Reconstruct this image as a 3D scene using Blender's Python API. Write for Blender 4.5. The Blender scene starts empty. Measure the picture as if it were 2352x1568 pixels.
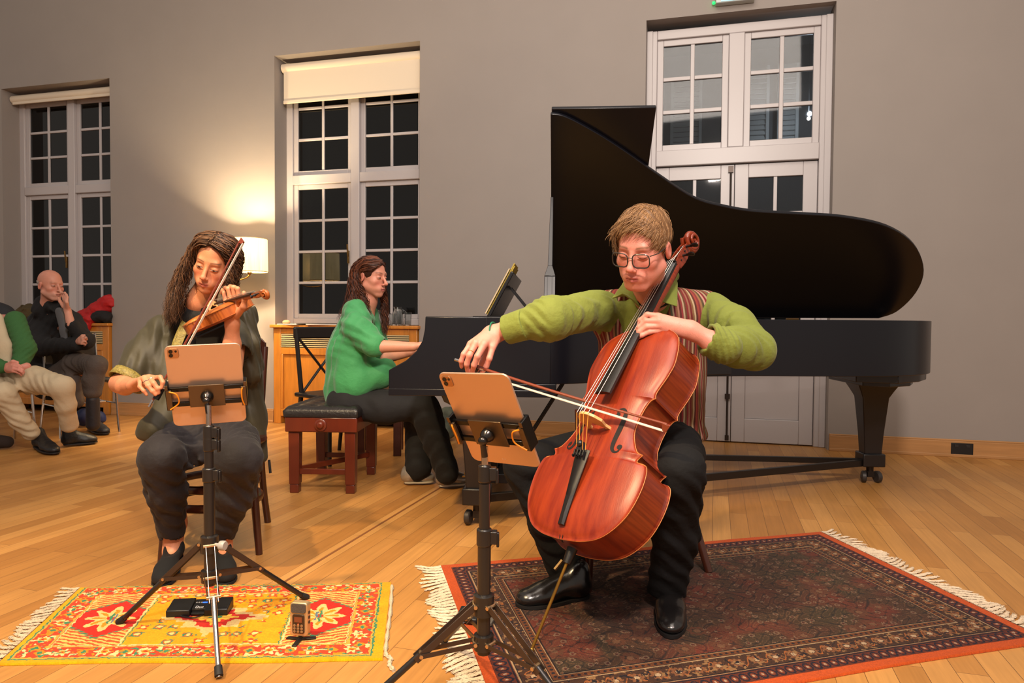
import bpy, math, random
import numpy as np
from mathutils import Matrix, Vector
random.seed(7); rng = np.random.default_rng(11)
scene = bpy.context.scene; COL = scene.collection
pi = math.pi
def R_(d): return math.radians(d)

# ------------------------------------------------------------------ camera
CF = 1568.0; CH = 0.98
_th, _ro = R_(1.68), R_(0.4)
_f = np.array([0, math.cos(_th), -math.sin(_th)]); _u0 = np.array([0, math.sin(_th), math.cos(_th)]); _r0 = np.array([1.0, 0, 0])
_r = _r0*math.cos(_ro) + _u0*math.sin(_ro); _u = -_r0*math.sin(_ro) + _u0*math.cos(_ro)
cam_data = bpy.data.cameras.new('camera'); cam = bpy.data.objects.new('camera', cam_data); COL.objects.link(cam)
cam_data.sensor_width = 36; cam_data.lens = CF/2352*36; cam_data.clip_start = 0.05
cam.matrix_world = Matrix(((_r[0], _u[0], -_f[0], 0), (_r[1], _u[1], -_f[1], 0), (_r[2], _u[2], -_f[2], CH), (0, 0, 0, 1)))
scene.camera = cam
def at(px, py, Y):
    """the point of the room seen at a photo pixel, Y metres ahead of the camera"""
    r = _f + _r*(px-1176)/CF + _u*(784-py)/CF
    return np.array([0, 0, CH]) + r*(Y/r[1])
def on_floor(px, py, z=0.0):
    r = _f + _r*(px-1176)/CF + _u*(784-py)/CF
    return np.array([0, 0, CH]) + r*((z-CH)/r[2])

# ------------------------------------------------------------------ world, light, exposure
W = bpy.data.worlds.new('world'); scene.world = W; W.use_nodes = True
W.node_tree.nodes['Background'].inputs[0].default_value = (1.0, 0.86, 0.74, 1)
W.node_tree.nodes['Background'].inputs[1].default_value = 0.42
def lamp(name, kind, loc, target, power, color, size=0.2, **kw):
    L = bpy.data.lights.new(name, kind); L.energy = power; L.color = color
    if kind == 'AREA': L.size = size
    else: L.shadow_soft_size = size
    for k, v in kw.items(): setattr(L, k, v)
    o = bpy.data.objects.new(name, L); COL.objects.link(o); o.location = loc
    d = Vector(target)-Vector(loc); o.rotation_euler = d.to_track_quat('-Z', 'Y').to_euler(); return o
lamp('ceiling_light', 'AREA', (0.2, 1.6, 4.9), (0.4, 3.6, 0), 165, (1.0, 0.86, 0.74), 3.2)
lamp('ceiling_light', 'AREA', (0.3, -0.8, 3.72), (-0.5, 5.5, 1.9), 205, (1.0, 0.86, 0.76), 0.5)
lamp('stage_spot', 'SPOT', (-1.75, 0.55, 3.7), (-0.95, 2.15, 0.1), 680, (1.0, 0.73, 0.40), 0.07, spot_size=R_(58), spot_blend=0.6)
lamp('stage_spot', 'SPOT', (1.7, -0.6, 3.9), (0.35, 2.4, 0.6), 130, (1.0, 0.72, 0.66), 0.09, spot_size=R_(50), spot_blend=0.7)
lamp('stage_spot', 'SPOT', (-1.9, -0.4, 3.9), (0.05, 2.5, 0.8), 125, (1.0, 0.74, 0.50), 0.09, spot_size=R_(40), spot_blend=0.7)
vs = scene.view_settings; vs.view_transform = 'Standard'; vs.look = 'None'; vs.exposure = 0.0; vs.gamma = 1.0; vs.use_curve_mapping = False
# ------------------------------------------------------------------ materials
def srgb(r, g=None, b=None):
    if g is None: r, g, b = r
    f = lambda c: (c/255/12.92) if c/255 <= 0.04045 else ((c/255+0.055)/1.055)**2.4
    return (f(r), f(g), f(b), 1)
def mat(name, col, rough=0.5, metal=0.0, bump=0.0, bscale=60, spec=0.5, coat=0.0, var=0.0, vscale=8, emit=None, estr=0, sheen=0.0, stretch=None, trans=0.0):
    m = bpy.data.materials.new(name); m.use_nodes = True; nt = m.node_tree; b = nt.nodes['Principled BSDF']
    c = srgb(col); b.inputs['Base Color'].default_value = c
    b.inputs['Roughness'].default_value = rough; b.inputs['Metallic'].default_value = metal
    b.inputs['Specular IOR Level'].default_value = spec; b.inputs['Coat Weight'].default_value = coat; b.inputs['Coat Roughness'].default_value = 0.15
    b.inputs['Sheen Weight'].default_value = sheen; b.inputs['Transmission Weight'].default_value = trans
    if emit: b.inputs['Emission Color'].default_value = srgb(emit); b.inputs['Emission Strength'].default_value = estr
    tc = nt.nodes.new('ShaderNodeTexCoord'); src = tc.outputs['Object']
    if stretch:
        mp = nt.nodes.new('ShaderNodeMapping'); mp.inputs['Scale'].default_value = stretch; nt.links.new(src, mp.inputs[0]); src = mp.outputs[0]
    if var:
        n = nt.nodes.new('ShaderNodeTexNoise'); n.inputs['Scale'].default_value = vscale; n.inputs['Detail'].default_value = 5; nt.links.new(src, n.inputs['Vector'])
        r = nt.nodes.new('ShaderNodeValToRGB'); r.color_ramp.elements[0].position = 0.3; r.color_ramp.elements[1].position = 0.7
        r.color_ramp.elements[0].color = tuple(min(1, x*(1-var)) for x in c[:3])+(1,); r.color_ramp.elements[1].color = tuple(min(1, x*(1+var)) for x in c[:3])+(1,)
        nt.links.new(n.outputs[0], r.inputs[0]); nt.links.new(r.outputs[0], b.inputs['Base Color'])
    if bump:
        n = nt.nodes.new('ShaderNodeTexNoise'); n.inputs['Scale'].default_value = bscale; n.inputs['Detail'].default_value = 4; nt.links.new(src, n.inputs['Vector'])
        bp = nt.nodes.new('ShaderNodeBump'); bp.inputs['Strength'].default_value = bump; bp.inputs['Distance'].default_value = 0.01
        nt.links.new(n.outputs[0], bp.inputs['Height']); nt.links.new(bp.outputs[0], b.inputs['Normal'])
    return m
def attr_mat(name, attr='Col', rough=0.6, bump=0.0, bscale=80, spec=0.4, sheen=0.0, sss=0.0, var=0.0, coat=0.0):
    """base colour from a colour attribute painted on the mesh, with a little noise"""
    m = bpy.data.materials.new(name); m.use_nodes = True; nt = m.node_tree; b = nt.nodes['Principled BSDF']
    a = nt.nodes.new('ShaderNodeVertexColor'); a.layer_name = attr
    b.inputs['Roughness'].default_value = rough; b.inputs['Specular IOR Level'].default_value = spec; b.inputs['Sheen Weight'].default_value = sheen
    b.inputs['Coat Weight'].default_value = coat
    if sss:
        b.inputs['Subsurface Weight'].default_value = sss; b.inputs['Subsurface Radius'].default_value = (0.012, 0.004, 0.002); b.inputs['Subsurface Scale'].default_value = 1
    out = a.outputs['Color']; tc = nt.nodes.new('ShaderNodeTexCoord')
    if var:
        n = nt.nodes.new('ShaderNodeTexNoise'); n.inputs['Scale'].default_value = bscale; n.inputs['Detail'].default_value = 4; nt.links.new(tc.outputs['Object'], n.inputs['Vector'])
        mr = nt.nodes.new('ShaderNodeMapRange'); mr.inputs[1].default_value = 0.3; mr.inputs[2].default_value = 0.7; mr.inputs[3].default_value = 1-var; mr.inputs[4].default_value = 1+var
        nt.links.new(n.outputs[0], mr.inputs[0])
        v = nt.nodes.new('ShaderNodeVectorMath'); v.operation = 'SCALE'; nt.links.new(out, v.inputs[0]); nt.links.new(mr.outputs[0], v.inputs['Scale']); out = v.outputs[0]
    nt.links.new(out, b.inputs['Base Color'])
    if bump:
        n = nt.nodes.new('ShaderNodeTexNoise'); n.inputs['Scale'].default_value = bscale; n.inputs['Detail'].default_value = 4; nt.links.new(tc.outputs['Object'], n.inputs['Vector'])
        bp = nt.nodes.new('ShaderNodeBump'); bp.inputs['Strength'].default_value = bump; bp.inputs['Distance'].default_value = 0.005
        nt.links.new(n.outputs[0], bp.inputs['Height']); nt.links.new(bp.outputs[0], b.inputs['Normal'])
    return m

# ------------------------------------------------------------------ mesh helpers
class MB:
    """collects boxes, bars, tubes and lathes into ONE mesh"""
    def __init__(s): s.v = []; s.f = []
    def add(s, vs, fs):
        o = len(s.v); s.v += [tuple(map(float, p)) for p in vs]; s.f += [tuple(i+o for i in f) for f in fs]; return s
    def box(s, lo, hi, M=None):
        x0, y0, z0 = lo; x1, y1, z1 = hi
        v = [(x0,y0,z0),(x1,y0,z0),(x1,y1,z0),(x0,y1,z0),(x0,y0,z1),(x1,y0,z1),(x1,y1,z1),(x0,y1,z1)]
        if M is not None: v = [M @ Vector(p) for p in v]
        return s.add(v, [(0,3,2,1),(4,5,6,7),(0,1,5,4),(1,2,6,5),(2,3,7,6),(3,0,4,7)])
    def bar(s, a, b, w, h=None, up=(0,0,1), w2=None, h2=None):
        """rectangular bar from a to b, w wide, h thick along up"""
        h = w if h is None else h; w2 = w if w2 is None else w2; h2 = h if h2 is None else h2
        a = np.array(a, float); b = np.array(b, float); d = b-a; d /= np.linalg.norm(d); up = np.array(up, float)
        if abs(d@up) > 0.98*np.linalg.norm(up): up = np.array((0,1.0,0)) if abs(d[1]) < 0.9 else np.array((1.0,0,0))
        sd = np.cross(d, up); sd /= np.linalg.norm(sd); u = np.cross(sd, d)
        v = []
        for p, ww, hh in ((a,w,h),(b,w2,h2)):
            for i, j in ((-1,-1),(1,-1),(1,1),(-1,1)): v.append(p+sd*ww/2*i+u*hh/2*j)
        return s.add(v, [(3,2,1,0),(4,5,6,7),(0,1,5,4),(1,2,6,5),(2,3,7,6),(3,0,4,7)])
    def tube(s, pts, r, n=12, cap=True, flat=1.0, up=None):
        pts = [np.array(p, float) for p in pts]; k = len(pts)
        rs = list(r) if hasattr(r, '__len__') else [r]*k
        T = [pts[min(i+1,k-1)]-pts[max(i-1,0)] for i in range(k)]; T = [t/(np.linalg.norm(t)+1e-12) for t in T]
        ref = np.array(up, float) if up is not None else (np.array((0,0,1.0)) if abs(T[0][2]) < 0.9 else np.array((1.0,0,0)))
        x = np.cross(T[0], ref); x /= np.linalg.norm(x); V = []
        for i in range(k):
            if up is not None: x = np.cross(T[i], ref)
            x = x - T[i]*(x@T[i]); x /= np.linalg.norm(x)+1e-12; y = np.cross(T[i], x)
            for j in range(n):
                a = 2*pi*j/n; V.append(pts[i]+rs[i]*(math.cos(a)*x+math.sin(a)*y*flat))
        F = [(i*n+j, i*n+(j+1)%n, (i+1)*n+(j+1)%n, (i+1)*n+j) for i in range(k-1) for j in range(n)]
        if cap: F += [tuple(range(n-1,-1,-1)), tuple((k-1)*n+j for j in range(n))]
        return s.add(V, F)
    def lathe(s, prof, n=24, o=(0,0,0), axis=None, sx=1, sy=1):
        """profile [(radius, height)] turned about z (or about axis) at o"""
        V = []; k = len(prof)
        for r, h in prof:
            for j in range(n): a = 2*pi*j/n; V.append((r*math.cos(a)*sx, r*math.sin(a)*sy, h))
        F = [(i*n+j, i*n+(j+1)%n, (i+1)*n+(j+1)%n, (i+1)*n+j) for i in range(k-1) for j in range(n)]
        F += [tuple(range(n-1,-1,-1)), tuple((k-1)*n+j for j in range(n))]
        q = Vector(axis).to_track_quat('Z','Y').to_matrix() if axis is not None else Matrix.Identity(3)
        V = [q @ Vector(p) + Vector(o) for p in V]
        return s.add(V, F)
    def prism(s, pts, z0, z1, axis='z'):
        """closed outline extruded; pts are 2-D"""
        n = len(pts)
        def P(p, h): return {'z': (p[0],p[1],h), 'y': (p[0],h,p[1]), 'x': (h,p[0],p[1])}[axis]
        V = [P(p, z0) for p in pts]+[P(p, z1) for p in pts]
        F = [tuple(range(n-1,-1,-1)), tuple(range(n,2*n))]+[(i,(i+1)%n,n+(i+1)%n,n+i) for i in range(n)]
        return s.add(V, F)
    def ball(s, c, r, n=12, m=8):
        rr = (r,r,r) if not hasattr(r,'__len__') else r
        prof = [(math.sin(pi*i/m), -math.cos(pi*i/m)) for i in range(1,m)]
        V = [(c[0]+rr[0]*p*math.cos(2*pi*j/n), c[1]+rr[1]*p*math.sin(2*pi*j/n), c[2]+rr[2]*h) for p,h in prof for j in range(n)]
        k = m-1; F = [(i*n+j, i*n+(j+1)%n, (i+1)*n+(j+1)%n, (i+1)*n+j) for i in range(k-1) for j in range(n)]
        V += [(c[0],c[1],c[2]-rr[2]),(c[0],c[1],c[2]+rr[2])]
        F += [((j+1)%n, j, k*n) for j in range(n)]+[((k-1)*n+j,(k-1)*n+(j+1)%n,k*n+1) for j in range(n)]
        return s.add(V, F)
    def xf(s, M): s.v = [tuple(M @ Vector(p)) for p in s.v]; return s
    def build(s, name, m=None, parent=None, smooth=True, bevel=0.0, seg=2, ang=35):
        me = bpy.data.meshes.new(name); me.from_pydata(s.v, [], s.f); me.validate(); me.update()
        return finish(name, me, m, parent, smooth, bevel, seg, ang)
def finish(name, me, m=None, parent=None, smooth=True, bevel=0.0, seg=2, ang=35):
    o = bpy.data.objects.new(name, me); COL.objects.link(o)
    if m:
        for x in (m if isinstance(m, (list, tuple)) else [m]): me.materials.append(x)
    if smooth:
        me.polygons.foreach_set('use_smooth', [True]*len(me.polygons))
        if ang < 180: me.set_sharp_from_angle(angle=R_(ang))
    if bevel:
        b = o.modifiers.new('bevel', 'BEVEL'); b.width = bevel; b.segments = seg; b.limit_method = 'ANGLE'; b.angle_limit = R_(40); b.harden_normals = False
    if parent: o.parent = parent
    return o
def fast_mesh(name, V, F, m=None, parent=None, cols=None, colname='Col', smooth=True, domain='POINT', ang=180):
    """numpy verts, (n,4) or (n,3) faces, optional colours"""
    V = np.asarray(V, np.float32); F = np.asarray(F, np.int32)
    me = bpy.data.meshes.new(name); me.vertices.add(len(V)); me.vertices.foreach_set('co', V.ravel())
    k = F.shape[1]; me.loops.add(F.size); me.loops.foreach_set('vertex_index', F.ravel())
    me.polygons.add(len(F)); me.polygons.foreach_set('loop_start', np.arange(0, F.size, k, dtype=np.int32)); me.polygons.foreach_set('loop_total', np.full(len(F), k, np.int32))
    me.update(calc_edges=True)
    if cols is not None:
        a = me.color_attributes.new(colname, 'FLOAT_COLOR' if domain == 'POINT' else 'BYTE_COLOR', domain)
        c = np.concatenate([np.asarray(cols, np.float32)[:, :3], np.ones((len(cols), 1), np.float32)], 1)
        if domain == 'CORNER': c = np.repeat(c, k, 0)
        a.data.foreach_set('color', c.ravel())
    return finish(name, me, m, parent, smooth, ang=ang)
def tag(o, label=None, cat=None, group=None, kind=None):
    if label: o['label'] = label
    if cat: o['category'] = cat
    if group: o['group'] = group
    if kind: o['kind'] = kind
    return o
def empty(name, loc=(0,0,0), rz=0, label=None, cat=None, group=None, M=None):
    o = bpy.data.objects.new(name, None); COL.objects.link(o); o.empty_display_size = 0.1
    if M is not None: o.matrix_world = M
    else: o.location = loc; o.rotation_euler = (0,0,rz)
    return tag(o, label, cat, group)
def frameM(o, x, y, z):
    return Matrix(((x[0],y[0],z[0],o[0]),(x[1],y[1],z[1],o[1]),(x[2],y[2],z[2],o[2]),(0,0,0,1)))
def copy_tree(o, parent=None):
    c = o.copy(); COL.objects.link(c); c.parent = parent
    for ch in list(o.children): copy_tree(ch, c)
    return c
def catmull(P, n=8, closed=False):
    P = [np.array(p, float) for p in P]; out = []; k = len(P)
    rngk = range(k) if closed else range(k-1)
    for i in rngk:
        if closed: a,b,c,d = P[(i-1)%k],P[i],P[(i+1)%k],P[(i+2)%k]
        else: a,b,c,d = P[max(i-1,0)],P[i],P[i+1],P[min(i+2,k-1)]
        for j in range(n):
            t = j/n; out.append(0.5*((2*b)+(-a+c)*t+(2*a-5*b+4*c-d)*t*t+(-a+3*b-3*c+d)*t**3))
    if not closed: out.append(P[-1])
    return out
# ------------------------------------------------------------------ the room
M_wall = mat('greige_paint', (147,139,133), 0.75, bump=0.05, bscale=250, var=0.02, vscale=3)
M_white = mat('white_gloss_paint', (184,178,178), 0.35, bump=0.03, bscale=40)
M_pane = mat('night_window_glass', (5,6,7), 0.04, spec=0.45)
WA = R_(14.6); wd = np.array([math.cos(WA), -math.sin(WA), 0]); wn = np.array([math.sin(WA), math.cos(WA), 0]); W0 = 5.72
WM = frameM(wn*W0, wd, wn, (0,0,1))       # local x along the wall, y into the wall, z up
OPEN = [(-7.12,-5.715,0.0,3.41), (-3.82,-2.352,0.0,3.46), (-0.378,1.045,0.0,3.435)]
b = MB(); TH = 0.42; ZT = 5.2
xs = [-10.0]+[v for o in OPEN for v in o[:2]]+[5.5]
for i in range(0, len(xs), 2): b.box((xs[i],0,0),(xs[i+1],TH,ZT))
for o in OPEN: b.box((o[0],0,o[3]),(o[1],TH,ZT))
w = b.build('wall_back', M_wall, smooth=False); w.matrix_world = WM; tag(w, kind='structure')
# floor: narrow maple strips running square to the wall
def floor_mat():
    m = bpy.data.materials.new('maple_strip_floor'); m.use_nodes = True; nt = m.node_tree; N = nt.nodes; Lk = nt.links; bs = N['Principled BSDF']
    tc = N.new('ShaderNodeTexCoord'); mp = N.new('ShaderNodeMapping'); mp.inputs['Rotation'].default_value = (0,0,pi/2+WA+R_(2)); Lk.new(tc.outputs['Object'], mp.inputs[0])
    br = N.new('ShaderNodeTexBrick'); br.inputs['Scale'].default_value = 1; br.inputs['Brick Width'].default_value = 0.92; br.inputs['Row Height'].default_value = 0.083
    br.inputs['Mortar Size'].default_value = 0.0011; br.inputs['Mortar Smooth'].default_value = 0.2; br.offset = 0.37; br.offset_frequency = 2; br.squash = 1.0
    br.inputs['Color1'].default_value = (0,0,0,1); br.inputs['Color2'].default_value = (1,1,1,1); br.inputs['Mortar'].default_value = (0.5,0.5,0.5,1); br.inputs['Bias'].default_value = 0
    Lk.new(mp.outputs[0], br.inputs['Vector'])
    ramp = N.new('ShaderNodeValToRGB'); e = ramp.color_ramp.elements
    e[0].color = srgb(162,110,54); e[1].color = srgb(190,138,76); el = ramp.color_ramp.elements.new(0.5); el.color = srgb(177,124,64)
    Lk.new(br.outputs['Color'], ramp.inputs[0])
    gm = N.new('ShaderNodeMapping'); gm.inputs['Scale'].default_value = (2.0, 40, 1); Lk.new(mp.outputs[0], gm.inputs[0])
    gn = N.new('ShaderNodeTexNoise'); gn.inputs['Scale'].default_value = 1.6; gn.inputs['Detail'].default_value = 7; gn.inputs['Roughness'].default_value = 0.65; Lk.new(gm.outputs[0], gn.inputs['Vector'])
    gr = N.new('ShaderNodeMapRange'); gr.inputs[1].default_value = 0.3; gr.inputs[2].default_value = 0.7; gr.inputs[3].default_value = 0.86; gr.inputs[4].default_value = 1.1; Lk.new(gn.outputs[0], gr.inputs[0])
    pn = N.new('ShaderNodeTexNoise'); pn.inputs['Scale'].default_value = 2.3; pn.inputs['Detail'].default_value = 3; Lk.new(mp.outputs[0], pn.inputs['Vector'])
    pr = N.new('ShaderNodeMapRange'); pr.inputs[1].default_value = 0.3; pr.inputs[2].default_value = 0.7; pr.inputs[3].default_value = 0.9; pr.inputs[4].default_value = 1.06; Lk.new(pn.outputs[0], pr.inputs[0])
    mu = N.new('ShaderNodeMath'); mu.operation = 'MULTIPLY'; Lk.new(gr.outputs[0], mu.inputs[0]); Lk.new(pr.outputs[0], mu.inputs[1])
    sc = N.new('ShaderNodeVectorMath'); sc.operation = 'SCALE'; Lk.new(ramp.outputs[0], sc.inputs[0]); Lk.new(mu.outputs[0], sc.inputs['Scale'])
    mx = N.new('ShaderNodeMix'); mx.data_type = 'RGBA'; Lk.new(br.outputs['Fac'], mx.inputs[0]); Lk.new(sc.outputs[0], mx.inputs[6]); mx.inputs[7].default_value = srgb(112,76,42)
    Lk.new(mx.outputs[2], bs.inputs['Base Color']); bs.inputs['Roughness'].default_value = 0.34; bs.inputs['Specular IOR Level'].default_value = 0.4
    rr = N.new('ShaderNodeMapRange'); rr.inputs[3].default_value = 0.30; rr.inputs[4].default_value = 0.46; Lk.new(pn.outputs[0], rr.inputs[0]); Lk.new(rr.outputs[0], bs.inputs['Roughness'])
    return m
b = MB().box((-11,-3,-0.1),(8,9.5,0)); fl = b.build('floor', floor_mat(), smooth=False); tag(fl, kind='structure')
sl = MB()   # dark movement joint between the boards
p0, p1 = on_floor(640,1344), on_floor(1170,1024)
sl.bar((p0[0],p0[1],0.0004),(p1[0],p1[1],0.0004),0.012,0.001)
tag(sl.build('trim_5', mat('dark_joint', (120,72,34), 0.6), smooth=False), kind='structure')
# skirting
M_oak = mat('pale_oak', (176,128,78), 0.45, bump=0.05, bscale=30, var=0.12, vscale=3, stretch=(1,1,14))
M_oakc = mat('honey_oak', (192,122,42), 0.4, bump=0.04, bscale=30, var=0.14, vscale=4, stretch=(8,8,1), coat=0.15)
def skirt(n, s0, s1):
    b = MB().box((s0,-0.022,0.0),(s1,-0.0005,0.118)).box((s0,-0.016,0.118),(s1,-0.0005,0.13)).box((s0,-0.028,0.0),(s1,-0.0225,0.022))
    o = b.build('baseboard_%s' % n, M_oak, bevel=0.003); o.matrix_world = WM; tag(o, kind='structure')
skirt('far_left', -10.0, -7.12); skirt('left', -5.715, -3.83); skirt('middle', -2.34, -0.385); skirt('right', 1.055, 5.5)
for n, x0, x1 in (('door_left', -0.378, -0.40), ('door_right', 1.045, 1.055)): pass
# casement windows
def casement(n, s0, s1, zb, zt, yb, zmid, rows_top, rows_bot, wide=0.075):
    root = empty('window_%d' % n, M=WM); tag(root, kind='structure')
    fr = MB(); xm = (s0+s1)/2; y0, y1 = yb, yb+0.09
    def bx(a, c, e, f, d0=0.0, d1=0.0): fr.box((a, y0+d0, e), (c, y1+d1, f))
    bx(s0, s0+wide, zb, zt); bx(s1-wide, s1, zb, zt); bx(s0+wide, s1-wide, zt-0.07, zt); bx(s0+wide, s1-wide, zb, zb+0.06)
    bx(xm-0.045, xm+0.045, zb+0.06, zt-0.07, -0.012, 0); bx(s0+wide, xm-0.045, zmid-0.045, zmid+0.045, -0.008); bx(xm+0.045, s1-wide, zmid-0.045, zmid+0.045, -0.008)
    o = fr.build('window_frame', M_white, root, bevel=0.006)
    for (a, c) in ((s0+wide, xm-0.045), (xm+0.045, s1-wide)):
        for (e, f, rows) in ((zmid+0.045, zt-0.07, rows_top), (zb+0.06, zmid-0.045, rows_bot)):
            sb = MB(); w = 0.045; ys, ye = yb+0.022, yb+0.062
            sb.box((a,ys,e),(a+w,ye,f)); sb.box((c-w,ys,e),(c,ye,f)); sb.box((a+w,ys,e),(c-w,ye,e+w)); sb.box((a+w,ys,f-w),(c-w,ye,f))
            xc = (a+c)/2; g = 0.013; sb.box((xc-g,ys+0.006,e+w),(xc+g,ye-0.004,f-w))
            for k in range(1, rows):
                z = e+w+(f-e-2*w)*k/rows
                sb.box((a+w,ys+0.006,z-g),(xc-g,ye-0.004,z+g)); sb.box((xc+g,ys+0.006,z-g),(c-w,ye-0.004,z+g))
            sh = sb.build('sash', M_white, root, bevel=0.004)
            MB().box((a+w-0.004,yb+0.04,e+w-0.004),(c-w+0.004,yb+0.045,f-w+0.004)).build('pane', M_pane, sh, smooth=False)
    hb = MB().box((xm-0.07,yb-0.03,1.52),(xm-0.055,yb-0.011,1.64)).bar((xm-0.062,yb-0.03,1.58),(xm-0.062,yb-0.045,1.70),0.012)
    hb.build('window_handle', mat('brass_fitting', (120,92,50), 0.35, 0.9), root, bevel=0.002)
    return root
casement(1, -7.13, -5.70, 0.937, 3.38, 0.2, 2.36, 3, 4)
casement(2, -3.83, -2.34, 0.937, 3.44, 0.2, 2.335, 3, 4)
# added dark slabs behind the windows, blocking the ambient world background
for n, (s0, s1, zb) in enumerate(((-7.14,-5.69,0.94), (-3.84,-2.33,0.94))):
    o = MB().box((s0,0.30,0),(s1,0.40,3.5)).build('window_blocker', mat('night_dark', (6,6,7), 0.9), smooth=False); o.matrix_world = WM; tag(o, kind='structure')
# roller blinds
M_blind = mat('cream_blind', (222,208,186), 0.7, bump=0.05, bscale=200)
def blind(s0, s1, zt, zb, label):
    r = empty('roller_blind', M=WM, label=label, cat='blind')
    MB().tube([(s0+0.012,0.12,zt-0.045),(s1-0.012,0.12,zt-0.045)], 0.042, 20).build('roller', M_blind, r)
    MB().box((s0+0.03,0.100,zb+0.03),(s1-0.03,0.103,zt-0.05)).build('cloth', M_blind, r, smooth=False)
    MB().box((s0+0.028,0.093,zb),(s1-0.028,0.110,zb+0.032)).build('bottom_bar', M_blind, r, bevel=0.004)
blind(-3.815, -2.355, 3.425, 3.04, 'cream roller blind drawn part way down the middle window')
blind(-7.115, -5.72, 3.375, 3.27, 'cream roller blind rolled right up above the left window')
# double door with fanlight
def door(s0, s1):
    root = empty('door_1', M=WM); tag(root, kind='structure')
    yb = 0.105; fr = MB(); wide = 0.085; zt = 3.385; xm = (s0+s1)/2
    def bx(a, c, e, f, d0=0, d1=0.1): fr.box((a, yb+d0, e), (c, yb+d1, f))
    bx(s0, s0+wide, 0, zt); bx(s1-wide, s1, 0, zt); bx(s0, s0+0.05, 0, zt, -0.012, 0); bx(s1-0.05, s1, 0, zt, -0.012, 0)
    bx(s0+wide, s1-wide, zt-0.075, zt); bx(s0+wide, s1-wide, 2.27, 2.40, -0.01); bx(xm-0.06, xm+0.06, 2.40, zt-0.075, -0.004)
    fr.build('door_frame', M_white, root, bevel=0.006)
    M_see = mat('door_glass', (190,200,210), 0.03, trans=1.0)
    for (a, c) in ((s0+wide, xm-0.06), (xm+0.06, s1-wide)):
        e, f = 2.40, zt-0.075; w = 0.05; sb = MB(); ys, ye = yb+0.02, yb+0.06; xc = (a+c)/2; g = 0.016
        sb.box((a,ys,e),(a+w,ye,f)); sb.box((c-w,ys,e),(c,ye,f)); sb.box((a+w,ys,e),(c-w,ye,e+w)); sb.box((a+w,ys,f-w),(c-w,ye,f)); sb.box((xc-g,ys+0.005,e+w),(xc+g,ye-0.004,f-w))
        for k in (1, 2):
            z = e+w+(f-e-2*w)*k/3; sb.box((a+w,ys+0.005,z-g),(xc-g,ye-0.004,z+g)); sb.box((xc+g,ys+0.005,z-g),(c-w,ye-0.004,z+g))
        sh = sb.build('fanlight', M_white, root, bevel=0.004)
        MB().box((a+w-0.004,yb+0.038,e+w-0.004),(c-w+0.004,yb+0.043,f-w+0.004)).build('pane', M_see, sh, smooth=False)
    for (a, c, sg) in ((s0+wide+0.003, xm-0.002, -1), (xm+0.002, s1-wide-0.003, 1)):
        e, f = 0.008, 2.265; ys, ye = yb+0.025, yb+0.07; lf = MB(); st = 0.105
        lf.box((a,ys,e),(a+st,ye,f)); lf.box((c-st,ys,e),(c,ye,f)); lf.box((a+st,ys,f-0.11),(c-st,ye,f)); lf.box((a+st,ys,0.86),(c-st,ye,0.98)); lf.box((a+st,ys,e),(c-st,ye,0.20))
        lf.box((a+st,ys+0.014,0.2),(c-st,ye-0.01,0.86)); xc = (a+c)/2; lf.box((xc-0.014,ys+0.006,0.98),(xc+0.014,ye-0.006,f-0.11))
        for k in (1,2,3):
            z = 0.98+(f-0.11-0.98)*k/4; lf.box((a+st,ys+0.006,z-0.014),(xc-0.014,ye-0.006,z+0.014)); lf.box((xc+0.014,ys+0.006,z-0.014),(c-st,ye-0.006,z+0.014))
        sh = lf.build('door_leaf', M_white, root, bevel=0.004)
        MB().box((a+st-0.004,yb+0.045,0.976),(c-st+0.004,yb+0.05,f-0.106)).build('pane', M_see, sh, smooth=False)
    M_bolt = mat('iron_bolt', (70,62,58), 0.4, 0.8)
    bo = MB().tube([(xm-0.03,yb+0.012,0.05),(xm-0.03,yb+0.012,2.24)],0.008,8); bo.box((xm-0.05,yb+0.004,2.2),(xm-0.01,yb+0.0255,2.25)).box((xm-0.05,yb+0.004,0.36),(xm-0.01,yb+0.0255,0.40)).box((xm-0.045,yb+0.004,0.02),(xm-0.015,yb+0.0255,0.06)).ball((xm-0.03,yb+0.0,1.15),0.016)
    bo.build('espagnolette_bolt', M_bolt, root)
door(-0.378, 1.045)
# lobby seen dimly through the door glass: shuttered white panels, a small bulb
M_lob = mat('lobby_paint', (74,76,78), 0.8); M_lobw = mat('lobby_shutter', (176,178,176), 0.6)
o = MB().box((-0.9,1.8,-0.05),(1.6,1.9,3.9)).box((-0.9,0.43,-0.05),(-0.8,1.8,3.9)).box((1.5,0.43,-0.05),(1.6,1.8,3.9)).box((-0.9,0.43,3.8),(1.6,1.9,3.9)).build('wall_lobby', M_lob, smooth=False); o.matrix_world = WM; tag(o, kind='structure')
for k, (a, c, e, f) in enumerate(((-0.52,-0.33,2.75,3.5), (-0.2,0.06,2.8,3.5), (0.42,0.72,2.72,3.6), (0.86,1.0,2.75,3.6))):
    b = MB(); z = e
    while z < f: b.bar(((a),1.74,z),((c),1.74,z),0.012,0.05,up=(0,0.5,1)); z += 0.052
    b.box((a-0.03,1.72,e-0.06),(a,1.79,f)).box((c,1.72,e-0.06),(c+0.03,1.79,f)).box((a,1.72,e-0.1),(c,1.79,e-0.05))
    o = b.build('louvre_shutter', M_lobw, smooth=False); o.matrix_world = WM
    tag(o, 'pale louvred shutter seen through the %s pane column of the glass above the door' % ('first','second','third','fourth')[k], 'shutter', 'louvred shutters beyond the door glass')
r = empty('light_bulb', M=WM, label='small bright bulb glowing behind the right-hand glass of the fanlight', cat='bulb')
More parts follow.
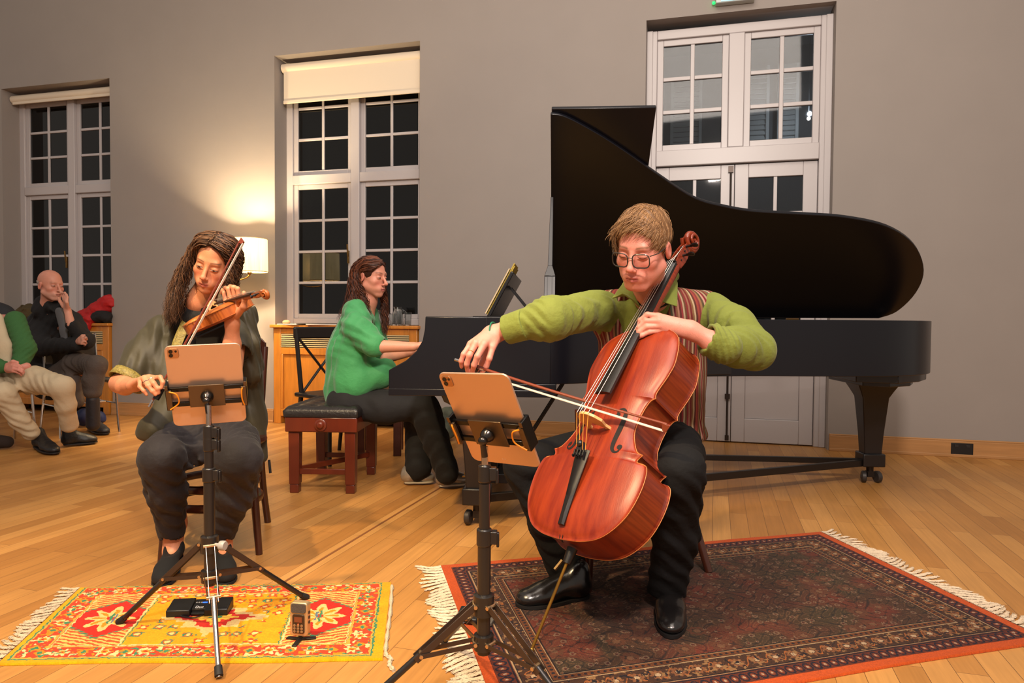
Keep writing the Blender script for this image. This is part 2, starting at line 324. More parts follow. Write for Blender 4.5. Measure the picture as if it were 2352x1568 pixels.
MB().ball((1.06,1.3,2.92),0.016,16,10).build('bulb', mat('lit_bulb', (255,240,220), 0.5, emit=(255,240,225), estr=20), r); MB().tube([(1.06,1.3,2.936),(1.06,1.3,3.8)],0.004,6).build('cord', M_lob, r)
lamp('lobby_lamp', 'POINT', tuple((wd*1.06+wn*(W0+1.25))+np.array([0,0,2.95])), (0,9,0), 7, (0.92,0.96,1.0), 0.02)
# emergency light above the door
r = empty('emergency_light', M=WM, label='lit emergency exit light above the double door, mostly cropped by the photo top', cat='exit sign')
MB().box((0.16,-0.07,3.485),(0.45,-0.001,3.67)).build('housing', mat('sign_housing', (190,200,200), 0.4), r, bevel=0.006)
MB().box((0.20,-0.074,3.492),(0.44,-0.0705,3.65)).build('diffuser', mat('lit_diffuser', (150,200,205), 0.4, emit=(150,215,225), estr=0.7), r, smooth=False)
MB().ball((0.145,-0.03,3.505),0.013).build('indicator_lamp', mat('green_led', (30,200,80), 0.4, emit=(30,220,90), estr=2.5), r)
# radiator covers in the window recesses
def radcover(s0, s1, label):
    r = empty('radiator_cover', M=WM, label=label, cat='radiator cover')
    y0 = -0.035
    b = MB(); zt = 0.905
    b.box((s0,y0,0.0),(s0+0.075,0.19,zt)); b.box((s1-0.075,y0,0.0),(s1,0.19,zt)); b.box((s0+0.075,y0,zt-0.055),(s1-0.075,y0+0.03,zt)); b.box((s0+0.075,y0,0.655),(s1-0.075,y0+0.03,0.72)); b.box((s0+0.075,y0,0.07),(s1-0.075,y0+0.03,0.14))
    b.box((s0+0.075,y0,0.14),(s0+0.10,y0+0.03,0.655)); b.box((s1-0.1,y0,0.14),(s1-0.075,y0+0.03,0.655))
    b.build('carcass', M_oakc, r, bevel=0.004)
    MB().box((s0+0.10,y0+0.014,0.14),(s1-0.10,y0+0.028,0.655)).build('panel', M_oakc, r, smooth=False)
    MB().box((s0-0.025,y0-0.03,zt+0.0005),(s1+0.02,0.195,zt+0.03)).build('top_board', M_oakc, r, bevel=0.006)
    g = MB(); z = 0.728
    while z < 0.845: g.box((s0+0.077,y0+0.004,z),(s1-0.077,y0+0.02,z+0.010)); z += 0.0185
    g.build('grille', mat('cream_grille', (205,186,140), 0.5), r, smooth=False)
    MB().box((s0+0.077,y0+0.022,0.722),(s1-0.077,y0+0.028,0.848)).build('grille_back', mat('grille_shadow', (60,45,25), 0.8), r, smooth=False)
radcover(-7.10, -5.725, 'oak radiator cover under the left window behind the seated audience')
radcover(-3.815, -2.36, 'honey oak radiator cover with a slatted grille under the middle window')
# power socket in the skirting
r = empty('power_socket', M=WM, label='small black double power socket in the skirting at right', cat='socket')
MB().box((1.885,-0.028,0.022),(2.03,-0.0225,0.105)).build('face_plate', mat('black_plastic', (22,20,20), 0.4), r, bevel=0.002)
for x in (1.92, 1.995): MB().box((x-0.012,-0.031,0.075),(x+0.012,-0.0282,0.093)).build('switch', mat('dark_switch', (40,38,38), 0.35), r, bevel=0.001)
# ------------------------------------------------------------------ grand piano
M_blk = mat('black_satin_lacquer', (12,13,20), 0.28, spec=0.45, bump=0.01, bscale=300, coat=0.0)
M_blk2 = mat('black_lacquer_edge', (20,19,22), 0.3, spec=0.5)
M_iron = mat('dark_steel', (48,42,38), 0.4, 0.7)
PA = R_(-4.0); PO = np.array([-0.56, 3.10, 0.0]); pe = np.array([math.cos(PA), math.sin(PA), 0]); pv = np.array([-math.sin(PA), math.cos(PA), 0])
PM = frameM(PO, pe, pv, (0,0,1))
piano = empty('grand_piano', M=PM, label='black concert grand piano with its lid propped open behind the cellist', cat='piano')
ZB, ZT_ = 0.70, 1.0
LIDO = [(0.72,0.0),(0.80,0.02),(0.96,0.12),(1.12,0.24),(1.28,0.37),(1.5,0.535),(1.68,0.60),(1.85,0.635),(2.1,0.655),(2.35,0.68),(2.6,0.75),(2.8,0.89),(2.94,1.10),(2.975,1.30),(2.93,1.48),(2.84,1.55)]
cv = [tuple(p) for p in catmull([(a,b_,0) for a,b_ in LIDO], 5)]
cv = [(p[0],p[1]) for p in cv]
def inset(pts, d):
    out = []; n = len(pts)
    for i in range(n):
        a = np.array(pts[i-1]); b_ = np.array(pts[i]); c = np.array(pts[(i+1)%n])
        t = (c-a); t = t/(np.linalg.norm(t)+1e-9); out.append(tuple(b_+np.array([-t[1], t[0]])*d))
    return out
rim_out = [(0.17,0.0),(0.45,0.0)]+[(p[0],p[1]) for p in cv]+[(0.17,1.55)]
rim = MB(); n = len(cv)
# bent side as a wall with thickness
inn = [(a+0.0, b_+0.0) for a, b_ in inset([(0.6,0.0)]+cv+[(2.7,1.55)], 0.045)][1:-1]
V = []
for (p, q) in zip(cv, inn):
    V += [(p[0],p[1],ZB),(p[0],p[1],ZT_),(q[0],q[1],ZT_),(q[0],q[1],ZB)]
F = [(i*4+j, (i+1)*4+j, (i+1)*4+(j+1)%4, i*4+(j+1)%4) for i in range(n-1) for j in range(4)]
rim.add(V, F)
rim.box((0.17,0.0,ZB),(0.735,0.045,ZT_)); rim.box((0.17,1.505,ZB),(2.86,1.55,ZT_))
rim.build('rim', M_blk, piano, ang=40, bevel=0.003)
# bottom frame beams, soundboard, plate inside
bot = [(0.45,0.05)]+[(p[0],p[1]) for p in inn]+[(0.45,1.5)]
MB().prism(bot, 0.86, 0.87).build('soundboard', mat('spruce_board', (150,100,50), 0.4), piano, smooth=False)
MB().prism([(a*0.98+0.02,b_*0.97+0.02) for a,b_ in bot], 0.90, 0.915).build('iron_plate', mat('gold_plate', (150,112,50), 0.35, 0.7), piano, smooth=False)
be = MB(); 
for (a, b_) in (((0.6,0.1),(2.6,1.1)),((0.6,0.8),(2.7,1.3)),((0.6,1.45),(2.7,1.45)),((1.3,0.5),(1.3,1.5))): be.bar((*a,0.755),(*b_,0.755),0.07,0.09)
be.build('underside_beam', M_blk2, piano, bevel=0.003)
# cheeks and keybed
ch = [(0.0,0.645),(0.0,0.755),(0.035,0.775),(0.08,0.80),(0.125,0.84),(0.155,0.89),(0.165,0.94),(0.168,1.0),(0.45,1.0),(0.45,0.645)]
for v0, v1 in ((0.0,0.055),(1.495,1.55)):
    MB().prism(ch, v0-0.001, v1, axis='y').build('cheek', M_blk, piano, bevel=0.004)
kb = MB(); kb.box((0.0,0.056,0.645),(0.45,1.494,0.70)); kb.box((0.0,-0.004,0.64),(0.76,1.553,0.672)); kb.box((0.45,-0.0015,0.672),(0.76,0.05,0.70))
kb.build('keybed', M_blk, piano, bevel=0.003)
MB().box((0.36,0.056,0.70),(0.40,1.494,0.99)).build('fallboard', M_blk, piano, bevel=0.003)
MB().box((0.40,0.05,0.985),(0.72,1.50,0.998)).build('desk_shelf', M_blk, piano, smooth=False)
wk = MB(); bkk = MB(); kw = 1.22/52; v0 = 0.165
for i in range(52):
    wk.box((0.10,v0+i*kw+0.0005,0.735),(0.25,v0+(i+1)*kw-0.0005,0.757))
    if i % 7 not in (1,4) and i < 51: bkk.box((0.155,v0+(i+1)*kw-0.0055,0.7575),(0.25,v0+(i+1)*kw+0.0055,0.769))
wk.build('white_keys', mat('ivory', (225,218,200), 0.3), piano, smooth=False); bkk.build('black_keys', M_blk2, piano, smooth=False)
MB().box((0.045,0.056,0.70),(0.095,1.494,0.748)).box((0.10,0.056,0.70),(0.36,0.16,0.765)).box((0.10,1.39,0.70),(0.36,1.494,0.765)).build('key_slip', M_blk, piano, bevel=0.003)
# moulding under the rim at the tail
MB().prism([(2.42,0.86),(2.62,0.80),(2.8,0.94),(2.93,1.12),(2.955,1.3),(2.92,1.5),(2.45,1.5)], 0.655, 0.70).prism([(2.5,0.96),(2.62,0.9),(2.78,1.0),(2.87,1.15),(2.88,1.3),(2.85,1.46),(2.5,1.46)], 0.625, 0.6545).build('leg_plate', M_blk2, piano, bevel=0.004)
# lid: hinge on the far side at v = 1.55
LA = R_(39.5); HZ = 1.008
def lidM(off=0.0):
    # local x = u, local y = distance from hinge, local z = thickness (upwards side)
    dy = np.array([0,-math.cos(LA),math.sin(LA)]); nz = np.array([0,math.sin(LA),math.cos(LA)])
    o = np.array([0,1.55,HZ])+nz*off
    return frameM(o, (1,0,0), dy, -nz)
lo = [(p[0], 1.55-p[1]) for p in cv]; lo = [(0.72,0.0)]+[(0.72,1.56)]+[(p[0],p[1]+0.012) for p in lo[1:]]
b = MB().prism(lo[::-1], -0.022, 0.0); 
lid = b.build('lid', M_blk, piano, bevel=0.004); lid.matrix_local = lidM()
lid2 = MB().box((0.725,0.0,-0.046),(1.235,1.575,-0.024)).build('front_lid_flap', M_blk, piano, bevel=0.004); lid2.matrix_local = lidM()
for x in (0.9,1.6,2.3): MB().tube([(x-0.04,1.558,1.006),(x+0.04,1.558,1.006)],0.008,8).build('hinge', mat('brass', (150,110,50), 0.3, 0.9), piano)
# lid prop: paddle-shaped stick from the treble rim up to the lid
a0 = at(1262,714,3.16); a1 = at(1263,636,3.22); a2 = at(1268,455,3.52)
iv = PM.inverted(); q = [iv @ Vector(p) for p in (a0,a1,a2)]
st = MB(); st.bar(q[0], q[1], 0.052, 0.02, up=(0,1,0)).bar(q[1], q[1]+(q[2]-q[1])*0.12, 0.052, 0.02, up=(0,1,0), w2=0.022).bar(q[1]+(q[2]-q[1])*0.12, q[2], 0.022, 0.018, up=(0,1,0), w2=0.014)
pr = st.build('lid_prop', mat('grey_black_lacquer', (30,30,34), 0.3), piano, bevel=0.002)
for dd in (-0.011, 0.011): MB().bar(q[0]+Vector((dd,-0.0115,0.02)), q[1]+Vector((dd,-0.0115,-0.0)), 0.003, 0.003).build('prop_groove', M_blk, pr, smooth=False)
# music desk with a tilted yellow-covered score
MM = Matrix.Translation((0.405,0,1.0)) @ Matrix.Rotation(R_(28), 4, 'Y')
MB().box((-0.006,0.42,0.0),(0.012,1.13,0.265)).xf(MM).build('music_desk', M_blk2, piano, bevel=0.004)
MB().bar((0.50,0.75,1.17),(0.64,0.75,1.0),0.03,0.012).bar((0.50,0.55,1.17),(0.64,0.55,1.0),0.02,0.01).box((0.33,0.42,0.9985),(0.66,1.13,1.006)).build('desk_prop', M_blk2, piano)
# legs with twin-wheel castors on a steel dolly
def pleg(u, v, flare=1.0, top=0.645):
    s = [(0.052,0.14),(0.05,0.16),(0.058,0.30),(0.070,0.44),(0.078,0.53),(0.10,0.575),(0.145*flare,0.605),(0.16*flare,top)]
    V = []; 
    for r, h in s:
        for (i, j) in ((-1,-1),(1,-1),(1,1),(-1,1)): V.append((u+i*r, v+j*r*0.85, h))
    F = [(k*4+j, k*4+(j+1)%4, (k+1)*4+(j+1)%4, (k+1)*4+j) for k in range(len(s)-1) for j in range(4)]+[(3,2,1,0),tuple(len(s)*4-4+j for j in range(4))]
    lg = MB().add(V, F); lg.box((u-0.066,v-0.062,0.105),(u+0.066,v+0.062,0.185))
    o = lg.build('leg', M_blk2, piano, bevel=0.006)
    c = MB(); c.lathe([(0.02,0.06),(0.022,0.105)],12,(u,v,0)); c.box((u-0.02,v-0.02,0.035),(u+0.02,v+0.02,0.07))
    c.build('castor_fork', M_iron, o)
    for sx in (-1, 1): MB().lathe([(0.0,-0.014),(0.030,-0.014),(0.036,-0.009),(0.036,0.009),(0.030,0.014),(0.012,0.014),(0.010,0.018)],24,(u+sx*0.041,v-0.012,0.037),(sx,0.25,0)).build('castor_wheel', mat('castor_rubber', (60,55,52), 0.45, 0.3), o)
pleg(2.70, 1.30, 0.8, 0.627); pleg(0.385, 0.20); pleg(0.385, 1.35)
dl = MB(); c0 = (1.35,0.95,0.125)
dl.bar((2.70,1.30,0.125),(0.385,0.20,0.125),0.03,0.04).bar((2.70,1.31,0.128),(0.385,1.35,0.128),0.03,0.034).bar((0.385,0.20,0.127),(0.385,1.35,0.127),0.03,0.036); dl.build('dolly_frame', M_iron, piano, bevel=0.003)
# pedal lyre
ly = MB(); ly.box((0.33,0.62,0.10),(0.50,0.92,0.15)); ly.bar((0.42,0.68,0.15),(0.42,0.66,0.64),0.035).bar((0.42,0.86,0.15),(0.42,0.88,0.64),0.035).bar((0.50,0.7,0.16),(0.80,0.7,0.645),0.015).bar((0.50,0.84,0.16),(0.80,0.84,0.645),0.015)
lyr = ly.build('pedal_lyre', M_blk2, piano, bevel=0.003)
for v in (0.70,0.77,0.84): MB().box((0.24,v-0.011,0.112),(0.33,v+0.011,0.12)).build('pedal', mat('brass_pedal', (170,130,60), 0.3, 0.9), lyr, bevel=0.003)
# the score on the desk
b = MB(); 
for k, (dz, th) in enumerate(((0.0,0.006),(0.0,0.006))): b.box((-0.014-0.007*k, 0.52+0.0*k, 0.01),(-0.0085-0.007*k,0.80,0.30+0.012*k))
o = b.xf(MM).build('sheet_music', mat('yellow_cover', (176,150,48), 0.6, var=0.05), None, smooth=False); o.matrix_world = PM
tag(o, 'yellow-covered music book standing on the piano desk', 'music book')
o = MB().box((-0.030,0.50,0.01),(-0.0235,0.82,0.275)).xf(MM).build('sheet_music', mat('cream_page', (200,178,140), 0.7), None, smooth=False); o.matrix_world = PM
tag(o, 'cream page edge of a score in front of the yellow book on the piano desk', 'music book')

# ------------------------------------------------------------------ piano bench, spare stool, cross-back chair
M_mah = mat('mahogany', (96,36,18), 0.3, var=0.18, vscale=5, stretch=(3,3,0.6), coat=0.2)
M_leather = mat('buttoned_black_leather', (30,26,26), 0.38, bump=0.25, bscale=60)
r = empty('piano_bench', (-1.06,4.10,0), R_(-2), 'mahogany piano bench with a buttoned black leather top, the pianist sitting on it', 'bench')
hx, hy = 0.205, 0.285
MB().box((-hx,-hy,0.35),(hx,hy,0.435)).build('frame', M_mah, r, bevel=0.006)
for sx in (-1,1):
    for sy in (-1,1):
        x, y = sx*(hx-0.045), sy*(hy-0.045); MB().bar((x,y,0.3495),(x,y,0.05),0.062,0.062,(0,1,0),0.056,0.056).bar((x,y,0.05),(x,y,0.0),0.05).build('leg', M_mah, r, bevel=0.004)
MB().bar((-0.16,-0.24,0.12),(0.16,-0.24,0.12),0.022,0.03).bar((-0.16,0.24,0.12),(0.16,0.24,0.12),0.022,0.03).bar((-0.16,-0.24,0.13),(0.16,0.24,0.13),0.022,0.03).build('stretcher', M_mah, r, bevel=0.002)
MB().lathe([(0.034,0),(0.034,0.008),(0.026,0.012),(0.022,0.012),(0.018,0.02),(0.012,0.024),(0.006,0.024)],24,(0.0,-hy-0.001,0.392),(0,-1,0)).build('knob', M_mah, r)
n = 40; xs_ = np.linspace(-hx-0.008,hx+0.008,n); ys_ = np.linspace(-hy-0.008,hy+0.008,56); X, Y = np.meshgrid(xs_, ys_, indexing='ij')
ed = np.minimum(1-np.abs(X)/(hx+0.008), 1-np.abs(Y)/(hy+0.008)*1.0); rise = 0.03*np.clip(1-(1-np.clip(ed*6,0,1))**2, 0, 1)
bt = np.zeros_like(X)
for i in range(4):
    for j in range(6):
        bx_, by_ = -0.15+0.1*i+(0.0 if j%2 else 0.0), -0.23+0.092*j; bt += -0.014*np.exp(-((X-bx_)**2+(Y-by_)**2)/0.0006)
Z = 0.47+rise+bt; V = np.stack([X,Y,Z],-1).reshape(-1,3).tolist(); m_ = len(ys_)
F = [(i*m_+j,(i+1)*m_+j,(i+1)*m_+j+1,i*m_+j+1) for i in range(n-1) for j in range(m_-1)]
b = MB().add(V, F)
ring = [i*m_ for i in range(n)]+[(n-1)*m_+j for j in range(1,m_)]+[i*m_+m_-1 for i in range(n-2,-1,-1)]+[j for j in range(m_-2,0,-1)]
base = len(b.v); b.v += [(b.v[i][0]*0.985,b.v[i][1]*0.985,0.4355) for i in ring]
b.f += [(ring[(k+1)%len(ring)],ring[k],base+k,base+(k+1)%len(ring)) for k in range(len(ring))]
b.build('cushion', M_leather, r, ang=60)
p = on_floor(868,1052)
r = empty('spare_stool', (-0.97,5.05,0), R_(6), 'second dark mahogany stool standing empty behind the piano bench', 'stool')
M_mahd = mat('dark_mahogany', (62,24,14), 0.35, var=0.15, vscale=5)
MB().box((-0.17,-0.17,0.36),(0.17,0.17,0.43)).build('frame', M_mahd, r, bevel=0.005); MB().box((-0.18,-0.18,0.4305),(0.18,0.18,0.48)).build('cushion', M_leather, r, bevel=0.015)
for sx in (-1,1):
    for sy in (-1,1): MB().bar((sx*0.13,sy*0.13,0.3595),(sx*0.13,sy*0.13,0.0),0.055).build('leg', M_mahd, r, bevel=0.004)
# cross-back chair (black) behind the bench
M_bchair = mat('black_painted_wood', (26,20,18), 0.4)
def crossback(loc, rz, label):
    r = empty('dining_chair', loc, rz, label, 'chair')
    MB().box((-0.21,-0.2,0.44),(0.21,0.21,0.47)).build('seat', M_bchair, r, bevel=0.01)
    for s in (-1,1):
        MB().tube([(s*0.20,0.20,0.92),(s*0.185,0.19,0.7),(s*0.175,0.17,0.47),(s*0.18,0.19,0.3),(s*0.19,0.25,0.0)],[0.015,0.016,0.017,0.016,0.014],10).build('leg', M_bchair, r)
        MB().tube([(s*0.17,-0.17,0.439),(s*0.18,-0.19,0.0)],[0.018,0.014],10).build('leg', M_bchair, r)
    MB().bar((-0.215,0.205,0.89),(0.215,0.205,0.89),0.022,0.085).build('top_rail', M_bchair, r, bevel=0.01)
    MB().tube([(-0.18,0.195,0.85),(0.03,0.19,0.6),(0.16,0.175,0.47)],0.010,8).tube([(0.18,0.195,0.85),(-0.03,0.205,0.6),(-0.16,0.175,0.47)],0.010,8).build('cross_brace', M_bchair, r)
    MB().tube([(-0.178,-0.18,0.25),(-0.18,0.2,0.25)],0.009,8).tube([(0.178,-0.18,0.25),(0.18,0.2,0.25)],0.009,8).tube([(-0.178,0.01,0.25),(0.178,0.01,0.25)],0.009,8).build('stretcher', M_bchair, r)
    return r
crossback((-1.24,4.82,0), R_(48), 'black cross-back chair behind the pianist, in front of the radiator cover')
# ------------------------------------------------------------------ tripod stands and tablets
M_tube = mat('black_powder_coat', (28,25,24), 0.32, spec=0.6); M_chrome = mat('chrome', (210,205,200), 0.15, 1.0); M_strut = mat('bronze_grey_steel', (72,60,52), 0.35, 0.6)
M_rivet = mat('brass_rivet', (200,170,130), 0.3, 0.9); M_rub = mat('rubber_foot', (22,20,20), 0.7)
def lerp(a, b_, t): return np.array(a)+(np.array(b_)-np.array(a))*t
def tripod(base, feet, zs, top, label, chrome_leg=None, knob=True, collars=(), hub=0.30, low=0.17):
    """base (x,y) of pole; feet floor points; pole top height"""
    bx_, by_ = base; r = empty('tripod_stand', (bx_,by_,0), 0, label, 'music stand', 'tripod tablet stands')
    L = lambda p: (p[0]-bx_, p[1]-by_, p[2])
    b = MB().tube([(0,0,low-0.03),(0,0,zs[0])],0.0165,20); b.build('lower_tube', M_tube, r)
    MB().tube([(0,0,zs[0]-0.02),(0,0,zs[1])],0.0135,20).build('middle_tube', M_tube, r)
    MB().tube([(0,0,zs[1]-0.02),(0,0,top-0.09)],0.0105,16).build('upper_tube', M_tube, r)
    MB().tube([(0,0,top-0.10),(0,0,top-0.012)],0.0085,14).build('spigot', M_chrome, r)
    for z, rr in collars:
        c = MB().lathe([(rr,-0.022),(rr+0.003,-0.02),(rr+0.003,0.02),(rr,0.022)],20,(0,0,z)).box((rr-0.002,-0.012,z-0.016),(rr+0.016,0.012,z+0.016)).box((rr+0.014,-0.008,z-0.024),(rr+0.021,0.008,z+0.012)).build('clamp', M_tube, r, bevel=0.002)
    MB().lathe([(0.018,hub-0.028),(0.026,hub-0.026),(0.026,hub+0.024),(0.018,hub+0.028)],16,(0,0,0)).build('hub', M_tube, r)
    MB().lathe([(0.018,low-0.02),(0.025,low-0.018),(0.025,low+0.018),(0.018,low+0.02)],16,(0,0,0)).build('lower_hub', M_tube, r)
    if knob: MB().tube([(0.02,-0.01,hub),(0.052,-0.018,hub)],[0.006,0.006],8).lathe([(0.014,0),(0.015,0.004),(0.015,0.014),(0.013,0.018)],16,(0.04,-0.016,hub),(1,-0.2,0)).build('clamp_knob', mat('grey_knob', (160,158,152), 0.4), r)
    for k, f in enumerate(feet):
        f = np.array(L((f[0],f[1],0.006))); d = f/np.linalg.norm(f[:2]); d[2] = 0
        a = d*0.024+np.array([0,0,hub]); m = lerp(a, f+np.array([0,0,0.0]), 0.45); sd = np.cross(d,(0,0,1.0))
        chrome = (k == chrome_leg)
        lg = MB(); lg.tube([m+(a-m)*0.05, f], 0.0085 if not chrome else 0.0075, 12)
        leg = lg.build('leg', M_chrome if chrome else M_tube, r)
        st = MB()
        for s in (-1,1):
            st.bar(a+sd*0.012*s, m+sd*0.012*s+(f-m)*0.02, 0.003, 0.017 if not chrome else 0.006)
        st.build('upper_strut', M_strut if not chrome else M_chrome, leg, bevel=0.001)
        c = d*0.024+np.array([0,0,low]); c2 = lerp(a, f, 0.42)
        b2 = MB()
        for s in (-1,1): b2.bar(c+sd*0.016*s, c2+sd*0.016*s, 0.0025, 0.011)
        b2.build('brace', M_strut, leg)
        for q_ in (a, c, c2): MB().tube([q_-sd*0.0195, q_+sd*0.0195], 0.0048, 10).build('rivet', M_rivet, leg)
        MB().tube([f-(f-m)/np.linalg.norm(f-m)*0.03, f+np.array([0,0,0.004])],[0.0105,0.0115],12).build('foot', M_rub, leg)
    return r
stL = tripod((-0.934,2.098), [on_floor(503,1560),on_floor(272,1436),on_floor(706,1379)], (0.50,0.63), 0.728,
    'black tripod stand holding the tablet in front of the violinist', chrome_leg=0, collars=((0.50,0.0165),(0.632,0.0135),(0.595,0.0135)), hub=0.285, low=0.185)
stR = tripod((-0.066,1.695), [(-0.40,1.62,0),(0.215,1.50,0),on_floor(1018,1478)], (0.44,0.575), 0.680,
    'black tripod stand holding the tablet in front of the cellist', knob=False, collars=((0.44,0.0165),(0.60,0.0135)), hub=0.27, low=0.175)
M_alu = mat('rose_aluminium', (206,172,146), 0.38, 0.7, bump=0.02, bscale=900); M_rail = mat('black_anodised', (16,15,15), 0.25, 0.5); M_gun = mat('gunmetal_plate', (96,80,62), 0.35, 0.8)
M_org = mat('orange_cord', (235,140,20), 0.5)
def rounded(w, h, r, n=6):
    pts = []
    for cx, cy, a0 in ((w/2-r,h/2-r,0),(-w/2+r,h/2-r,90),(-w/2+r,-h/2+r,180),(w/2-r,-h/2+r,270)):
        for i in range(n+1): a = R_(a0+90*i/n); pts.append((cx+r*math.cos(a), cy+r*math.sin(a)))
    return pts
def tablet(o, X, Y, Z, label, stand, pole, left):
    """X to the right of the photo, -Y is the back of the tablet facing us, Z up"""
    M = frameM(o, X, Y, Z); w, h = 0.2149, 0.2806
    r = empty('tablet_computer', M=M, label=label, cat='tablet', group='tablets on stands')
    MB().prism(rounded(w,h,0.018), 0.0, 0.0059, axis='y').build('body', M_alu, r, bevel=0.0012)
    MB().prism(rounded(w-0.014,h-0.014,0.011), 0.0060, 0.0066, axis='y').build('screen', mat('screen_glass', (30,30,32), 0.1, emit=(200,198,190), estr=0.35), r, smooth=False)
    c = MB().prism([(x-w/2+0.024,y+h/2-0.024) for x,y in rounded(0.031,0.031,0.008)], -0.0022, -0.0002, axis='y').build('camera_bump', mat('bump_alu', (176,128,88), 0.3, 0.7), r, bevel=0.0008)
    ln = MB()
    for dx, dz in ((-0.0065,0.0065),(-0.0065,-0.0065)): ln.lathe([(0.0058,0),(0.0058,0.0012),(0.0045,0.0014),(0.004,0.0006)],20,(-w/2+0.024+dx,-0.0023,h/2-0.024+dz),(0,-1,0))
    ln.lathe([(0.0035,0),(0.0035,0.0006)],14,(-w/2+0.0315,-0.0023,h/2-0.0175),(0,-1,0))
    ln.build('lens', mat('lens_glass', (22,14,12), 0.08, 0.2), c)
    b = MB()
    for k in (-1,0,1): b.ball((0.0+k*0.0045+0.0,-0.0002,-h/2+0.016),0.0011,8,6)
    b.build('connector_dots', mat('dot_metal', (225,200,175), 0.3, 0.8), r)
    # the holder belongs to the stand
    H = Matrix(stand.matrix_world.inverted()) if False else Matrix.Translation(Vector(stand.location)).inverted()
    cz = -0.028; g = MB()
    for dz in (0.026,-0.026): g.box((-w/2-0.004,-0.016,cz+dz-0.007),(w/2+0.004,-0.007,cz+dz+0.007))
    hd = g.xf(H @ M).build('holder_rail', M_rail, stand, bevel=0.001)
    MB().box((-0.051,-0.021,cz-0.036),(0.051,-0.0165,cz+0.040)).xf(H @ M).build('holder_plate', M_gun, stand, bevel=0.001)
    for s in (-1,1):
        c = MB().box((s*(w/2+0.0045)-0.0045,-0.022,cz-0.042),(s*(w/2+0.0045)+0.0045,0.014,cz+0.044)).box((min(s*(w/2-0.012),s*(w/2+0.009)),0.0085,cz-0.042),(max(s*(w/2-0.012),s*(w/2+0.009)),0.014,cz+0.044)).xf(H @ M).build('side_clamp', M_rail, stand, bevel=0.0015)
        MB().box((min(s*(w/2-0.0),s*(w/2+0.009)),-0.0235,cz+0.030),(max(s*(w/2),s*(w/2+0.009)),-0.0222,cz+0.046)).box((min(s*(w/2-0.008),s*(w/2+0.007)),-0.0235,cz-0.040),(max(s*(w/2-0.008),s*(w/2+0.007)),-0.0165,cz+0.028)).xf(H @ M).build('clamp_face', M_gun, c, bevel=0.0008)
        bulge = 0.022 if (s < 0) == left else 0.003
        pts = catmull([(s*(w/2-0.003),-0.0255,cz+0.026),(s*(w/2-0.003)-s*bulge*0.9,-0.029,cz+0.018),(s*(w/2-0.003)-s*bulge*1.1,-0.029,cz-0.012),(s*(w/2-0.001),-0.0255,cz-0.036)],6)
        MB().tube(pts, 0.0021, 8).xf(H @ M).build('elastic_cord', M_org, c)
    # ball head
    c0 = np.array(M @ Vector((0.0,-0.0215,cz))); pt = np.array([pole[0],pole[1],pole[2]])
    ax = np.array(M.to_3x3() @ Vector((0,-1,0)))
    b = MB().lathe([(0.017,0),(0.019,0.004),(0.017,0.012),(0.011,0.02)],18,tuple(c0),tuple(ax)).ball(tuple(c0+ax*0.026),0.0125,14,10).tube([c0+ax*0.028, pt-np.array([0,0,0.012])],[0.007,0.0085],12)
    b.xf(H).build('ball_head', mat('dark_chrome', (70,66,64), 0.2, 0.9), stand)
    return r
tablet((-0.9528,2.1286,0.7739), (0.9486,0.3136,0.0433), (-0.3046,0.8669,0.3947), (0.0862,-0.3876,0.9178), 'pinkish-gold tablet seen from behind on the stand before the violinist', stL, (-0.934,2.098,0.70), True)
tablet((-0.0563,1.7095,0.7311), (0.8227,-0.5677,0.0312), (0.4790,0.7215,0.5000), (-0.3063,-0.3964,0.8655), 'tilted pinkish-gold tablet on the stand before the cellist', stR, (-0.066,1.692,0.655), False)
# ------------------------------------------------------------------ cello and violin
def varnish(name, c1, c2, rough=0.22, flame=0.0):
    m = bpy.data.materials.new(name); m.use_nodes = True; nt = m.node_tree; N = nt.nodes; L = nt.links; b = N['Principled BSDF']
    tc = N.new('ShaderNodeTexCoord'); mp = N.new('ShaderNodeMapping'); mp.inputs['Scale'].default_value = (14,14,1.6) if not flame else (1.5,1.5,40); L.new(tc.outputs['Object'], mp.inputs[0])
    n = N.new('ShaderNodeTexNoise'); n.inputs['Scale'].default_value = 3.0; n.inputs['Detail'].default_value = 6; L.new(mp.outputs[0], n.inputs['Vector'])
    r = N.new('ShaderNodeValToRGB'); r.color_ramp.elements[0].position = 0.32; r.color_ramp.elements[1].position = 0.68; r.color_ramp.elements[0].color = srgb(c1); r.color_ramp.elements[1].color = srgb(c2)
    L.new(n.outputs[0], r.inputs[0]); L.new(r.outputs[0], b.inputs['Base Color'])
    b.inputs['Roughness'].default_value = rough; b.inputs['Coat Weight'].default_value = 0.35; b.inputs['Coat Roughness'].default_value = 0.32; b.inputs['Specular IOR Level'].default_value = 0.4
    n2 = N.new('ShaderNodeTexNoise'); n2.inputs['Scale'].default_value = 25; L.new(mp.outputs[0], n2.inputs['Vector'])
    bp = N.new('ShaderNodeBump'); bp.inputs['Strength'].default_value = 0.06; bp.inputs['Distance'].default_value = 0.01; L.new(n2.outputs[0], bp.inputs['Height']); L.new(bp.outputs[0], b.inputs['Normal'])
    return m
M_ebony = mat('ebony', (20,17,17), 0.35, spec=0.5); M_maplel = mat('bare_maple', (206,160,104), 0.45, var=0.1, vscale=30)
M_horse = mat('horsehair', (226,214,196), 0.55); M_string = mat('steel_string', (214,206,196), 0.3, 0.8); M_silk = mat('string_silk', (226,150,60), 0.5)
M_silver = mat('silver', (200,200,205), 0.2, 1.0)
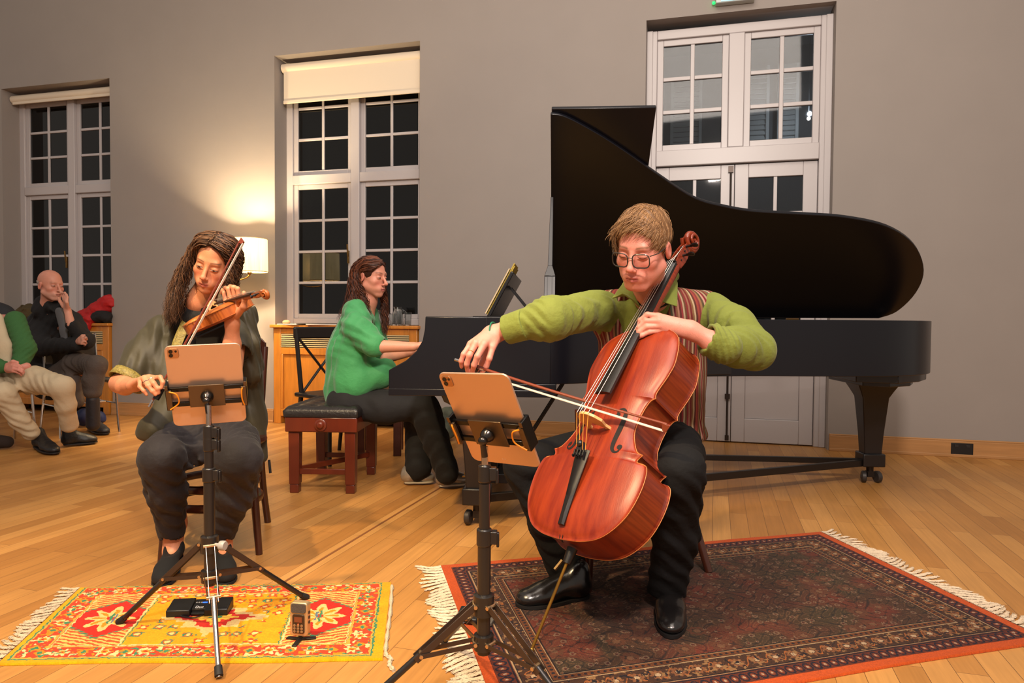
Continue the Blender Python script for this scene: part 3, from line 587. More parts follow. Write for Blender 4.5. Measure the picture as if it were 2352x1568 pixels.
def outline_half(c):
    """right half of a violin-family outline from bottom (x=0) to top (x=0): list of (x,z)"""
    out = []
    lower = catmull([(0,0,0),(c['lw']*0.38,0.007*c['k'],0),(c['lw']*0.68,c['lz']*0.185,0),(c['lw']*0.915,c['lz']*0.54,0),(c['lw'],c['lz'],0),(c['lw']*0.955,c['lz']*1.36,0),(c['cx1']-0.012*c['k'],c['cz1']-0.022*c['k'],0),(c['cx1'],c['cz1'],0)],8)
    cb = catmull([(c['cx1'],c['cz1'],0),(c['cx1']-0.028*c['k'],c['cz1']+0.013*c['k'],0),(c['ww']*1.04,c['cz1']+(c['cz2']-c['cz1'])*0.33,0),(c['ww'],c['cz1']+(c['cz2']-c['cz1'])*0.56,0),(c['ww']*1.05,c['cz1']+(c['cz2']-c['cz1'])*0.80,0),(c['cx2']-0.016*c['k'],c['cz2']-0.010*c['k'],0),(c['cx2'],c['cz2'],0)],6)
    up = catmull([(c['cx2'],c['cz2'],0),(c['cx2']-0.004*c['k'],c['cz2']+0.022*c['k'],0),(c['uw']*0.965,c['uz']-0.055*c['k'],0),(c['uw'],c['uz'],0),(c['uw']*0.86,c['uz']+(c['L']-c['uz'])*0.62,0),(c['uw']*0.45,c['L']-0.010*c['k'],0),(0.0,c['L'],0)],8)
    return [(p[0],p[1]) for p in lower[:-1]+cb[:-1]+up]
def string_instrument(name, M, c, mats, label, cat):
    M_top, M_rib = mats; r = empty(name, M=M, label=label, cat=cat); k = c['k']
    h = outline_half(c); full = h[:-1]+[(-x,z) for x,z in h[::-1]][:-1]; n = len(full)
    D = c['rib']; pt = np.array(full)
    def off(d):
        out = []
        for i in range(n):
            a, b_ = pt[i-1], pt[(i+1)%n]; t = b_-a; t = t/(np.linalg.norm(t)+1e-9); out.append(pt[i]+np.array([-t[1],t[0]])*d)
        return np.array(out)
    rib = off(0.006*k)       # ribs sit in from the plate edge
    b = MB(); V = [(p[0],0.002*k,p[1]) for p in rib]+[(p[0],D,p[1]) for p in rib]
    b.add(V, [(i,(i+1)%n,n+(i+1)%n,n+i) for i in range(n)]); b.build('ribs', M_rib, r, ang=50)
    zc = (c['cz1']+c['cz2'])/2
    def plate(nm, y0, sg, m, arch, rim_m):
        # rings from the edge inwards; each ring shrinks towards the medial line
        rings = []; fr = [0,0.02,0.05,0.10,0.18,0.28,0.4,0.55,0.7,0.85]
        med = np.stack([pt[:,0]*0.0, np.clip(pt[:,1], c['lz']*0.8, c['uz']*1.02)],1)
        V = []; ht = []
        V += [(p[0], y0-sg*0.0, p[1]) for p in pt]
        for f in fr:
            q = pt*(1-f)+med*f
            hh = arch*(1-(1-min(f/0.75,1))**2.2) + (0.0 if f>0.03 else 0.0015*k)
            if 0.01<f<0.08: hh = 0.0005*k
            V += [(p[0], y0-sg*(0.004*k+hh), p[1]) for p in q]
        R_n = len(fr)+1; F = []
        for i in range(R_n-1):
            for j in range(n):
                a = (i*n+j, i*n+(j+1)%n, (i+1)*n+(j+1)%n, (i+1)*n+j); F.append(a if sg < 0 else a[::-1])
        last = (R_n-1)*n; qs = pt*0+med; V += [(0.0, y0-sg*(0.004*k+arch), p[1]) for p in qs]
        F += [((last+j), (last+(j+1)%n), (last+n+(j+1)%n), (last+n+j)) if sg < 0 else ((last+n+j), (last+n+(j+1)%n), (last+(j+1)%n), (last+j)) for j in range(n)]
        F.append(tuple(range(n)) if sg > 0 else tuple(range(n-1,-1,-1)))
        o = MB().add(V, F).build(nm, m, r, ang=70)
        # pale worn edge bead
        e = off(0.0008*k); e3 = [(p[0], y0-sg*0.0035*k, p[1]) for p in e]; e3.append(e3[0])
        MB().tube(e3, 0.0017*k, 6, cap=False).build('edge_bead', rim_m, o)
        return o
    M_edge = mat('worn_edge', c['edge'], 0.4)
    front = plate('front_plate', 0.0, 1, M_top, c['arch'], M_edge); plate('back_plate', D, -1, M_rib, c['arch']*0.8, M_edge)
    ya = -(0.004*k+c['arch'])
    # f-holes, inlaid dark
    def fpath(sg):
        P = [(0.056,0.412),(0.049,0.421),(0.054,0.432),(0.066,0.434),(0.076,0.422),(0.078,0.400),(0.0765,0.360),(0.076,0.322),(0.079,0.300),(0.090,0.289),(0.102,0.291),(0.106,0.302),(0.099,0.309)]
        P = [(x*c['fx'], z) for x, z in P]
        return [(sg*x*c['s'], z*c['s']+c['fz']) for x, z in P]
    def ytop(x, z):
        i = np.argmin(np.abs(pt[:,1]-z)+np.where(np.sign(pt[:,0])==np.sign(x),0,9)); wdt = abs(pt[i,0])+1e-6
        f = 1-abs(x)/wdt; return -(0.004*k+c['arch']*(1-(1-min(max(f,0)/0.75,1))**2.2))
    for sg in (-1,1):
        P = catmull([(x,0,z) for x,z in fpath(sg)],6); m_ = len(P); V = []; 
        for i, p in enumerate(P):
            t = P[min(i+1,m_-1)]-P[max(i-1,0)]; t /= np.linalg.norm(t); nn = np.array([t[2],0,-t[0]])
            u = i/(m_-1); w_ = (0.0020+0.0052*math.sin(pi*min(max((u-0.2)/0.6,0),1))+0.0006)*c['s']
            for s_ in (-1,1):
                q = p+nn*w_*s_; V.append((q[0], ytop(q[0],q[2])-0.0009*k, q[2]))
        F = [(2*i,2*i+1,2*i+3,2*i+2) for i in range(m_-1)]
        b = MB().add(V, F)
        for e, rr in ((P[3]*0.5+P[1]*0.5,0.0068),(P[-2]*0.5+P[-4]*0.5,0.0082)):
            rr *= c['s']; ring = [(e[0]+rr*math.cos(a), 0, e[2]+rr*math.sin(a)) for a in np.linspace(0,2*pi,17)[:-1]]
            b.add([(x, ytop(x,z)-0.0010*k, z) for x,_,z in ring], [tuple(range(16))])
        b.build('f_hole', mat('f_hole_dark', (12,6,4), 0.8), front, smooth=False)
    # neck, fingerboard
    L = c['L']; zn = c['nut']; ang = c['nslope']            # fingerboard rises away from the body plane towards the bridge
    fb0, fb1 = c['fb'], zn; yb0, yb1 = c['yfb0'], c['yfb1']
    V = []; mseg = 8; rows = 12
    for i in range(rows+1):
        t = i/rows; z = fb0+(fb1-fb0)*t; w_ = (c['fbw0']*(1-t)+c['fbw1']*t)/2; y = yb0*(1-t)+yb1*t
        for j in range(mseg+1): a = -1+2*j/mseg; V.append((w_*a, y+(a*a)*0.0065*k, z))
        V.append((w_*0.96, y+0.0065*k+0.010*k, z)); V.append((-w_*0.96, y+0.0065*k+0.010*k, z))
    rw = mseg+3; F = [(i*rw+j,(i+1)*rw+j,(i+1)*rw+(j+1)%rw,i*rw+(j+1)%rw) for i in range(rows) for j in range(rw)]+[tuple(range(rw)),tuple(rows*rw+j for j in range(rw-1,-1,-1))]
    MB().add(V, F).build('fingerboard', M_ebony, r, ang=40)
    nk = MB(); P = [(0,D*0.55,L-0.012*k),(0,D*0.42,L+0.012*k),(0,yb0*0.35+yb1*0.65+0.030*k,L+0.05*k),(0,yb1+0.025*k,zn-0.04*k),(0,yb1+0.027*k,zn+0.01*k)]
    nk.tube(catmull(P,5), [0.021*k*(1.15-0.3*i/20) for i in range(len(catmull(P,5)))], 14, up=(1,0,0)); nk.build('neck', M_rib, r)
    # pegbox and scroll
    pb = MB(); z0 = zn; z1 = zn+0.115*k*c['pk']; y0 = yb1+0.008*k
    def back(t): return y0+0.030*k+0.016*k*math.sin(t*pi*0.9)
    for s_ in (-1,1):
        Vp = []; 
        for i in range(9):
            t = i/8; z = z0+(z1-z0)*t; w_ = 0.017*k*(1-0.25*t); yy = y0+0.022*k*t*t
            Vp += [(s_*w_, yy, z),(s_*(w_-0.005*k), yy, z),(s_*(w_-0.005*k), back(t), z),(s_*w_, back(t), z)]
        Fp = [(i*4+j,(i+1)*4+j,(i+1)*4+(j+1)%4,i*4+(j+1)%4) for i in range(8) for j in range(4)]+[(3,2,1,0),(32,33,34,35)]
        pb.add(Vp, Fp)
    bk = [(0.0,back(i/8)+0.002*k,z0+(z1-z0)*i/8) for i in range(9)]; pb.tube(bk, [0.0165*k*(1-0.25*i/8) for i in range(9)], 10, flat=0.35, up=(0,1,0))
    cy, cz = y0+0.044*k, z1+0.026*k     # scroll centre
    sp = []; rs = []
    for i in range(44):
        t = i/43; a = R_(250)-t*R_(690) if False else R_(-70)+t*R_(640); rr = 0.034*k*(1-t)**0.85+0.006*k
        # unrolls from the back of the pegbox, over the top, towards the front
        sp.append((0, cy+rr*math.sin(a)*-1*-1, cz-rr*math.cos(a)*1.0)); rs.append((0.012*(1-t)+0.0045)*k)
    pb.tube([(0,back(1.0)-0.008*k,z1-0.01*k)]+sp[4:], [0.013*k]+rs[4:], 12, flat=1.15, up=(1,0,0))
    pb.tube([(-0.021*k,cy,cz),(0.021*k,cy,cz)],[0.006*k,0.006*k],14); pb.ball((0,cy,cz),0.013*k)
    for s_ in (-1,1): # volute eyes
        sp2 = []
        for i in range(26):
            t = i/25; a = R_(-70)+t*R_(560); rr = 0.030*k*(1-t)+0.006*k; sp2.append((s_*(0.010+0.010*t)*k, cy+rr*math.sin(a), cz-rr*math.cos(a)))
        pb.tube(sp2, [0.008*k*(1-0.5*i/25) for i in range(26)], 8)
    pb.build('scroll', M_rib, r, ang=60)
    for i, s_ in enumerate((-1,1,-1,1)):
        z = z0+(0.028+0.021*i)*k*c['pk']; y = y0+0.020*k
        p = MB().tube([(-s_*0.018*k,y,z),(s_*0.030*k,y,z)],[0.0032*k,0.0045*k],10).lathe([(0.006,0),(0.008,0.003),(0.0065,0.006),(0.006,0.008)],12,(s_*0.028*k,y,z),(s_,0,0)) if False else MB().tube([(-s_*0.018*k,y,z),(s_*0.034*k,y,z)],[0.0032*k,0.0048*k],10)
        p.lathe([(0.0045*k,0),(0.0075*k,0.003*k),(0.006*k,0.006*k),(0.010*k,0.016*k),(0.0115*k,0.023*k),(0.009*k,0.030*k),(0.003*k,0.033*k)],12,(s_*0.030*k,y,z),(s_,0,0.0),sy=0.42)
        p.build('peg', M_ebony, r)
    MB().box((-c['fbw1']/2,yb1-0.003*k,zn),(c['fbw1']/2,yb1+0.012*k,zn+0.006*k)).build('nut', M_ebony, r, bevel=0.001)
    # bridge
    bz = c['bz']; yt = c['ybr']; bw = c['bw']
    prof = [(-bw,ya+0.001),(-bw*0.62,ya+0.001),(-bw*0.58,ya-abs(yt-ya)*0.16),(-bw*0.2,ya-abs(yt-ya)*0.30),(0,ya-abs(yt-ya)*0.42),(bw*0.2,ya-abs(yt-ya)*0.30),(bw*0.58,ya-abs(yt-ya)*0.16),(bw*0.62,ya+0.001),(bw,ya+0.001),(bw*0.86,ya-abs(yt-ya)*0.22),(bw*0.98,ya-abs(yt-ya)*0.52),(bw*0.72,ya-abs(yt-ya)*0.80),(bw*0.36,yt),(0,yt-0.004*k),(-bw*0.36,yt+0.002*k),(-bw*0.72,ya-abs(yt-ya)*0.80),(-bw*0.98,ya-abs(yt-ya)*0.52),(-bw*0.86,ya-abs(yt-ya)*0.22)]
    MB().prism(prof, bz-0.0045*k, bz+0.0045*k).build('bridge', M_maplel, r, smooth=False, bevel=0.0006)
    # tailpiece
    tz0, tz1 = c['tz0'], c['tz1']; V = []
    for i in range(9):
        t = i/8; z = tz0+(tz1-tz0)*t; w_ = (0.013+0.016*t**1.5)*k; y = (-0.018*k-abs(yt)*0.10)*(1-t)+(ya*0.4+yt*0.42)*t
        V += [(-w_,y+0.004*k,z),(-w_*0.5,y-0.003*k,z),(w_*0.5,y-0.003*k,z),(w_,y+0.004*k,z),(w_*0.8,y+0.011*k,z),(-w_*0.8,y+0.011*k,z)]
    F = [(i*6+j,(i+1)*6+j,(i+1)*6+(j+1)%6,i*6+(j+1)%6) for i in range(8) for j in range(6)]+[tuple(range(6)),(53,52,51,50,49,48)]
    tp = MB().add(V, F).build('tailpiece', M_ebony, r, bevel=0.001)
    ty = ya*0.4+yt*0.42
    for i in range(4):
        x = (-0.5+i/3)*0.036*k
        MB().tube([(x,ty-0.006*k,tz1-0.030*k),(x,ty-0.010*k,tz1-0.006*k)],0.0032*k,8).lathe([(0.0035*k,0),(0.0035*k,0.006*k)],10,(x,ty-0.006*k,tz1-0.026*k),(0,-1,0)).build('fine_tuner', mat('black_tuner', (24,24,26), 0.3, 0.5), tp)
    MB().tube([(-0.008*k,-0.015*k,tz0+0.004),(-0.005*k,-0.004*k,0.0),(0,0.01,-0.003*k),(0.005*k,-0.004*k,0.0),(0.008*k,-0.015*k,tz0+0.004)],0.0014*k,6).build('tail_gut', M_ebony, r)
    for i in range(4):
        x0 = (-0.5+i/3)*0.036*k; xb = (-0.5+i/3)*bw*1.02; xn = (-0.5+i/3)*c['fbw1']*0.72; yq = yt-(0.004*k if i in (1,2) else 0.0)-0.001*k
        S = MB().tube([(xb,yq,bz),(xn,yb1-0.004*k,zn+0.003),(xn*0.6,yb1+0.020*k,z0+(0.03+0.02*i)*k*c['pk'])], 0.00062*c['sk'], 6).build('string', M_string, r)
        MB().tube([(x0,ty-0.005*k,tz1-0.004*k),(xb,yq,bz)], 0.0007*c['sk'], 6).build('silk_winding', M_silk, S)
    return r
CS = 1.03
cello_c = dict(k=CS, s=CS, L=0.755*CS, lw=0.218*CS, lz=0.182*CS, cx1=0.180*CS, cz1=0.285*CS, ww=0.118*CS, cx2=0.150*CS, cz2=0.475*CS, uw=0.172*CS, uz=0.615*CS, rib=0.118*CS, arch=0.024*CS, edge=(214,136,72),
   fx=1.0, fz=-0.010*CS, nut=1.035*CS, nslope=0, fb=0.452*CS, yfb0=-0.083*CS, yfb1=-0.012*CS, fbw0=0.064*CS, fbw1=0.034*CS, bz=0.355*CS, ybr=-0.115*CS, bw=0.046*CS, tz0=0.035*CS, tz1=0.262*CS, pk=1.0, sk=1.5)
CM = frameM((0.1507,2.0023,0.3354), (0.6474,-0.7566,0.0922), (0.6482,0.4829,-0.5887), (0.4009,0.4409,0.8031))
M_ctop = varnish('cello_varnish', (114,27,7), (147,50,14), 0.42); M_crib = varnish('cello_flamed_varnish', (98,26,8), (138,52,18), 0.3, flame=1)
cello = string_instrument('cello', CM, cello_c, (M_ctop, M_crib), 'orange-red cello with black fittings held between the knees of the man in green', 'cello')
ep = MB().tube([(0,0.055,-0.002),(0,0.055,-0.05)],[0.017,0.012],16).build('endpin_socket', M_ebony, cello)
M_strutb = mat('dull_brass', (110,84,40), 0.55, 0.5); M_brasspin = mat('brass_endpin', (150,112,46), 0.35, 0.85)
ci = CM.inverted(); tip = ci @ Vector(on_floor(1213,1512,0.012)); tip2 = ci @ Vector(on_floor(1213,1512,0.012)+np.array([0,0,0]))
e0 = Vector((0,0.055,-0.045)); MB().tube([e0, tip],[0.0048,0.0048],12).lathe([(0.006,-0.03),(0.0085,-0.025),(0.0085,-0.012),(0.003,0.0)],12,tuple(tip),tuple(tip-e0)).build('endpin', M_brasspin, cello)
MB().bar((-0.016,0.05,-0.045),(-0.026,0.045,-0.078),0.012,0.006).build('endpin_screw', M_strutb, cello)
MB().lathe([(0.007,0),(0.007,0.006),(0.004,0.008)],14,(-0.165,-0.010,0.235),(0,-1,0)).build('mute_knob', M_ebony, cello)
MB().box((-0.018,-0.072,0.262),(0.006,-0.058,0.290)).tube([(-0.02,-0.066,0.252),(0.012,-0.066,0.250)],0.004,8).ball((-0.006,-0.074,0.283),0.011).build('bridge_mute', mat('mute_rubber', (30,28,28), 0.3), cello)
# bows: stick from frog to tip, hair below
def bow(name, frog, tip, hair_dir, label, wood, thick=1.0, belly=0.012):
    frog = np.array(frog, float); tip = np.array(tip, float); d = tip-frog; Ln = np.linalg.norm(d); d /= Ln
    hd = np.array(hair_dir, float); hd -= d*(hd@d); hd /= np.linalg.norm(hd)
    r = empty(name, M=Matrix.Translation(Vector(frog)), label=label, cat='bow')
    o = frog; Lc = lambda p: np.array(p)-o
    gap0, gap1 = 0.020*thick, 0.017*thick
    def stickp(t): return frog+d*Ln*t+hd*(belly*math.sin(pi*min(max(t,0),1)))
    MB().tube([Lc(stickp(t)) for t in np.linspace(0.0,1,24)], [0.0044*thick-0.0014*thick*t for t in np.linspace(0,1,24)], 8).build('stick', wood, r)
    MB().tube([Lc(stickp(0)-d*0.028),Lc(stickp(0))],[0.0042*thick,0.0042*thick],12).build('screw_button', M_silver, r)
    sd = np.cross(d, hd)
    V = []; a = stickp(0.01)
    q = [a, a+d*0.05*thick, a+d*0.052*thick+hd*0.006*thick, a+d*0.046*thick+hd*gap0, a+hd*gap0]
    fb = MB(); V = [Lc(p+sd*0.0058*thick*s) for s in (-1,1) for p in q]; fb.add(V, [(4,3,2,1,0),(5,6,7,8,9)]+[(i,(i+1)%5,5+(i+1)%5,5+i) for i in range(5)])
    fb.build('frog', M_ebony, r, bevel=0.001)
    MB().tube([Lc(stickp(0.085)),Lc(stickp(0.13))],0.0052*thick,10).build('grip', M_silver, r); MB().tube([Lc(stickp(0.075)),Lc(stickp(0.095))],0.0058*thick,10).build('leather_grip', M_ebony, r)
    b_ = stickp(1.0); hdp = [b_-d*0.012, b_+d*0.012, b_+d*0.002+hd*gap1*1.15, b_-d*0.010+hd*gap1*1.1]
    V = [Lc(p+sd*0.0042*thick*s) for s in (-1,1) for p in hdp]; MB().add(V, [(3,2,1,0),(4,5,6,7)]+[(i,(i+1)%4,4+(i+1)%4,4+i) for i in range(4)]).build('tip', wood, r, bevel=0.0008)
    h0 = stickp(0.01)+d*0.045*thick+hd*gap0; h1 = b_-d*0.006+hd*gap1*1.08
    MB().bar(Lc(h0),Lc(h1),0.0105*thick,0.0022,up=hd).build('hair', M_horse, r, smooth=False)
    return r
M_pern = mat('pernambuco', (120,52,34), 0.28, coat=0.4); M_vpern = mat('dark_pernambuco', (110,40,24), 0.28, coat=0.4)
bow('cello_bow', at(1060,830,2.385), at(1532,974,2.005), (0.10,0.12,-1), 'brown cello bow with white hair, held across the cello strings by the man in green', M_pern, 1.25, 0.006)
M_bent = mat('dark_bentwood', (62,28,16), 0.3, var=0.12, vscale=6, coat=0.25)
def bentwood(loc, rz, label, seat_r=0.205, rings=True):
    r = empty('bentwood_chair', loc, rz, label, 'chair')
    MB().lathe([(0.12,0.445),(seat_r,0.445),(seat_r+0.008,0.455),(seat_r+0.004,0.47),(seat_r-0.02,0.474),(0.0001,0.468)],36).build('seat', M_bent, r)
    for s in (-1,1):
        MB().tube([(s*0.15,-0.145,0.4445),(s*0.165,-0.165,0.25),(s*0.185,-0.19,0.0)],[0.019,0.0175,0.014],14).build('leg', M_bent, r)
        MB().tube(catmull([(s*0.205,0.28,0.0),(s*0.185,0.235,0.2),(s*0.175,0.205,0.45),(s*0.185,0.225,0.66),(s*0.195,0.255,0.85)],5),0.0155,14).build('leg', M_bent, r)
    if rings:
        for z, rr in ((0.20,0.185),(0.275,0.175)):
            P = [(rr*math.cos(a), rr*math.sin(a)+0.015, z) for a in np.linspace(0,2*pi,41)]
            MB().tube(P, 0.012, 8, cap=False, flat=1.5).build('hoop_stretcher', M_bent, r)
    P = [(0.225*math.sin(a)*1.0, 0.255+0.05*(1-math.cos(a)*1.0)*-1+0.03, 0.845) for a in np.linspace(-1.1,1.1,14)]
    V = []
    for p in P:
        e = 0.055*min(1, (1.1-abs(math.asin(max(-1,min(1,p[0]/0.225)))))*3+0.45)
        for dy, dz in ((-0.011,-e),(0.011,-e),(0.013,e*0.9),(-0.005,e*0.9)): V.append((p[0],p[1]+dy,p[2]+dz))
    n = len(P); F = [(i*4+j,(i+1)*4+j,(i+1)*4+(j+1)%4,i*4+(j+1)%4) for i in range(n-1) for j in range(4)]+[(3,2,1,0),tuple(4*n-4+j for j in range(4))]
    MB().add(V, F).build('top_rail', M_bent, r, bevel=0.006, ang=60)
    for x in (-0.07,0.07): MB().tube([(x,0.19,0.47),(x*1.0,0.225,0.80)],0.008,8).build('back_spindle', M_bent, r)
    return r
cL = np.array([-1.285,2.95,0.0]); bentwood(tuple(cL), R_(18), 'dark bentwood chair under the violinist')
r = empty('wooden_chair', (0.44,2.62,0), 0, 'dark wooden chair with round legs under the cellist', 'chair')
MB().box((-0.19,-0.19,0.42),(0.19,0.20,0.452)).build('seat', M_bent, r, bevel=0.008)
for s in (-1,1):
    MB().tube([(s*0.145,-0.155,0.4195),(s*0.16,-0.18,0.0075)],[0.019,0.015],14).build('leg', M_bent, r)
MB().tube([(-0.165,0.185,0.62),(-0.155,0.17,0.45),(-0.18,0.22,0.0075)],[0.015,0.018,0.015],14).build('leg', M_bent, r)
MB().tube([(0.165,0.185,0.62),(0.175,0.15,0.45),(0.275,0.08,0.24),(0.335,0.02,0.0075)],[0.015,0.018,0.017,0.015],14).build('leg', M_bent, r)
MB().bar((-0.155,-0.17,0.30),(0.155,-0.17,0.30),0.018,0.035).build('stretcher', M_bent, r, bevel=0.002)
MB().bar((-0.16,0.187,0.585),(0.16,0.187,0.585),0.02,0.07).build('top_rail', M_bent, r, bevel=0.008)
# ------------------------------------------------------------------ smooth solids turned into one continuous surface
f32 = np.float32
def smin(a, b_, k):
    h = np.clip(0.5+0.5*(b_-a)/k, 0, 1); return b_*(1-h)+a*h-k*h*(1-h)
def wnoise(p, f, seed=0):
    """cheap smooth noise in -1..1 from warped sines"""
    r = np.random.default_rng(seed); out = np.zeros(len(p), f32); amp = 0
    for o in range(3):
        A = r.normal(size=(3,3)); A /= np.linalg.norm(A, axis=1)[:,None]; ph = r.uniform(0,6.28,3); ff = f*(1.0,1.7,2.9)[o]; w = (1,0.6,0.35)[o]
        x = np.sin(p@A[0].astype(f32)*ff+ph[0]); out += w*np.sin(p@A[1].astype(f32)*ff+1.8*x+ph[1])*np.cos(p@A[2].astype(f32)*ff*0.8+ph[2]+x); amp += w
    return out/amp*1.6
class Solid:
    def __init__(s): s.ops = []; s.box = None; s.warp = []
    def _b(s, pts, r):
        pts = np.atleast_2d(pts); lo = pts.min(0)-r; hi = pts.max(0)+r
        s.box = (lo, hi) if s.box is None else (np.minimum(s.box[0],lo), np.maximum(s.box[1],hi))
    def cap(s, a, b_, ra, rb=None, k=0.02, sub=False, flat=None):
        """tapered limb; flat=(dir, factor) squashes the section along dir"""
        rb = ra if rb is None else rb; a = np.array(a,f32); b_ = np.array(b_,f32); ab = b_-a; L = float(ab@ab)+1e-12
        if flat is not None:
            fd = np.array(flat[0],f32); fd /= np.linalg.norm(fd); ff = float(flat[1])
        def fn(P):
            v = P-a; t = np.clip(v@ab/L, 0, 1); w = v-t[:,None]*ab
            if flat is not None: w = w+(w@fd)[:,None]*fd*(1/ff-1)
            d = np.sqrt((w*w).sum(1))-(ra+(rb-ra)*t)
            return d*(min(ff,1.0)**0.5) if flat is not None else d
        s.ops.append((fn,k,sub)); 
        if not sub: s._b([a,b_], max(ra,rb)*1.15)
        return s
    def chain(s, pts, rs, k=0.02, flat=None, sub=False):
        for i in range(len(pts)-1): s.cap(pts[i],pts[i+1],rs[i],rs[i+1],k,sub,flat)
        return s
    def ell(s, c, r, M=None, k=0.02, sub=False):
        """ellipsoid; M columns are its axes"""
        c = np.array(c,f32); r = np.array(r,f32); M = np.eye(3,dtype=f32) if M is None else np.array(M,f32)
        def fn(P):
            q = (P-c)@M; a = q/r; k0 = np.sqrt((a*a).sum(1)); bb = q/(r*r); k1 = np.sqrt((bb*bb).sum(1))+1e-9
            return k0*(k0-1)/k1
        s.ops.append((fn,k,sub)); 
        if not sub: s._b([c], float(r.max())*1.05)
        return s
    def rbox(s, c, h, M=None, r=0.01, k=0.01, sub=False):
        c = np.array(c,f32); h = np.array(h,f32)-r; M = np.eye(3,dtype=f32) if M is None else np.array(M,f32)
        def fn(P):
            q = np.abs((P-c)@M)-h; return np.sqrt((np.maximum(q,0)**2).sum(1))+np.minimum(q.max(1),0)-r
        s.ops.append((fn,k,sub)); 
        if not sub: s._b([c], float(np.linalg.norm(h))+r)
        return s
    def cut(s, p, n):
        """cloth ends at the plane through p, beyond it along n nothing is left"""
        p = np.array(p,f32); n = np.array(n,float); n = (n/np.linalg.norm(n)).astype(f32); s.ops.append((lambda P: -((P-p)@n), 0.003, True)); return s
    def fn(s, f, k=0.01, sub=False): s.ops.append((f,k,sub)); return s
    def folds(s, a, b_, amp, wl, seed=0, radius=0.15, lean=0.6):
        """cloth folds running round the limb a-b"""
        a = np.array(a,f32); b_ = np.array(b_,f32); ab = b_-a; L = np.linalg.norm(ab); d = ab/L
        rr = np.random.default_rng(seed); q = rr.normal(size=3); q -= d*(q@d); q = (q/np.linalg.norm(q)).astype(f32); f = 2*pi/wl
        def w(P):
            v = P-a; t = v@d; u = v@q; dist = np.sqrt(np.maximum(((v-t[:,None]*d)**2).sum(1),0))
            n = wnoise(P, 9.0, seed); x = np.sin(t*f+u*f*lean+n*2.2)
            m = np.clip(t/(0.2*L)+0.5,0,1)*np.clip((L-t)/(0.2*L)+0.5,0,1)*np.clip(1.5-dist/radius,0,1)*(0.6+0.4*wnoise(P,6.0,seed+1))
            return amp*(x*x*np.sign(x)*0.8+0.2*x)*m
        s.warp.append(w); return s
    def ripple(s, amp, f, seed=0):
        s.warp.append(lambda P: amp*wnoise(P, f, seed)); return s
    def __call__(s, P):
        d = None
        for fn,k,sub in s.ops:
            e = fn(P)
            if d is None: d = e
            elif sub: d = -smin(-d, e, k)
            else: d = smin(d, e, k)
        for w in s.warp: d = d+w(P)
        return d
class Merge:
    """several solids of one body joined into one; each is evaluated only near its own bounds"""
    def __init__(s, parts, k=0.008):
        s.parts = parts; s.k = k; s.box = (np.min([p.box[0] for p in parts],0), np.max([p.box[1] for p in parts],0))
    def __call__(s, P):
        out = None
        for p in s.parts:
            lo, hi = p.box; q = np.maximum(np.maximum(lo-P, P-hi), 0); e = np.sqrt((q*q).sum(1)); d = (e+0.02).astype(f32); m = e < 0.03
            if m.any(): d[m] = np.minimum(p(P[m]), d[m]+9*(e[m]<1e-9)+0.0)
            out = d if out is None else smin(out, d, s.k)
        return out
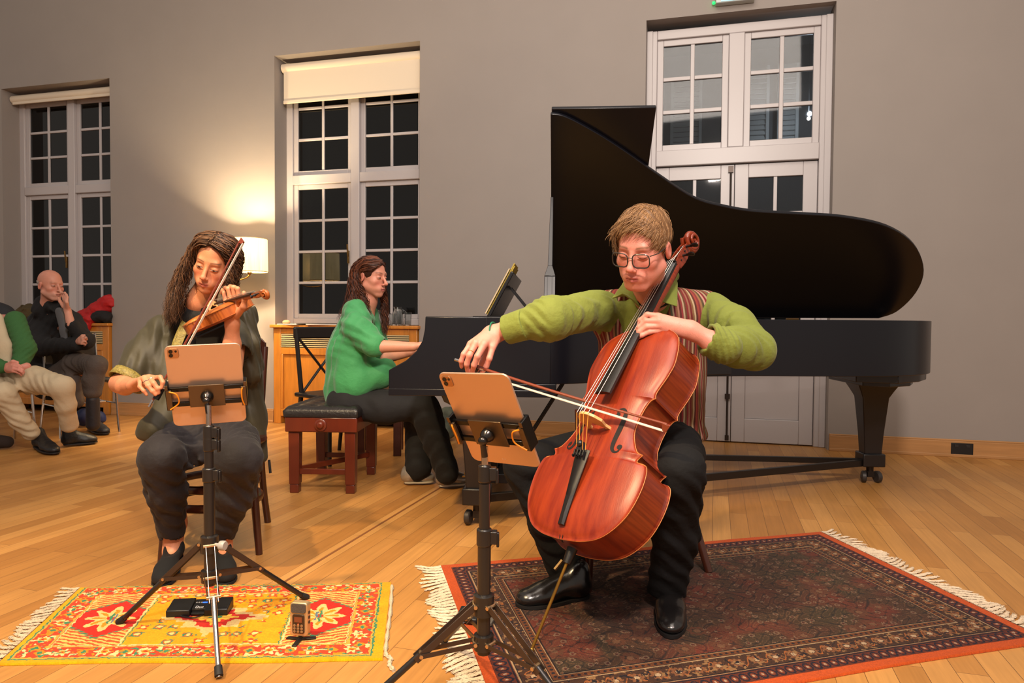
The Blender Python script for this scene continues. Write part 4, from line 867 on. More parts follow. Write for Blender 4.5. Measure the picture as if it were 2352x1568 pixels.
def surf(S, res, lo=None, hi=None, slack=1.0):
    """surface nets of S(p)=0, evaluated only in blocks near the surface"""
    lo = np.array(S.box[0] if lo is None else lo, float)-res*3; hi = np.array(S.box[1] if hi is None else hi, float)+res*3
    B = 12; nb = np.ceil((hi-lo)/(res*B)).astype(int); n = nb*B
    cx = [lo[i]+res*(np.arange(nb[i])*B+B/2) for i in range(3)]
    Cc = np.stack(np.meshgrid(*cx, indexing='ij'),-1).reshape(-1,3).astype(f32)
    dc = np.concatenate([S(Cc[i:i+200000]) for i in range(0,len(Cc),200000)])
    rad = res*B*0.87*1.45*slack+0.006
    act = np.argwhere((np.abs(dc)<rad).reshape(nb)); B1 = B+1
    off = np.stack(np.meshgrid(*[np.arange(B1)]*3, indexing='ij'),-1).reshape(-1,3)
    S1 = np.int64(n[1]+2)*np.int64(n[2]+2); S2 = np.int64(n[2]+2); key = lambda c: c[...,0].astype(np.int64)*S1+c[...,1]*S2+c[...,2]
    c8 = [(i,j,k) for i in (0,1) for j in (0,1) for k in (0,1)]; Vk, Vp, Ek, Ef = [], [], [[],[],[]], [[],[],[]]
    for s0 in range(0, len(act), 150):
        A = act[s0:s0+150]*B; P = (lo+(A[:,None,:]+off[None])*res).reshape(-1,3).astype(f32); D = S(P).reshape(-1,B1,B1,B1); neg = D < 0
        g = lambda c: (slice(None),slice(c[0],B+c[0]),slice(c[1],B+c[1]),slice(c[2],B+c[2]))
        cnt = sum(neg[g(c)].astype(np.int8) for c in c8); cl = np.argwhere((cnt>0)&(cnt<8))
        if len(cl) == 0: continue
        vals = np.stack([D[cl[:,0],cl[:,1]+c[0],cl[:,2]+c[1],cl[:,3]+c[2]] for c in c8],1); acc = np.zeros((len(cl),3)); num = np.zeros(len(cl))
        for a in range(8):
            for b_ in range(a+1,8):
                ca, cb = np.array(c8[a]), np.array(c8[b_])
                if abs(ca-cb).sum() != 1: continue
                va, vb = vals[:,a], vals[:,b_]; m = (va<0)!=(vb<0); t = np.where(m, va/(va-vb+1e-12), 0)
                acc += np.where(m[:,None], ca+(cb-ca)*t[:,None], 0); num += m
        gc = A[cl[:,0]]+cl[:,1:]; Vk.append(key(gc)); Vp.append(lo+(gc+acc/num[:,None])*res)
        for ax in range(3):
            s1 = [slice(None)]+[slice(0,B)]*3; s2 = list(s1); s2[ax+1] = slice(1,B1)
            a = neg[tuple(s1)]; E = np.argwhere(a != neg[tuple(s2)]); ge = A[E[:,0]]+E[:,1:]; Ek[ax].append(ge); Ef[ax].append(a[E[:,0],E[:,1],E[:,2],E[:,3]])
    Vk = np.concatenate(Vk); V = np.concatenate(Vp); o = np.argsort(Vk); Vk = Vk[o]; V = V[o]
    F = []; e = np.eye(3,dtype=int)
    for ax,(u,v) in ((0,(1,2)),(1,(2,0)),(2,(0,1))):
        E = np.concatenate(Ek[ax]); fl_ = np.concatenate(Ef[ax]); ok = (E[:,u]>0)&(E[:,v]>0); E = E[ok]; fl_ = fl_[ok]
        q = np.stack([key(E),key(E-e[u]),key(E-e[u]-e[v]),key(E-e[v])],1); ix = np.clip(np.searchsorted(Vk,q),0,len(Vk)-1); good = (Vk[ix]==q).all(1)
        ids = ix[good]; f2 = fl_[good]; ids[f2] = ids[f2][:, ::-1]; F.append(ids[:, ::-1])
    F = np.concatenate(F)
    E2 = np.concatenate([F[:,[0,1]],F[:,[1,2]],F[:,[2,3]],F[:,[3,0]]]); ia, ib = E2[:,0], E2[:,1]; c = np.bincount(ia,minlength=len(V))+np.bincount(ib,minlength=len(V))
    for _ in range(2):
        A = np.stack([np.bincount(ia,V[ib,d],len(V))+np.bincount(ib,V[ia,d],len(V)) for d in range(3)],1)
        V = V*0.6+0.4*A/np.maximum(c,1)[:,None]
    return V, F
def skin_mesh(name, parts, m, parent, colf=None):
    """several (solid, res, lo, hi) regions of one body -> ONE mesh object"""
    Vs, Fs, o = [], [], 0
    for S, res, lo, hi in parts:
        V, F = surf(S, res, lo, hi)
        Vs.append(V); Fs.append(F+o); o += len(V)
    V = np.concatenate(Vs); F = np.concatenate(Fs); c = colf(V) if colf else None
    ob = fast_mesh(name, V, F, m, None, c)
    if parent is not None: ob.parent = parent; ob.matrix_parent_inverse = parent.matrix_basis.inverted()
    return ob
def lin(c): return np.array(srgb(c)[:3])
# ------------------------------------------------------------------ heads
def head_solid(c, fwd, up, sc=1.0, jaw=1.0, nose=1.0, male=False, neck=None, neck_r=0.052, ears=True, width=1.0, lid=0.0):
    fwd = np.array(fwd,float); fwd /= np.linalg.norm(fwd); up = np.array(up,float); up -= fwd*(up@fwd); up /= np.linalg.norm(up); lat = np.cross(up, fwd)   # subject's left
    c = np.array(c,float); M = np.stack([lat,fwd,up],1)
    S = Solid(); L = lambda a,b_,cc: c+sc*(a*lat*width+b_*fwd+cc*up)
    S.ell(L(0,-0.016,0.034), np.array([0.076*width,0.098,0.084])*sc, M)
    S.ell(L(0,0.028,-0.030), np.array([0.062*width,0.058,0.078])*sc, M, 0.03*sc)
    for s in (-1,1):
        S.cap(L(s*(0.057 if male else 0.050),0.0,-0.060), L(s*(0.020 if male else 0.014),0.064,-0.104*jaw), 0.020*sc, (0.019 if male else 0.016)*sc, 0.022*sc); S.ell(L(s*0.034,0.040,-0.064), np.array([0.024,0.028,0.026])*sc, M, 0.02*sc)
        S.ell(L(s*0.041,0.056,-0.030), np.array([0.022,0.020,0.019])*sc, M, 0.02*sc)
    S.ell(L(0,0.076,-0.104*jaw), np.array([0.019 if male else 0.015,0.014,0.014])*sc, M, 0.016*sc)
    S.cap(L(-0.034,0.074,0.020), L(0.034,0.074,0.020), 0.011*sc, k=0.016*sc)
    S.cap(L(-0.018,0.0795,-0.071), L(0.018,0.0795,-0.071), 0.015*sc, k=0.028*sc)          # muzzle
    for s in (-1,1):
        S.ell(L(s*0.032,0.100,0.000), np.array([0.020,0.017,0.013])*sc, M, 0.014*sc, True)
    for s in (-1,1):
        S.ell(L(s*0.0315,0.0735,-0.003), np.array([0.0155,0.0150,0.0125])*sc, M, 0.004*sc)
        S.cap(L(s*0.018,0.0845,-0.0095), L(s*0.045,0.0775,-0.0085), 0.0022*sc, k=0.004*sc)   # lid rim
    S.cap(L(0,0.085,0.006), L(0,0.108*nose,-0.033), 0.0075*sc, 0.0095*sc, 0.009*sc)
    S.ell(L(0,0.1095*nose,-0.0375), np.array([0.0115,0.011,0.0095])*sc, M, 0.006*sc)
    for s in (-1,1): S.ell(L(s*0.0115,0.100,-0.043), np.array([0.0075,0.009,0.0070])*sc, M, 0.005*sc)
    for s in (-1,1): S.ell(L(s*0.0065,0.103,-0.0505), np.array([0.0032,0.0045,0.0026])*sc, M, 0.002*sc, True)
    S.chain([L(-0.023,0.084,-0.0715),L(-0.006,0.0965,-0.0675),L(0.006,0.0965,-0.0675),L(0.023,0.084,-0.0715)],[0.003*sc,0.0047*sc,0.0047*sc,0.003*sc],0.004*sc)
    S.chain([L(-0.020,0.084,-0.0745),L(0,0.0955,-0.0785),L(0.020,0.084,-0.0745)],[0.0035*sc,0.0060*sc,0.0035*sc],0.004*sc)
    S.chain([L(-0.022,0.092,-0.0730),L(0,0.1035,-0.0730),L(0.022,0.092,-0.0730)],[0.0010*sc,0.0016*sc,0.0010*sc],0.0025*sc,sub=True)
    if ears:
        for s in (-1,1):
            rt = np.array(Matrix.Rotation(R_(-14),3,'X')); Me = M@rt
            S.ell(L(s*0.080,-0.012,-0.012), np.array([0.0085,0.018,0.031])*sc, Me, 0.006*sc)
            S.ell(L(s*0.090,-0.009,-0.010), np.array([0.0075,0.010,0.019])*sc, Me, 0.005*sc, True)
    if neck is not None: S.chain([L(0,-0.022,-0.045)]+[np.array(p) for p in neck], [neck_r*sc]+[neck_r*(1+0.12*i) for i in range(1,len(neck)+1)], 0.028)
    S.loc = lambda P: ((P-c)@M)/sc/np.array([width,1,1])
    S.L = L; S.M = M; S.c = c
    return S
def face_cols(S, skin, lip, brow, lash=(40,24,20), blush=(190,90,80), stubble=None, eyes='down', beard=0.0, browth=0.0035, iris=(60,45,35), brow_w=1.0):
    sk = lin(skin); lp = lin(lip); br = lin(brow); la = lin(lash); bl = lin(blush)
    def f(V):
        q = S.loc(V); a, b_, c = q[:,0], q[:,1], q[:,2]; aa = np.abs(a); front = b_ > 0.045
        C = np.tile(sk, (len(V),1))*(1+0.05*wnoise(V.astype(f32), 60, 3))[:,None]
        def mix(col, w): 
            nonlocal C
            w = np.clip(w,0,1)[:,None]; C = C*(1-w)+col*w
        near = (np.abs(c) < 0.14)&(b_ > -0.03)
        mix(bl, 0.45*np.exp(-(((aa-0.040)/0.020)**2+((c+0.038)/0.018)**2))*front)
        mix(bl, 0.40*np.exp(-((a/0.012)**2+((c+0.040)/0.012)**2))*(b_>0.09))
        mix(bl, 0.45*np.exp(-(((c+0.012)/0.03)**2))*(aa>0.078)*near)
        if stubble is not None: mix(lin(stubble), 0.22*np.clip((-0.050-c)/0.02,0,1)*front*(c>-0.14)); mix(lin(stubble), 0.2*np.clip((-0.04-c)/0.03,0,1)*(b_>-0.01)*(b_<=0.045)*(c>-0.12))
        # lips
        lw = np.exp(-(np.maximum(np.abs(a)-0.016,0)/0.004)**2-(np.maximum(np.abs(c+0.073)-0.0065,0)/0.0016)**2)*(b_>0.08); mix(lp, lw)
        mix(lp*0.25, 0.8*np.exp(-((c+0.0730+0.0)/0.0012)**2-(np.maximum(aa-0.019,0)/0.003)**2)*(b_>0.08))
        # brows
        bc = 0.0215+0.004*np.sin(np.clip((aa-0.012)/0.04,0,1)*pi*0.8)-0.25*np.maximum(aa-0.042,0)
        mix(br, brow_w*np.exp(-((c-bc)/browth)**2)*(aa>0.012)*(aa<0.052)*(b_>0.04)*np.clip((aa-0.010)/0.006,0,1)*np.clip((0.056-aa)/0.010,0,1))
        # eyes
        e = (aa-0.0315)/0.0145; op = (b_>0.06)
        if eyes == 'down':
            cl = -0.0085+0.0035*e*e; mix(la, 0.95*np.exp(-((c-cl)/0.0016)**2)*(np.abs(e)<1.05)*op)
            mix(la, 0.35*np.exp(-((c-0.0095-(-0.004)*e*e)/0.0014)**2)*(np.abs(e)<1.1)*op)
        else:
            hgt = {'open':0.0052,'half':0.0034}[eyes]; c0 = -0.0025 if eyes=='open' else -0.005; inside = (np.abs(c-c0) < hgt*(1-e*e))&op&(np.abs(e)<1)
            C[inside] = lin((196,180,170)); ir = inside&(((aa-0.0315)**2+(c-c0)**2) < 0.0052**2); C[ir] = lin(iris); 
            pu = inside&(((aa-0.0315)**2+(c-c0)**2) < 0.0024**2); C[pu] = lin((10,8,8))
            up_ = c0+hgt*(1-e*e); mix(la, 0.9*np.exp(-((c-up_)/0.0014)**2)*(np.abs(e)<1.1)*op); lo_ = c0-hgt*(1-e*e); mix(la, 0.45*np.exp(-((c-lo_)/0.0011)**2)*(np.abs(e)<1.0)*op)
        mix(bl*0.6, 0.30*np.exp(-(((aa-0.030)/0.018)**2+((c-0.006)/0.008)**2))*op)
        return C
    return f
def hand_solid(S, wrist, knuckles, fingers, thumb, r=1.0, palm_n=None, forearm=None, far_r=(0.030,0.038), k=0.009, fr=0.0082):
    """wrist point; 4 knuckles; per finger [PIP, DIP, tip]; thumb [base, mcp, ip, tip]"""
    w = np.array(wrist); kn = [np.array(p) for p in knuckles]; mid = sum(kn)/4
    ac = kn[3]-kn[0]; ac = ac/np.linalg.norm(ac); pn = np.cross(mid-w, ac); pn /= np.linalg.norm(pn)
    if palm_n is None: palm_n = pn
    for i, p in enumerate(kn):
        ws = w+ac*(i-1.5)*0.011*r
        S.cap(ws, p, 0.0135*r, 0.0108*r, 0.012*r)
    S.cap(w-(mid-w)*0.05, w+(mid-w)*0.45, 0.021*r, 0.020*r, 0.014*r, flat=(pn,0.75))
    for i, (p, fg) in enumerate(zip(kn, fingers)):
        q = (1.0,1.06,1.0,0.88)[i] if len(fingers)==4 else 1
        S.chain([p]+[np.array(x) for x in fg], [0.0102*r*q, 0.0086*r*q, 0.0078*r*q, 0.0066*r*q], 0.004*r)
    t = [np.array(x) for x in thumb]; S.chain(t, [0.0150*r,0.0115*r,0.0098*r,0.0078*r][:len(t)], 0.008*r)
    if forearm is not None:
        fa = [np.array(x) for x in forearm]; S.chain([w]+fa, [0.0245*r]+list(far_r), 0.02)
    return S
def strands(name, guides, n, m, parent, rad=0.0016, spread=0.012, curl=0.006, cf=9.0, seg=16, sides=3, col=((50,34,24),(96,66,44)), root_spread=None, seed=1, taper=True, lenvar=0.15, flat=1.0):
    """hair: each lock blends two neighbouring guide curves and waves along its length; ONE mesh"""
    r = np.random.default_rng(seed); G = [np.array(g,float) for g in guides]
    def resample(g, k):
        d = np.r_[0,np.cumsum(np.linalg.norm(np.diff(g,axis=0),axis=1))]; d /= d[-1]; t = np.linspace(0,1,k); return np.stack([np.interp(t,d,g[:,i]) for i in range(3)],1)
    G = [resample(np.array(catmull(list(g),6)), seg) for g in G]; t = np.linspace(0,1,seg)
    Vs, Fs, Cs = [], [], []; o = 0; c0, c1 = lin(col[0]), lin(col[1])
    base = np.array([(i*sides+j, i*sides+(j+1)%sides, (i+1)*sides+(j+1)%sides, (i+1)*sides+j) for i in range(seg-1) for j in range(sides)])
    for s in range(n):
        u = r.uniform(0,len(G)-1-1e-6); i = int(u); f = u-i; g = G[i]*(1-f)+G[i+1]*f
        rs_ = spread if root_spread is None else root_spread
        off = r.normal(size=3); off /= np.linalg.norm(off); off *= r.uniform(0,1)**0.5
        g = g+off*(rs_*(1-t)+spread*t)[:,None]
        cut = 1-lenvar*r.uniform(); g = g[0]+(np.stack([np.interp(t*cut,t,g[:,j]) for j in range(3)],1)-g[0])
        T = np.gradient(g,axis=0); T /= np.linalg.norm(T,axis=1)[:,None]+1e-9; ref = r.normal(size=3); X = np.cross(T,ref); X /= np.linalg.norm(X,axis=1)[:,None]+1e-9; Y = np.cross(T,X)
        ph = r.uniform(0,6.28); fr = cf*r.uniform(0.8,1.25); A = curl*r.uniform(0.5,1.3)*np.clip(t*3,0,1)
        g = g+X*(A*np.sin(fr*t*2*pi*0.5+ph))[:,None]+Y*(A*np.cos(fr*t*2*pi*0.5+ph))[:,None]
        rr = rad*r.uniform(0.7,1.3)*(np.clip(1.15-t,0.12,1) if taper else np.ones(seg))
        for j in range(sides):
            a = 2*pi*j/sides
            Vs.append(g+rr[:,None]*(math.cos(a)*X+flat*math.sin(a)*Y))
        Cs.append(np.tile(c0+(c1-c0)*r.uniform()**1.5,(seg*sides,1))*(1+0.25*np.repeat(t,sides)[:,None]*0))
        Fs.append(base+o); o += seg*sides
    V = np.concatenate([np.stack(Vs[i*sides:(i+1)*sides],1).reshape(-1,3) for i in range(n)])
    ob = fast_mesh(name, V, np.concatenate(Fs), m, None, np.concatenate(Cs))
    if parent is not None: ob.parent = parent; ob.matrix_parent_inverse = parent.matrix_basis.inverted()
    return ob
def sheet(P3, th, name, m, parent, sub=2):
    """a small piece of cloth: ring of 3-D points, filled, thickened and softened"""
    P3 = [np.array(p,float) for p in P3]; c = sum(P3)/len(P3); V = [tuple(p) for p in P3]+[tuple(c)]; n = len(P3)
    o = MB().add(V, [(i,(i+1)%n,n) for i in range(n)]).build(name, m, None, ang=180)
    a = o.modifiers.new('s','SUBSURF'); a.subdivision_type = 'SIMPLE'; a.levels = a.render_levels = sub
    a = o.modifiers.new('t','SOLIDIFY'); a.thickness = th; a.offset = 0; a = o.modifiers.new('b','BEVEL'); a.width = th*0.4; a.segments = 2
    return put(o, parent)
def put(o, parent):
    o.parent = parent; o.matrix_parent_inverse = parent.matrix_basis.inverted(); return o
M_skin = attr_mat('skin', rough=0.48, bump=0.12, bscale=260, spec=0.4, sss=0.12, var=0.04)
M_hair = attr_mat('hair', rough=0.42, spec=0.35)
def garment(name, S, res, m, parent, lo=None, hi=None, colf=None):
    return skin_mesh(name, [(S,res,lo,hi)], m, parent, colf)
# ------------------------------------------------------------------ clothing helpers
def shoe(parent, heel, toe, m, msole, W_=0.047, H_=0.085, low=False, heel_h=0.0, name='shoe', res=0.004, laces=None, z0=0.0, ankle=None):
    heel = np.array(heel,float); toe = np.array(toe,float); heel[2] = toe[2] = z0; d = toe-heel; L = np.linalg.norm(d); d /= L; s = np.cross(d,(0,0,1.0)); u = np.array([0,0,1.0])
    P = lambda t,a,h: heel+d*L*t+s*a+u*h
    M = np.stack([d,s,u],1); S = Solid(); hh = heel_h
    S.ell(P(0.16,0,0.040+hh), (0.048,W_*0.74,0.044), M); S.ell(P(0.70,0,0.028+hh*0.15), (L*0.25,W_,0.031), M, 0.03); S.ell(P(0.86,0,0.024), (L*0.135,W_*0.82,0.024), M, 0.02)
    S.cap(P(0.2,0,0.045+hh*0.8), P(0.62,0,0.036+hh*0.2), W_*0.78, W_*0.82, 0.03, flat=(u,0.9))
    if not low: S.cap(P(0.17,0,0.05+hh), P(0.14,0,H_+hh), W_*0.80, W_*0.76, 0.03); S.cap(P(0.24,0,H_*0.8+hh), P(0.5,0,0.052+hh*0.4), W_*0.62, W_*0.55, 0.03)
    else: S.ell(P(0.36,0,0.078+hh*0.8), (L*0.29,W_*0.72,0.040), M, 0.010, True)
    S.fn(lambda Q: (z0+0.006-Q[:,2]), 0.004, False) if False else None
    base = S.ops; f0 = S.__call__
    lo, hi = S.box; lo = lo.copy(); lo[2] = z0-0.01; S.box = (lo, hi)
    slope = lambda Q: z0+0.008+hh*np.clip(1-((Q-heel.astype(f32))@d.astype(f32))/(L*0.62),0,1)
    S.ops.append((lambda Q: -(slope(Q)-Q[:,2])*-1*-1 if False else (Q[:,2]-slope(Q)), 0.003, True))
    o = skin_mesh(name, [(S,res,None,None)], m, parent)
    # sole from the plan outline
    n = 26; ol = []
    for i in range(n):
        a = 2*pi*i/n; t = 0.5-0.5*math.cos(a); wv = W_*(0.70+0.34*math.sin(min(max((t-0.35)/0.62,0),1)*pi)); wv *= min(1,(1-abs(2*t-1)**6))**0.5+0.12 if 0<t<1 else 0.1
        ol.append((t, math.copysign(min(wv,W_*1.05), math.sin(a)) if abs(math.sin(a))>1e-6 else 0))
    zt = lambda t: 0.010+hh*max(0,1-t/0.62)
    V = [P(t*1.01-0.005,a,(0.0005 if not hh or t>0.6 else hh*max(0,1-t/0.62))) for t,a in ol]+[P(t*1.01-0.005,a,zt(t)) for t,a in ol]
    b = MB().add(V,[tuple(range(n-1,-1,-1)),tuple(range(n,2*n))]+[(i,(i+1)%n,n+(i+1)%n,n+i) for i in range(n)])
    if hh: b.tube([P(0.06,0,0.0005),P(0.10,0,hh+0.005)],[0.007,0.014],10)
    elif name != 'slipper': b.box((0,0,0),(0,0,0)) if False else None
    so = b.build('sole', msole, None, ang=50); so.parent = o
    if laces:
        lm, cnt = laces; lb = MB()
        for i in range(cnt):
            t = 0.30+0.24*i/max(cnt-1,1); h = 0.098-(t-0.30)*0.17+hh*0.3 if not low else 0.075-(t-0.3)*0.10
            lb.tube([P(t,-W_*0.42,h-0.012),P(t+0.02,0,h),P(t,W_*0.42,h-0.012)],0.0022,6)
        l = lb.build('laces', lm, None); l.parent = o
    return o
def short_hair(name, S, n, mask, m, parent, length=0.035, lift=0.25, rad=0.0011, col=((90,64,40),(150,112,74)), whorl=(0.01,-0.05,0.1), flow=None, seed=3, seg=6, curl=0.002, r3=(0.079,0.101,0.088), ctr=(0,-0.016,0.034), sc=1.0):
    r = np.random.default_rng(seed); Vs, Fs, Cs = [], [], []; o = 0; sides = 3; c0, c1 = lin(col[0]), lin(col[1]); k = 0
    r3 = np.array(r3); ctr = np.array(ctr); wh = np.array(whorl)
    base = np.array([(i*sides+j, i*sides+(j+1)%sides, (i+1)*sides+(j+1)%sides, (i+1)*sides+j) for i in range(seg-1) for j in range(sides)])
    fl = np.array(flow if (flow is not None and not callable(flow)) else (0,0,0))
    while k < n:
        u = r.normal(size=3); u /= np.linalg.norm(u); p = ctr+u*r3
        if not mask(p): continue
        nrm = u/r3; nrm /= np.linalg.norm(nrm); k += 1
        dv = (p-wh); dv -= nrm*(dv@nrm); dv /= np.linalg.norm(dv)+1e-6; dv = dv+(np.array(flow(p)) if callable(flow) else fl)+r.normal(size=3)*0.13; g = [p-nrm*0.004]; d = dv+nrm*lift*r.uniform(0.6,1.8); L = length*r.uniform(0.6,1.25)
        for i in range(1, seg):
            d = d/np.linalg.norm(d); q = g[-1]+d*L/(seg-1); v = (q-ctr)/r3; ln = np.linalg.norm(v)
            if ln < 1.02: q = ctr+v/ln*1.02*r3
            g.append(q); d = d-nrm*0.22+np.array([0,0,-0.10])+r.normal(size=3)*0.05
        g = np.array([S.L(a_*1.0,b_,c_) for a_,b_,c_ in g]); T = np.gradient(g,axis=0); T /= np.linalg.norm(T,axis=1)[:,None]+1e-9; X = np.cross(T,r.normal(size=3)); X /= np.linalg.norm(X,axis=1)[:,None]+1e-9; Y = np.cross(T,X)
        rr = rad*np.linspace(1.1,0.25,seg)
        Vs.append(np.stack([g+rr[:,None]*(math.cos(2*pi*j/3)*X+math.sin(2*pi*j/3)*Y) for j in range(3)],1).reshape(-1,3)); Cs.append(np.tile(c0+(c1-c0)*r.uniform()**1.2,(seg*3,1))); Fs.append(base+o); o += seg*3
    ob = fast_mesh(name, np.concatenate(Vs), np.concatenate(Fs), m, None, np.concatenate(Cs)); return put(ob, parent)
def hair_cap(S, mask_ops, res, m, parent, col, r3=(0.080,0.102,0.089), ctr=(0,-0.016,0.034), amp=0.002, name='hair_cap'):
    H = Solid(); H.ell(S.L(*ctr), np.array(r3), S.M); mask_ops(H)
    H.warp.append(lambda P: amp*np.sin(wnoise(P,14,5)*9+(P@np.array([37,61,23],f32))*4)*1.0)
    c = lin(col); return skin_mesh(name, [(H,res,None,None)], m, parent, lambda V: np.tile(c,(len(V),1))*(1+0.25*wnoise(V.astype(f32),90,4))[:,None])
def person(name_label, loc):
    return empty('person', loc, 0, name_label, 'person')
# ------------------------------------------------------------------ the cellist
pc = person('man in a green shirt, striped waistcoat and glasses bowing the cello', (0.53,2.55,0))
Hc = head_solid(at(1476,566,2.33), (-0.50,-0.76,-0.40), (-0.03,-0.25,0.95), sc=1.09, male=True, jaw=1.0, neck=[at(1492,668,2.52), at(1505,715,2.64)], neck_r=0.055, width=0.98)
wr = at(1133,766,2.405)
hr = Solid(); hand_solid(hr, wr, [at(1131,797,2.345),at(1112,790,2.330),at(1093,788,2.335),at(1081,790,2.350)],
    [[at(1124,823,2.330),at(1117,841,2.340),at(1107,855,2.355)],[at(1097,818,2.310),at(1089,838,2.320),at(1085,854,2.345)],[at(1078,816,2.315),at(1072,836,2.325),at(1074,852,2.345)],[at(1065,813,2.330),at(1059,829,2.335),at(1060,842,2.350)]],
    [at(1133,785,2.395),at(1120,812,2.405),at(1108,832,2.410),at(1096,848,2.405)], r=1.2, forearm=[at(1180,752,2.39)], far_r=(0.034,), k=0.009)
wl = at(1588,758,2.260)
hl = Solid(); hand_solid(hl, wl, [at(1512,726,2.280),at(1514,737,2.270),at(1518,748,2.270),at(1524,758,2.275)],
    [[at(1487,722,2.290),at(1471,735,2.300),at(1466,751,2.310)],[at(1484,737,2.280),at(1468,751,2.290),at(1460,764,2.305)],[at(1486,750,2.275),at(1469,762,2.285),at(1456,772,2.295)],[at(1492,762,2.275),at(1475,770,2.280),at(1462,777,2.290)]],
    [at(1560,748,2.295),at(1530,738,2.390),at(1505,735,2.420),at(1490,735,2.430)], r=1.08, forearm=[at(1640,788,2.255),at(1680,800,2.275)], far_r=(0.035,0.03), k=0.009)
fcol = face_cols(Hc, (214,142,124), (176,98,92), (120,86,58), blush=(206,104,92), stubble=(190,122,104), eyes='down', brow_w=0.9)
def ccol(V):
    C = fcol(V); far = np.abs(Hc.loc(V)).max(1) > 0.16
    C[far] = lin((214,142,124))*(1+0.06*wnoise(V[far].astype(f32),50,6))[:,None]; return C
ub = Solid(); ub.chain([at(1505,715,2.66), np.array([0.55,2.68,0.92]), np.array([0.54,2.67,0.62])], [0.06,0.13,0.13], 0.05, flat=((0,1,0),0.7)); ub.chain([at(1505,735,2.66), at(1400,722,2.62), at(1262,733,2.35), at(1180,752,2.39)], [0.06,0.05,0.042,0.034], 0.03); ub.chain([at(1505,735,2.66), at(1620,728,2.64), at(1735,805,2.38), at(1680,800,2.29)], [0.06,0.05,0.042,0.032], 0.03)
skin_mesh('body', [(Merge([Hc,hr,hl,ub]),0.0024,None,None)], M_skin, pc, ccol)
def cm(p):
    a,b_,c = p; 
    if abs(a) > 0.066 and -0.035 < b_ < 0.035 and c < 0.012: return False
    hl_ = 0.078+0.10*max(min(abs(a),0.05)-0.02,0) if b_ > 0.055 else (0.0 if b_ > 0.02 else -0.062+(b_+0.1)*0.35)
    if 0.02 < b_ <= 0.055: hl_ = -0.006+ (b_-0.02)*2.4
    return c > hl_
hair_cap(Hc, lambda H: (H.ell(Hc.L(0,0.095,-0.03),(0.10,0.085,0.112),Hc.M,0.01,True), H.ell(Hc.L(0,0.0,-0.11),(0.2,0.13,0.085),Hc.M,0.01,True), H.ell(Hc.L(0.09,0.0,-0.02),(0.03,0.04,0.045),Hc.M,0.01,True), H.ell(Hc.L(-0.09,0.0,-0.02),(0.03,0.04,0.045),Hc.M,0.01,True)), 0.003, M_hair, pc, (112,80,50), r3=np.array((0.081,0.104,0.092))*1.09)
short_hair('hair', Hc, 4200, cm, M_hair, pc, length=0.050, lift=0.35, rad=0.0012, col=((108,76,46),(176,134,90)), whorl=(0.0,-0.07,0.10), flow=lambda p: (-0.85,0.05,0.45) if (p[1] > 0.035 and p[2] > 0.06) else (-0.35,0.3,0), r3=(0.080,0.104,0.090))
# glasses
gl = MB()
def rrect(cx, cc, w, h, r, b0):
    return [Hc.L(cx+x, b0-0.35*(abs(cx+x)-0.03 if abs(cx+x)>0.03 else 0)**1.0*0.6, cc+z) for x,z in rounded(w,h,r,5)]
for s in (-1,1):
    P = rrect(s*0.034,-0.010,0.052,0.042,0.014,0.106); gl.tube(P+[P[0]], 0.0022, 6, cap=False)
    gl.tube([Hc.L(s*0.060,0.094,0.004),Hc.L(s*0.074,0.06,0.002),Hc.L(s*0.079,0.0,0.004),Hc.L(s*0.080,-0.02,-0.004)],0.0018,6)
gl.tube([Hc.L(-0.0085,0.106,-0.002),Hc.L(0,0.109,0.0),Hc.L(0.0085,0.106,-0.002)],0.0015,6)
put(gl.build('glasses', mat('dark_glasses_frame', (48,44,40), 0.25), None), pc)
# shirt
M_green = mat('green_cotton', (112,122,42), 0.8, bump=0.35, bscale=45, var=0.05, sheen=0.1)
shR = at(1385,708,2.60); elR = at(1262,733,2.35); cuR = at(1186,750,2.372); shL = at(1632,712,2.62); elL = at(1735,805,2.38); cuL = at(1648,788,2.27)
chest = np.array([0.555,2.66,0.93]); pel = np.array([0.535,2.66,0.56])
T = Solid(); Y_ = np.array([0,1.0,0])
T.cap(pel, np.array([0.55,2.67,0.90]), 0.195, 0.200, 0.03, flat=(Y_,0.62)); T.cap(lerp(shR,chest,0.25)+np.array([0,0.03,-0.02]), lerp(shL,chest,0.25)+np.array([0,0.03,-0.02]), 0.078, 0.078, 0.06); T.cap(at(1500,700,2.60), np.array([0.55,2.64,1.02]), 0.072, 0.09, 0.05)
T.chain([shR, elR, cuR], [0.072,0.066,0.053], 0.05); T.chain([shL, lerp(shL,elL,0.5)+np.array([0.008,0,0.012]), elL], [0.070,0.066,0.064], 0.05); T.chain([elL, lerp(elL,cuL,0.5), cuL], [0.064,0.062,0.052], 0.03)
T.cap(lerp(cuR,wr,-0.2), lerp(cuR,wr,1.5), 0.040, 0.042, 0.003, sub=True)
T.cap(lerp(cuL,wl,0.05), lerp(cuL,wl,1.4), 0.040, 0.046, 0.003, sub=True)
T.cut(lerp(cuR,wr,0.30), wr-cuR)
T.folds(elR, cuR, 0.0075, 0.040, 2, 0.12, 1.0); T.folds(shR, elR, 0.006, 0.085, 3, 0.16, 1.2); T.folds(shL, elL, 0.007, 0.070, 4, 0.16, 1.1); T.folds(elL, cuL, 0.008, 0.05, 5, 0.13, 1.3); T.ripple(0.003,16,8)
garment('shirt', T, 0.0048, M_green, pc)
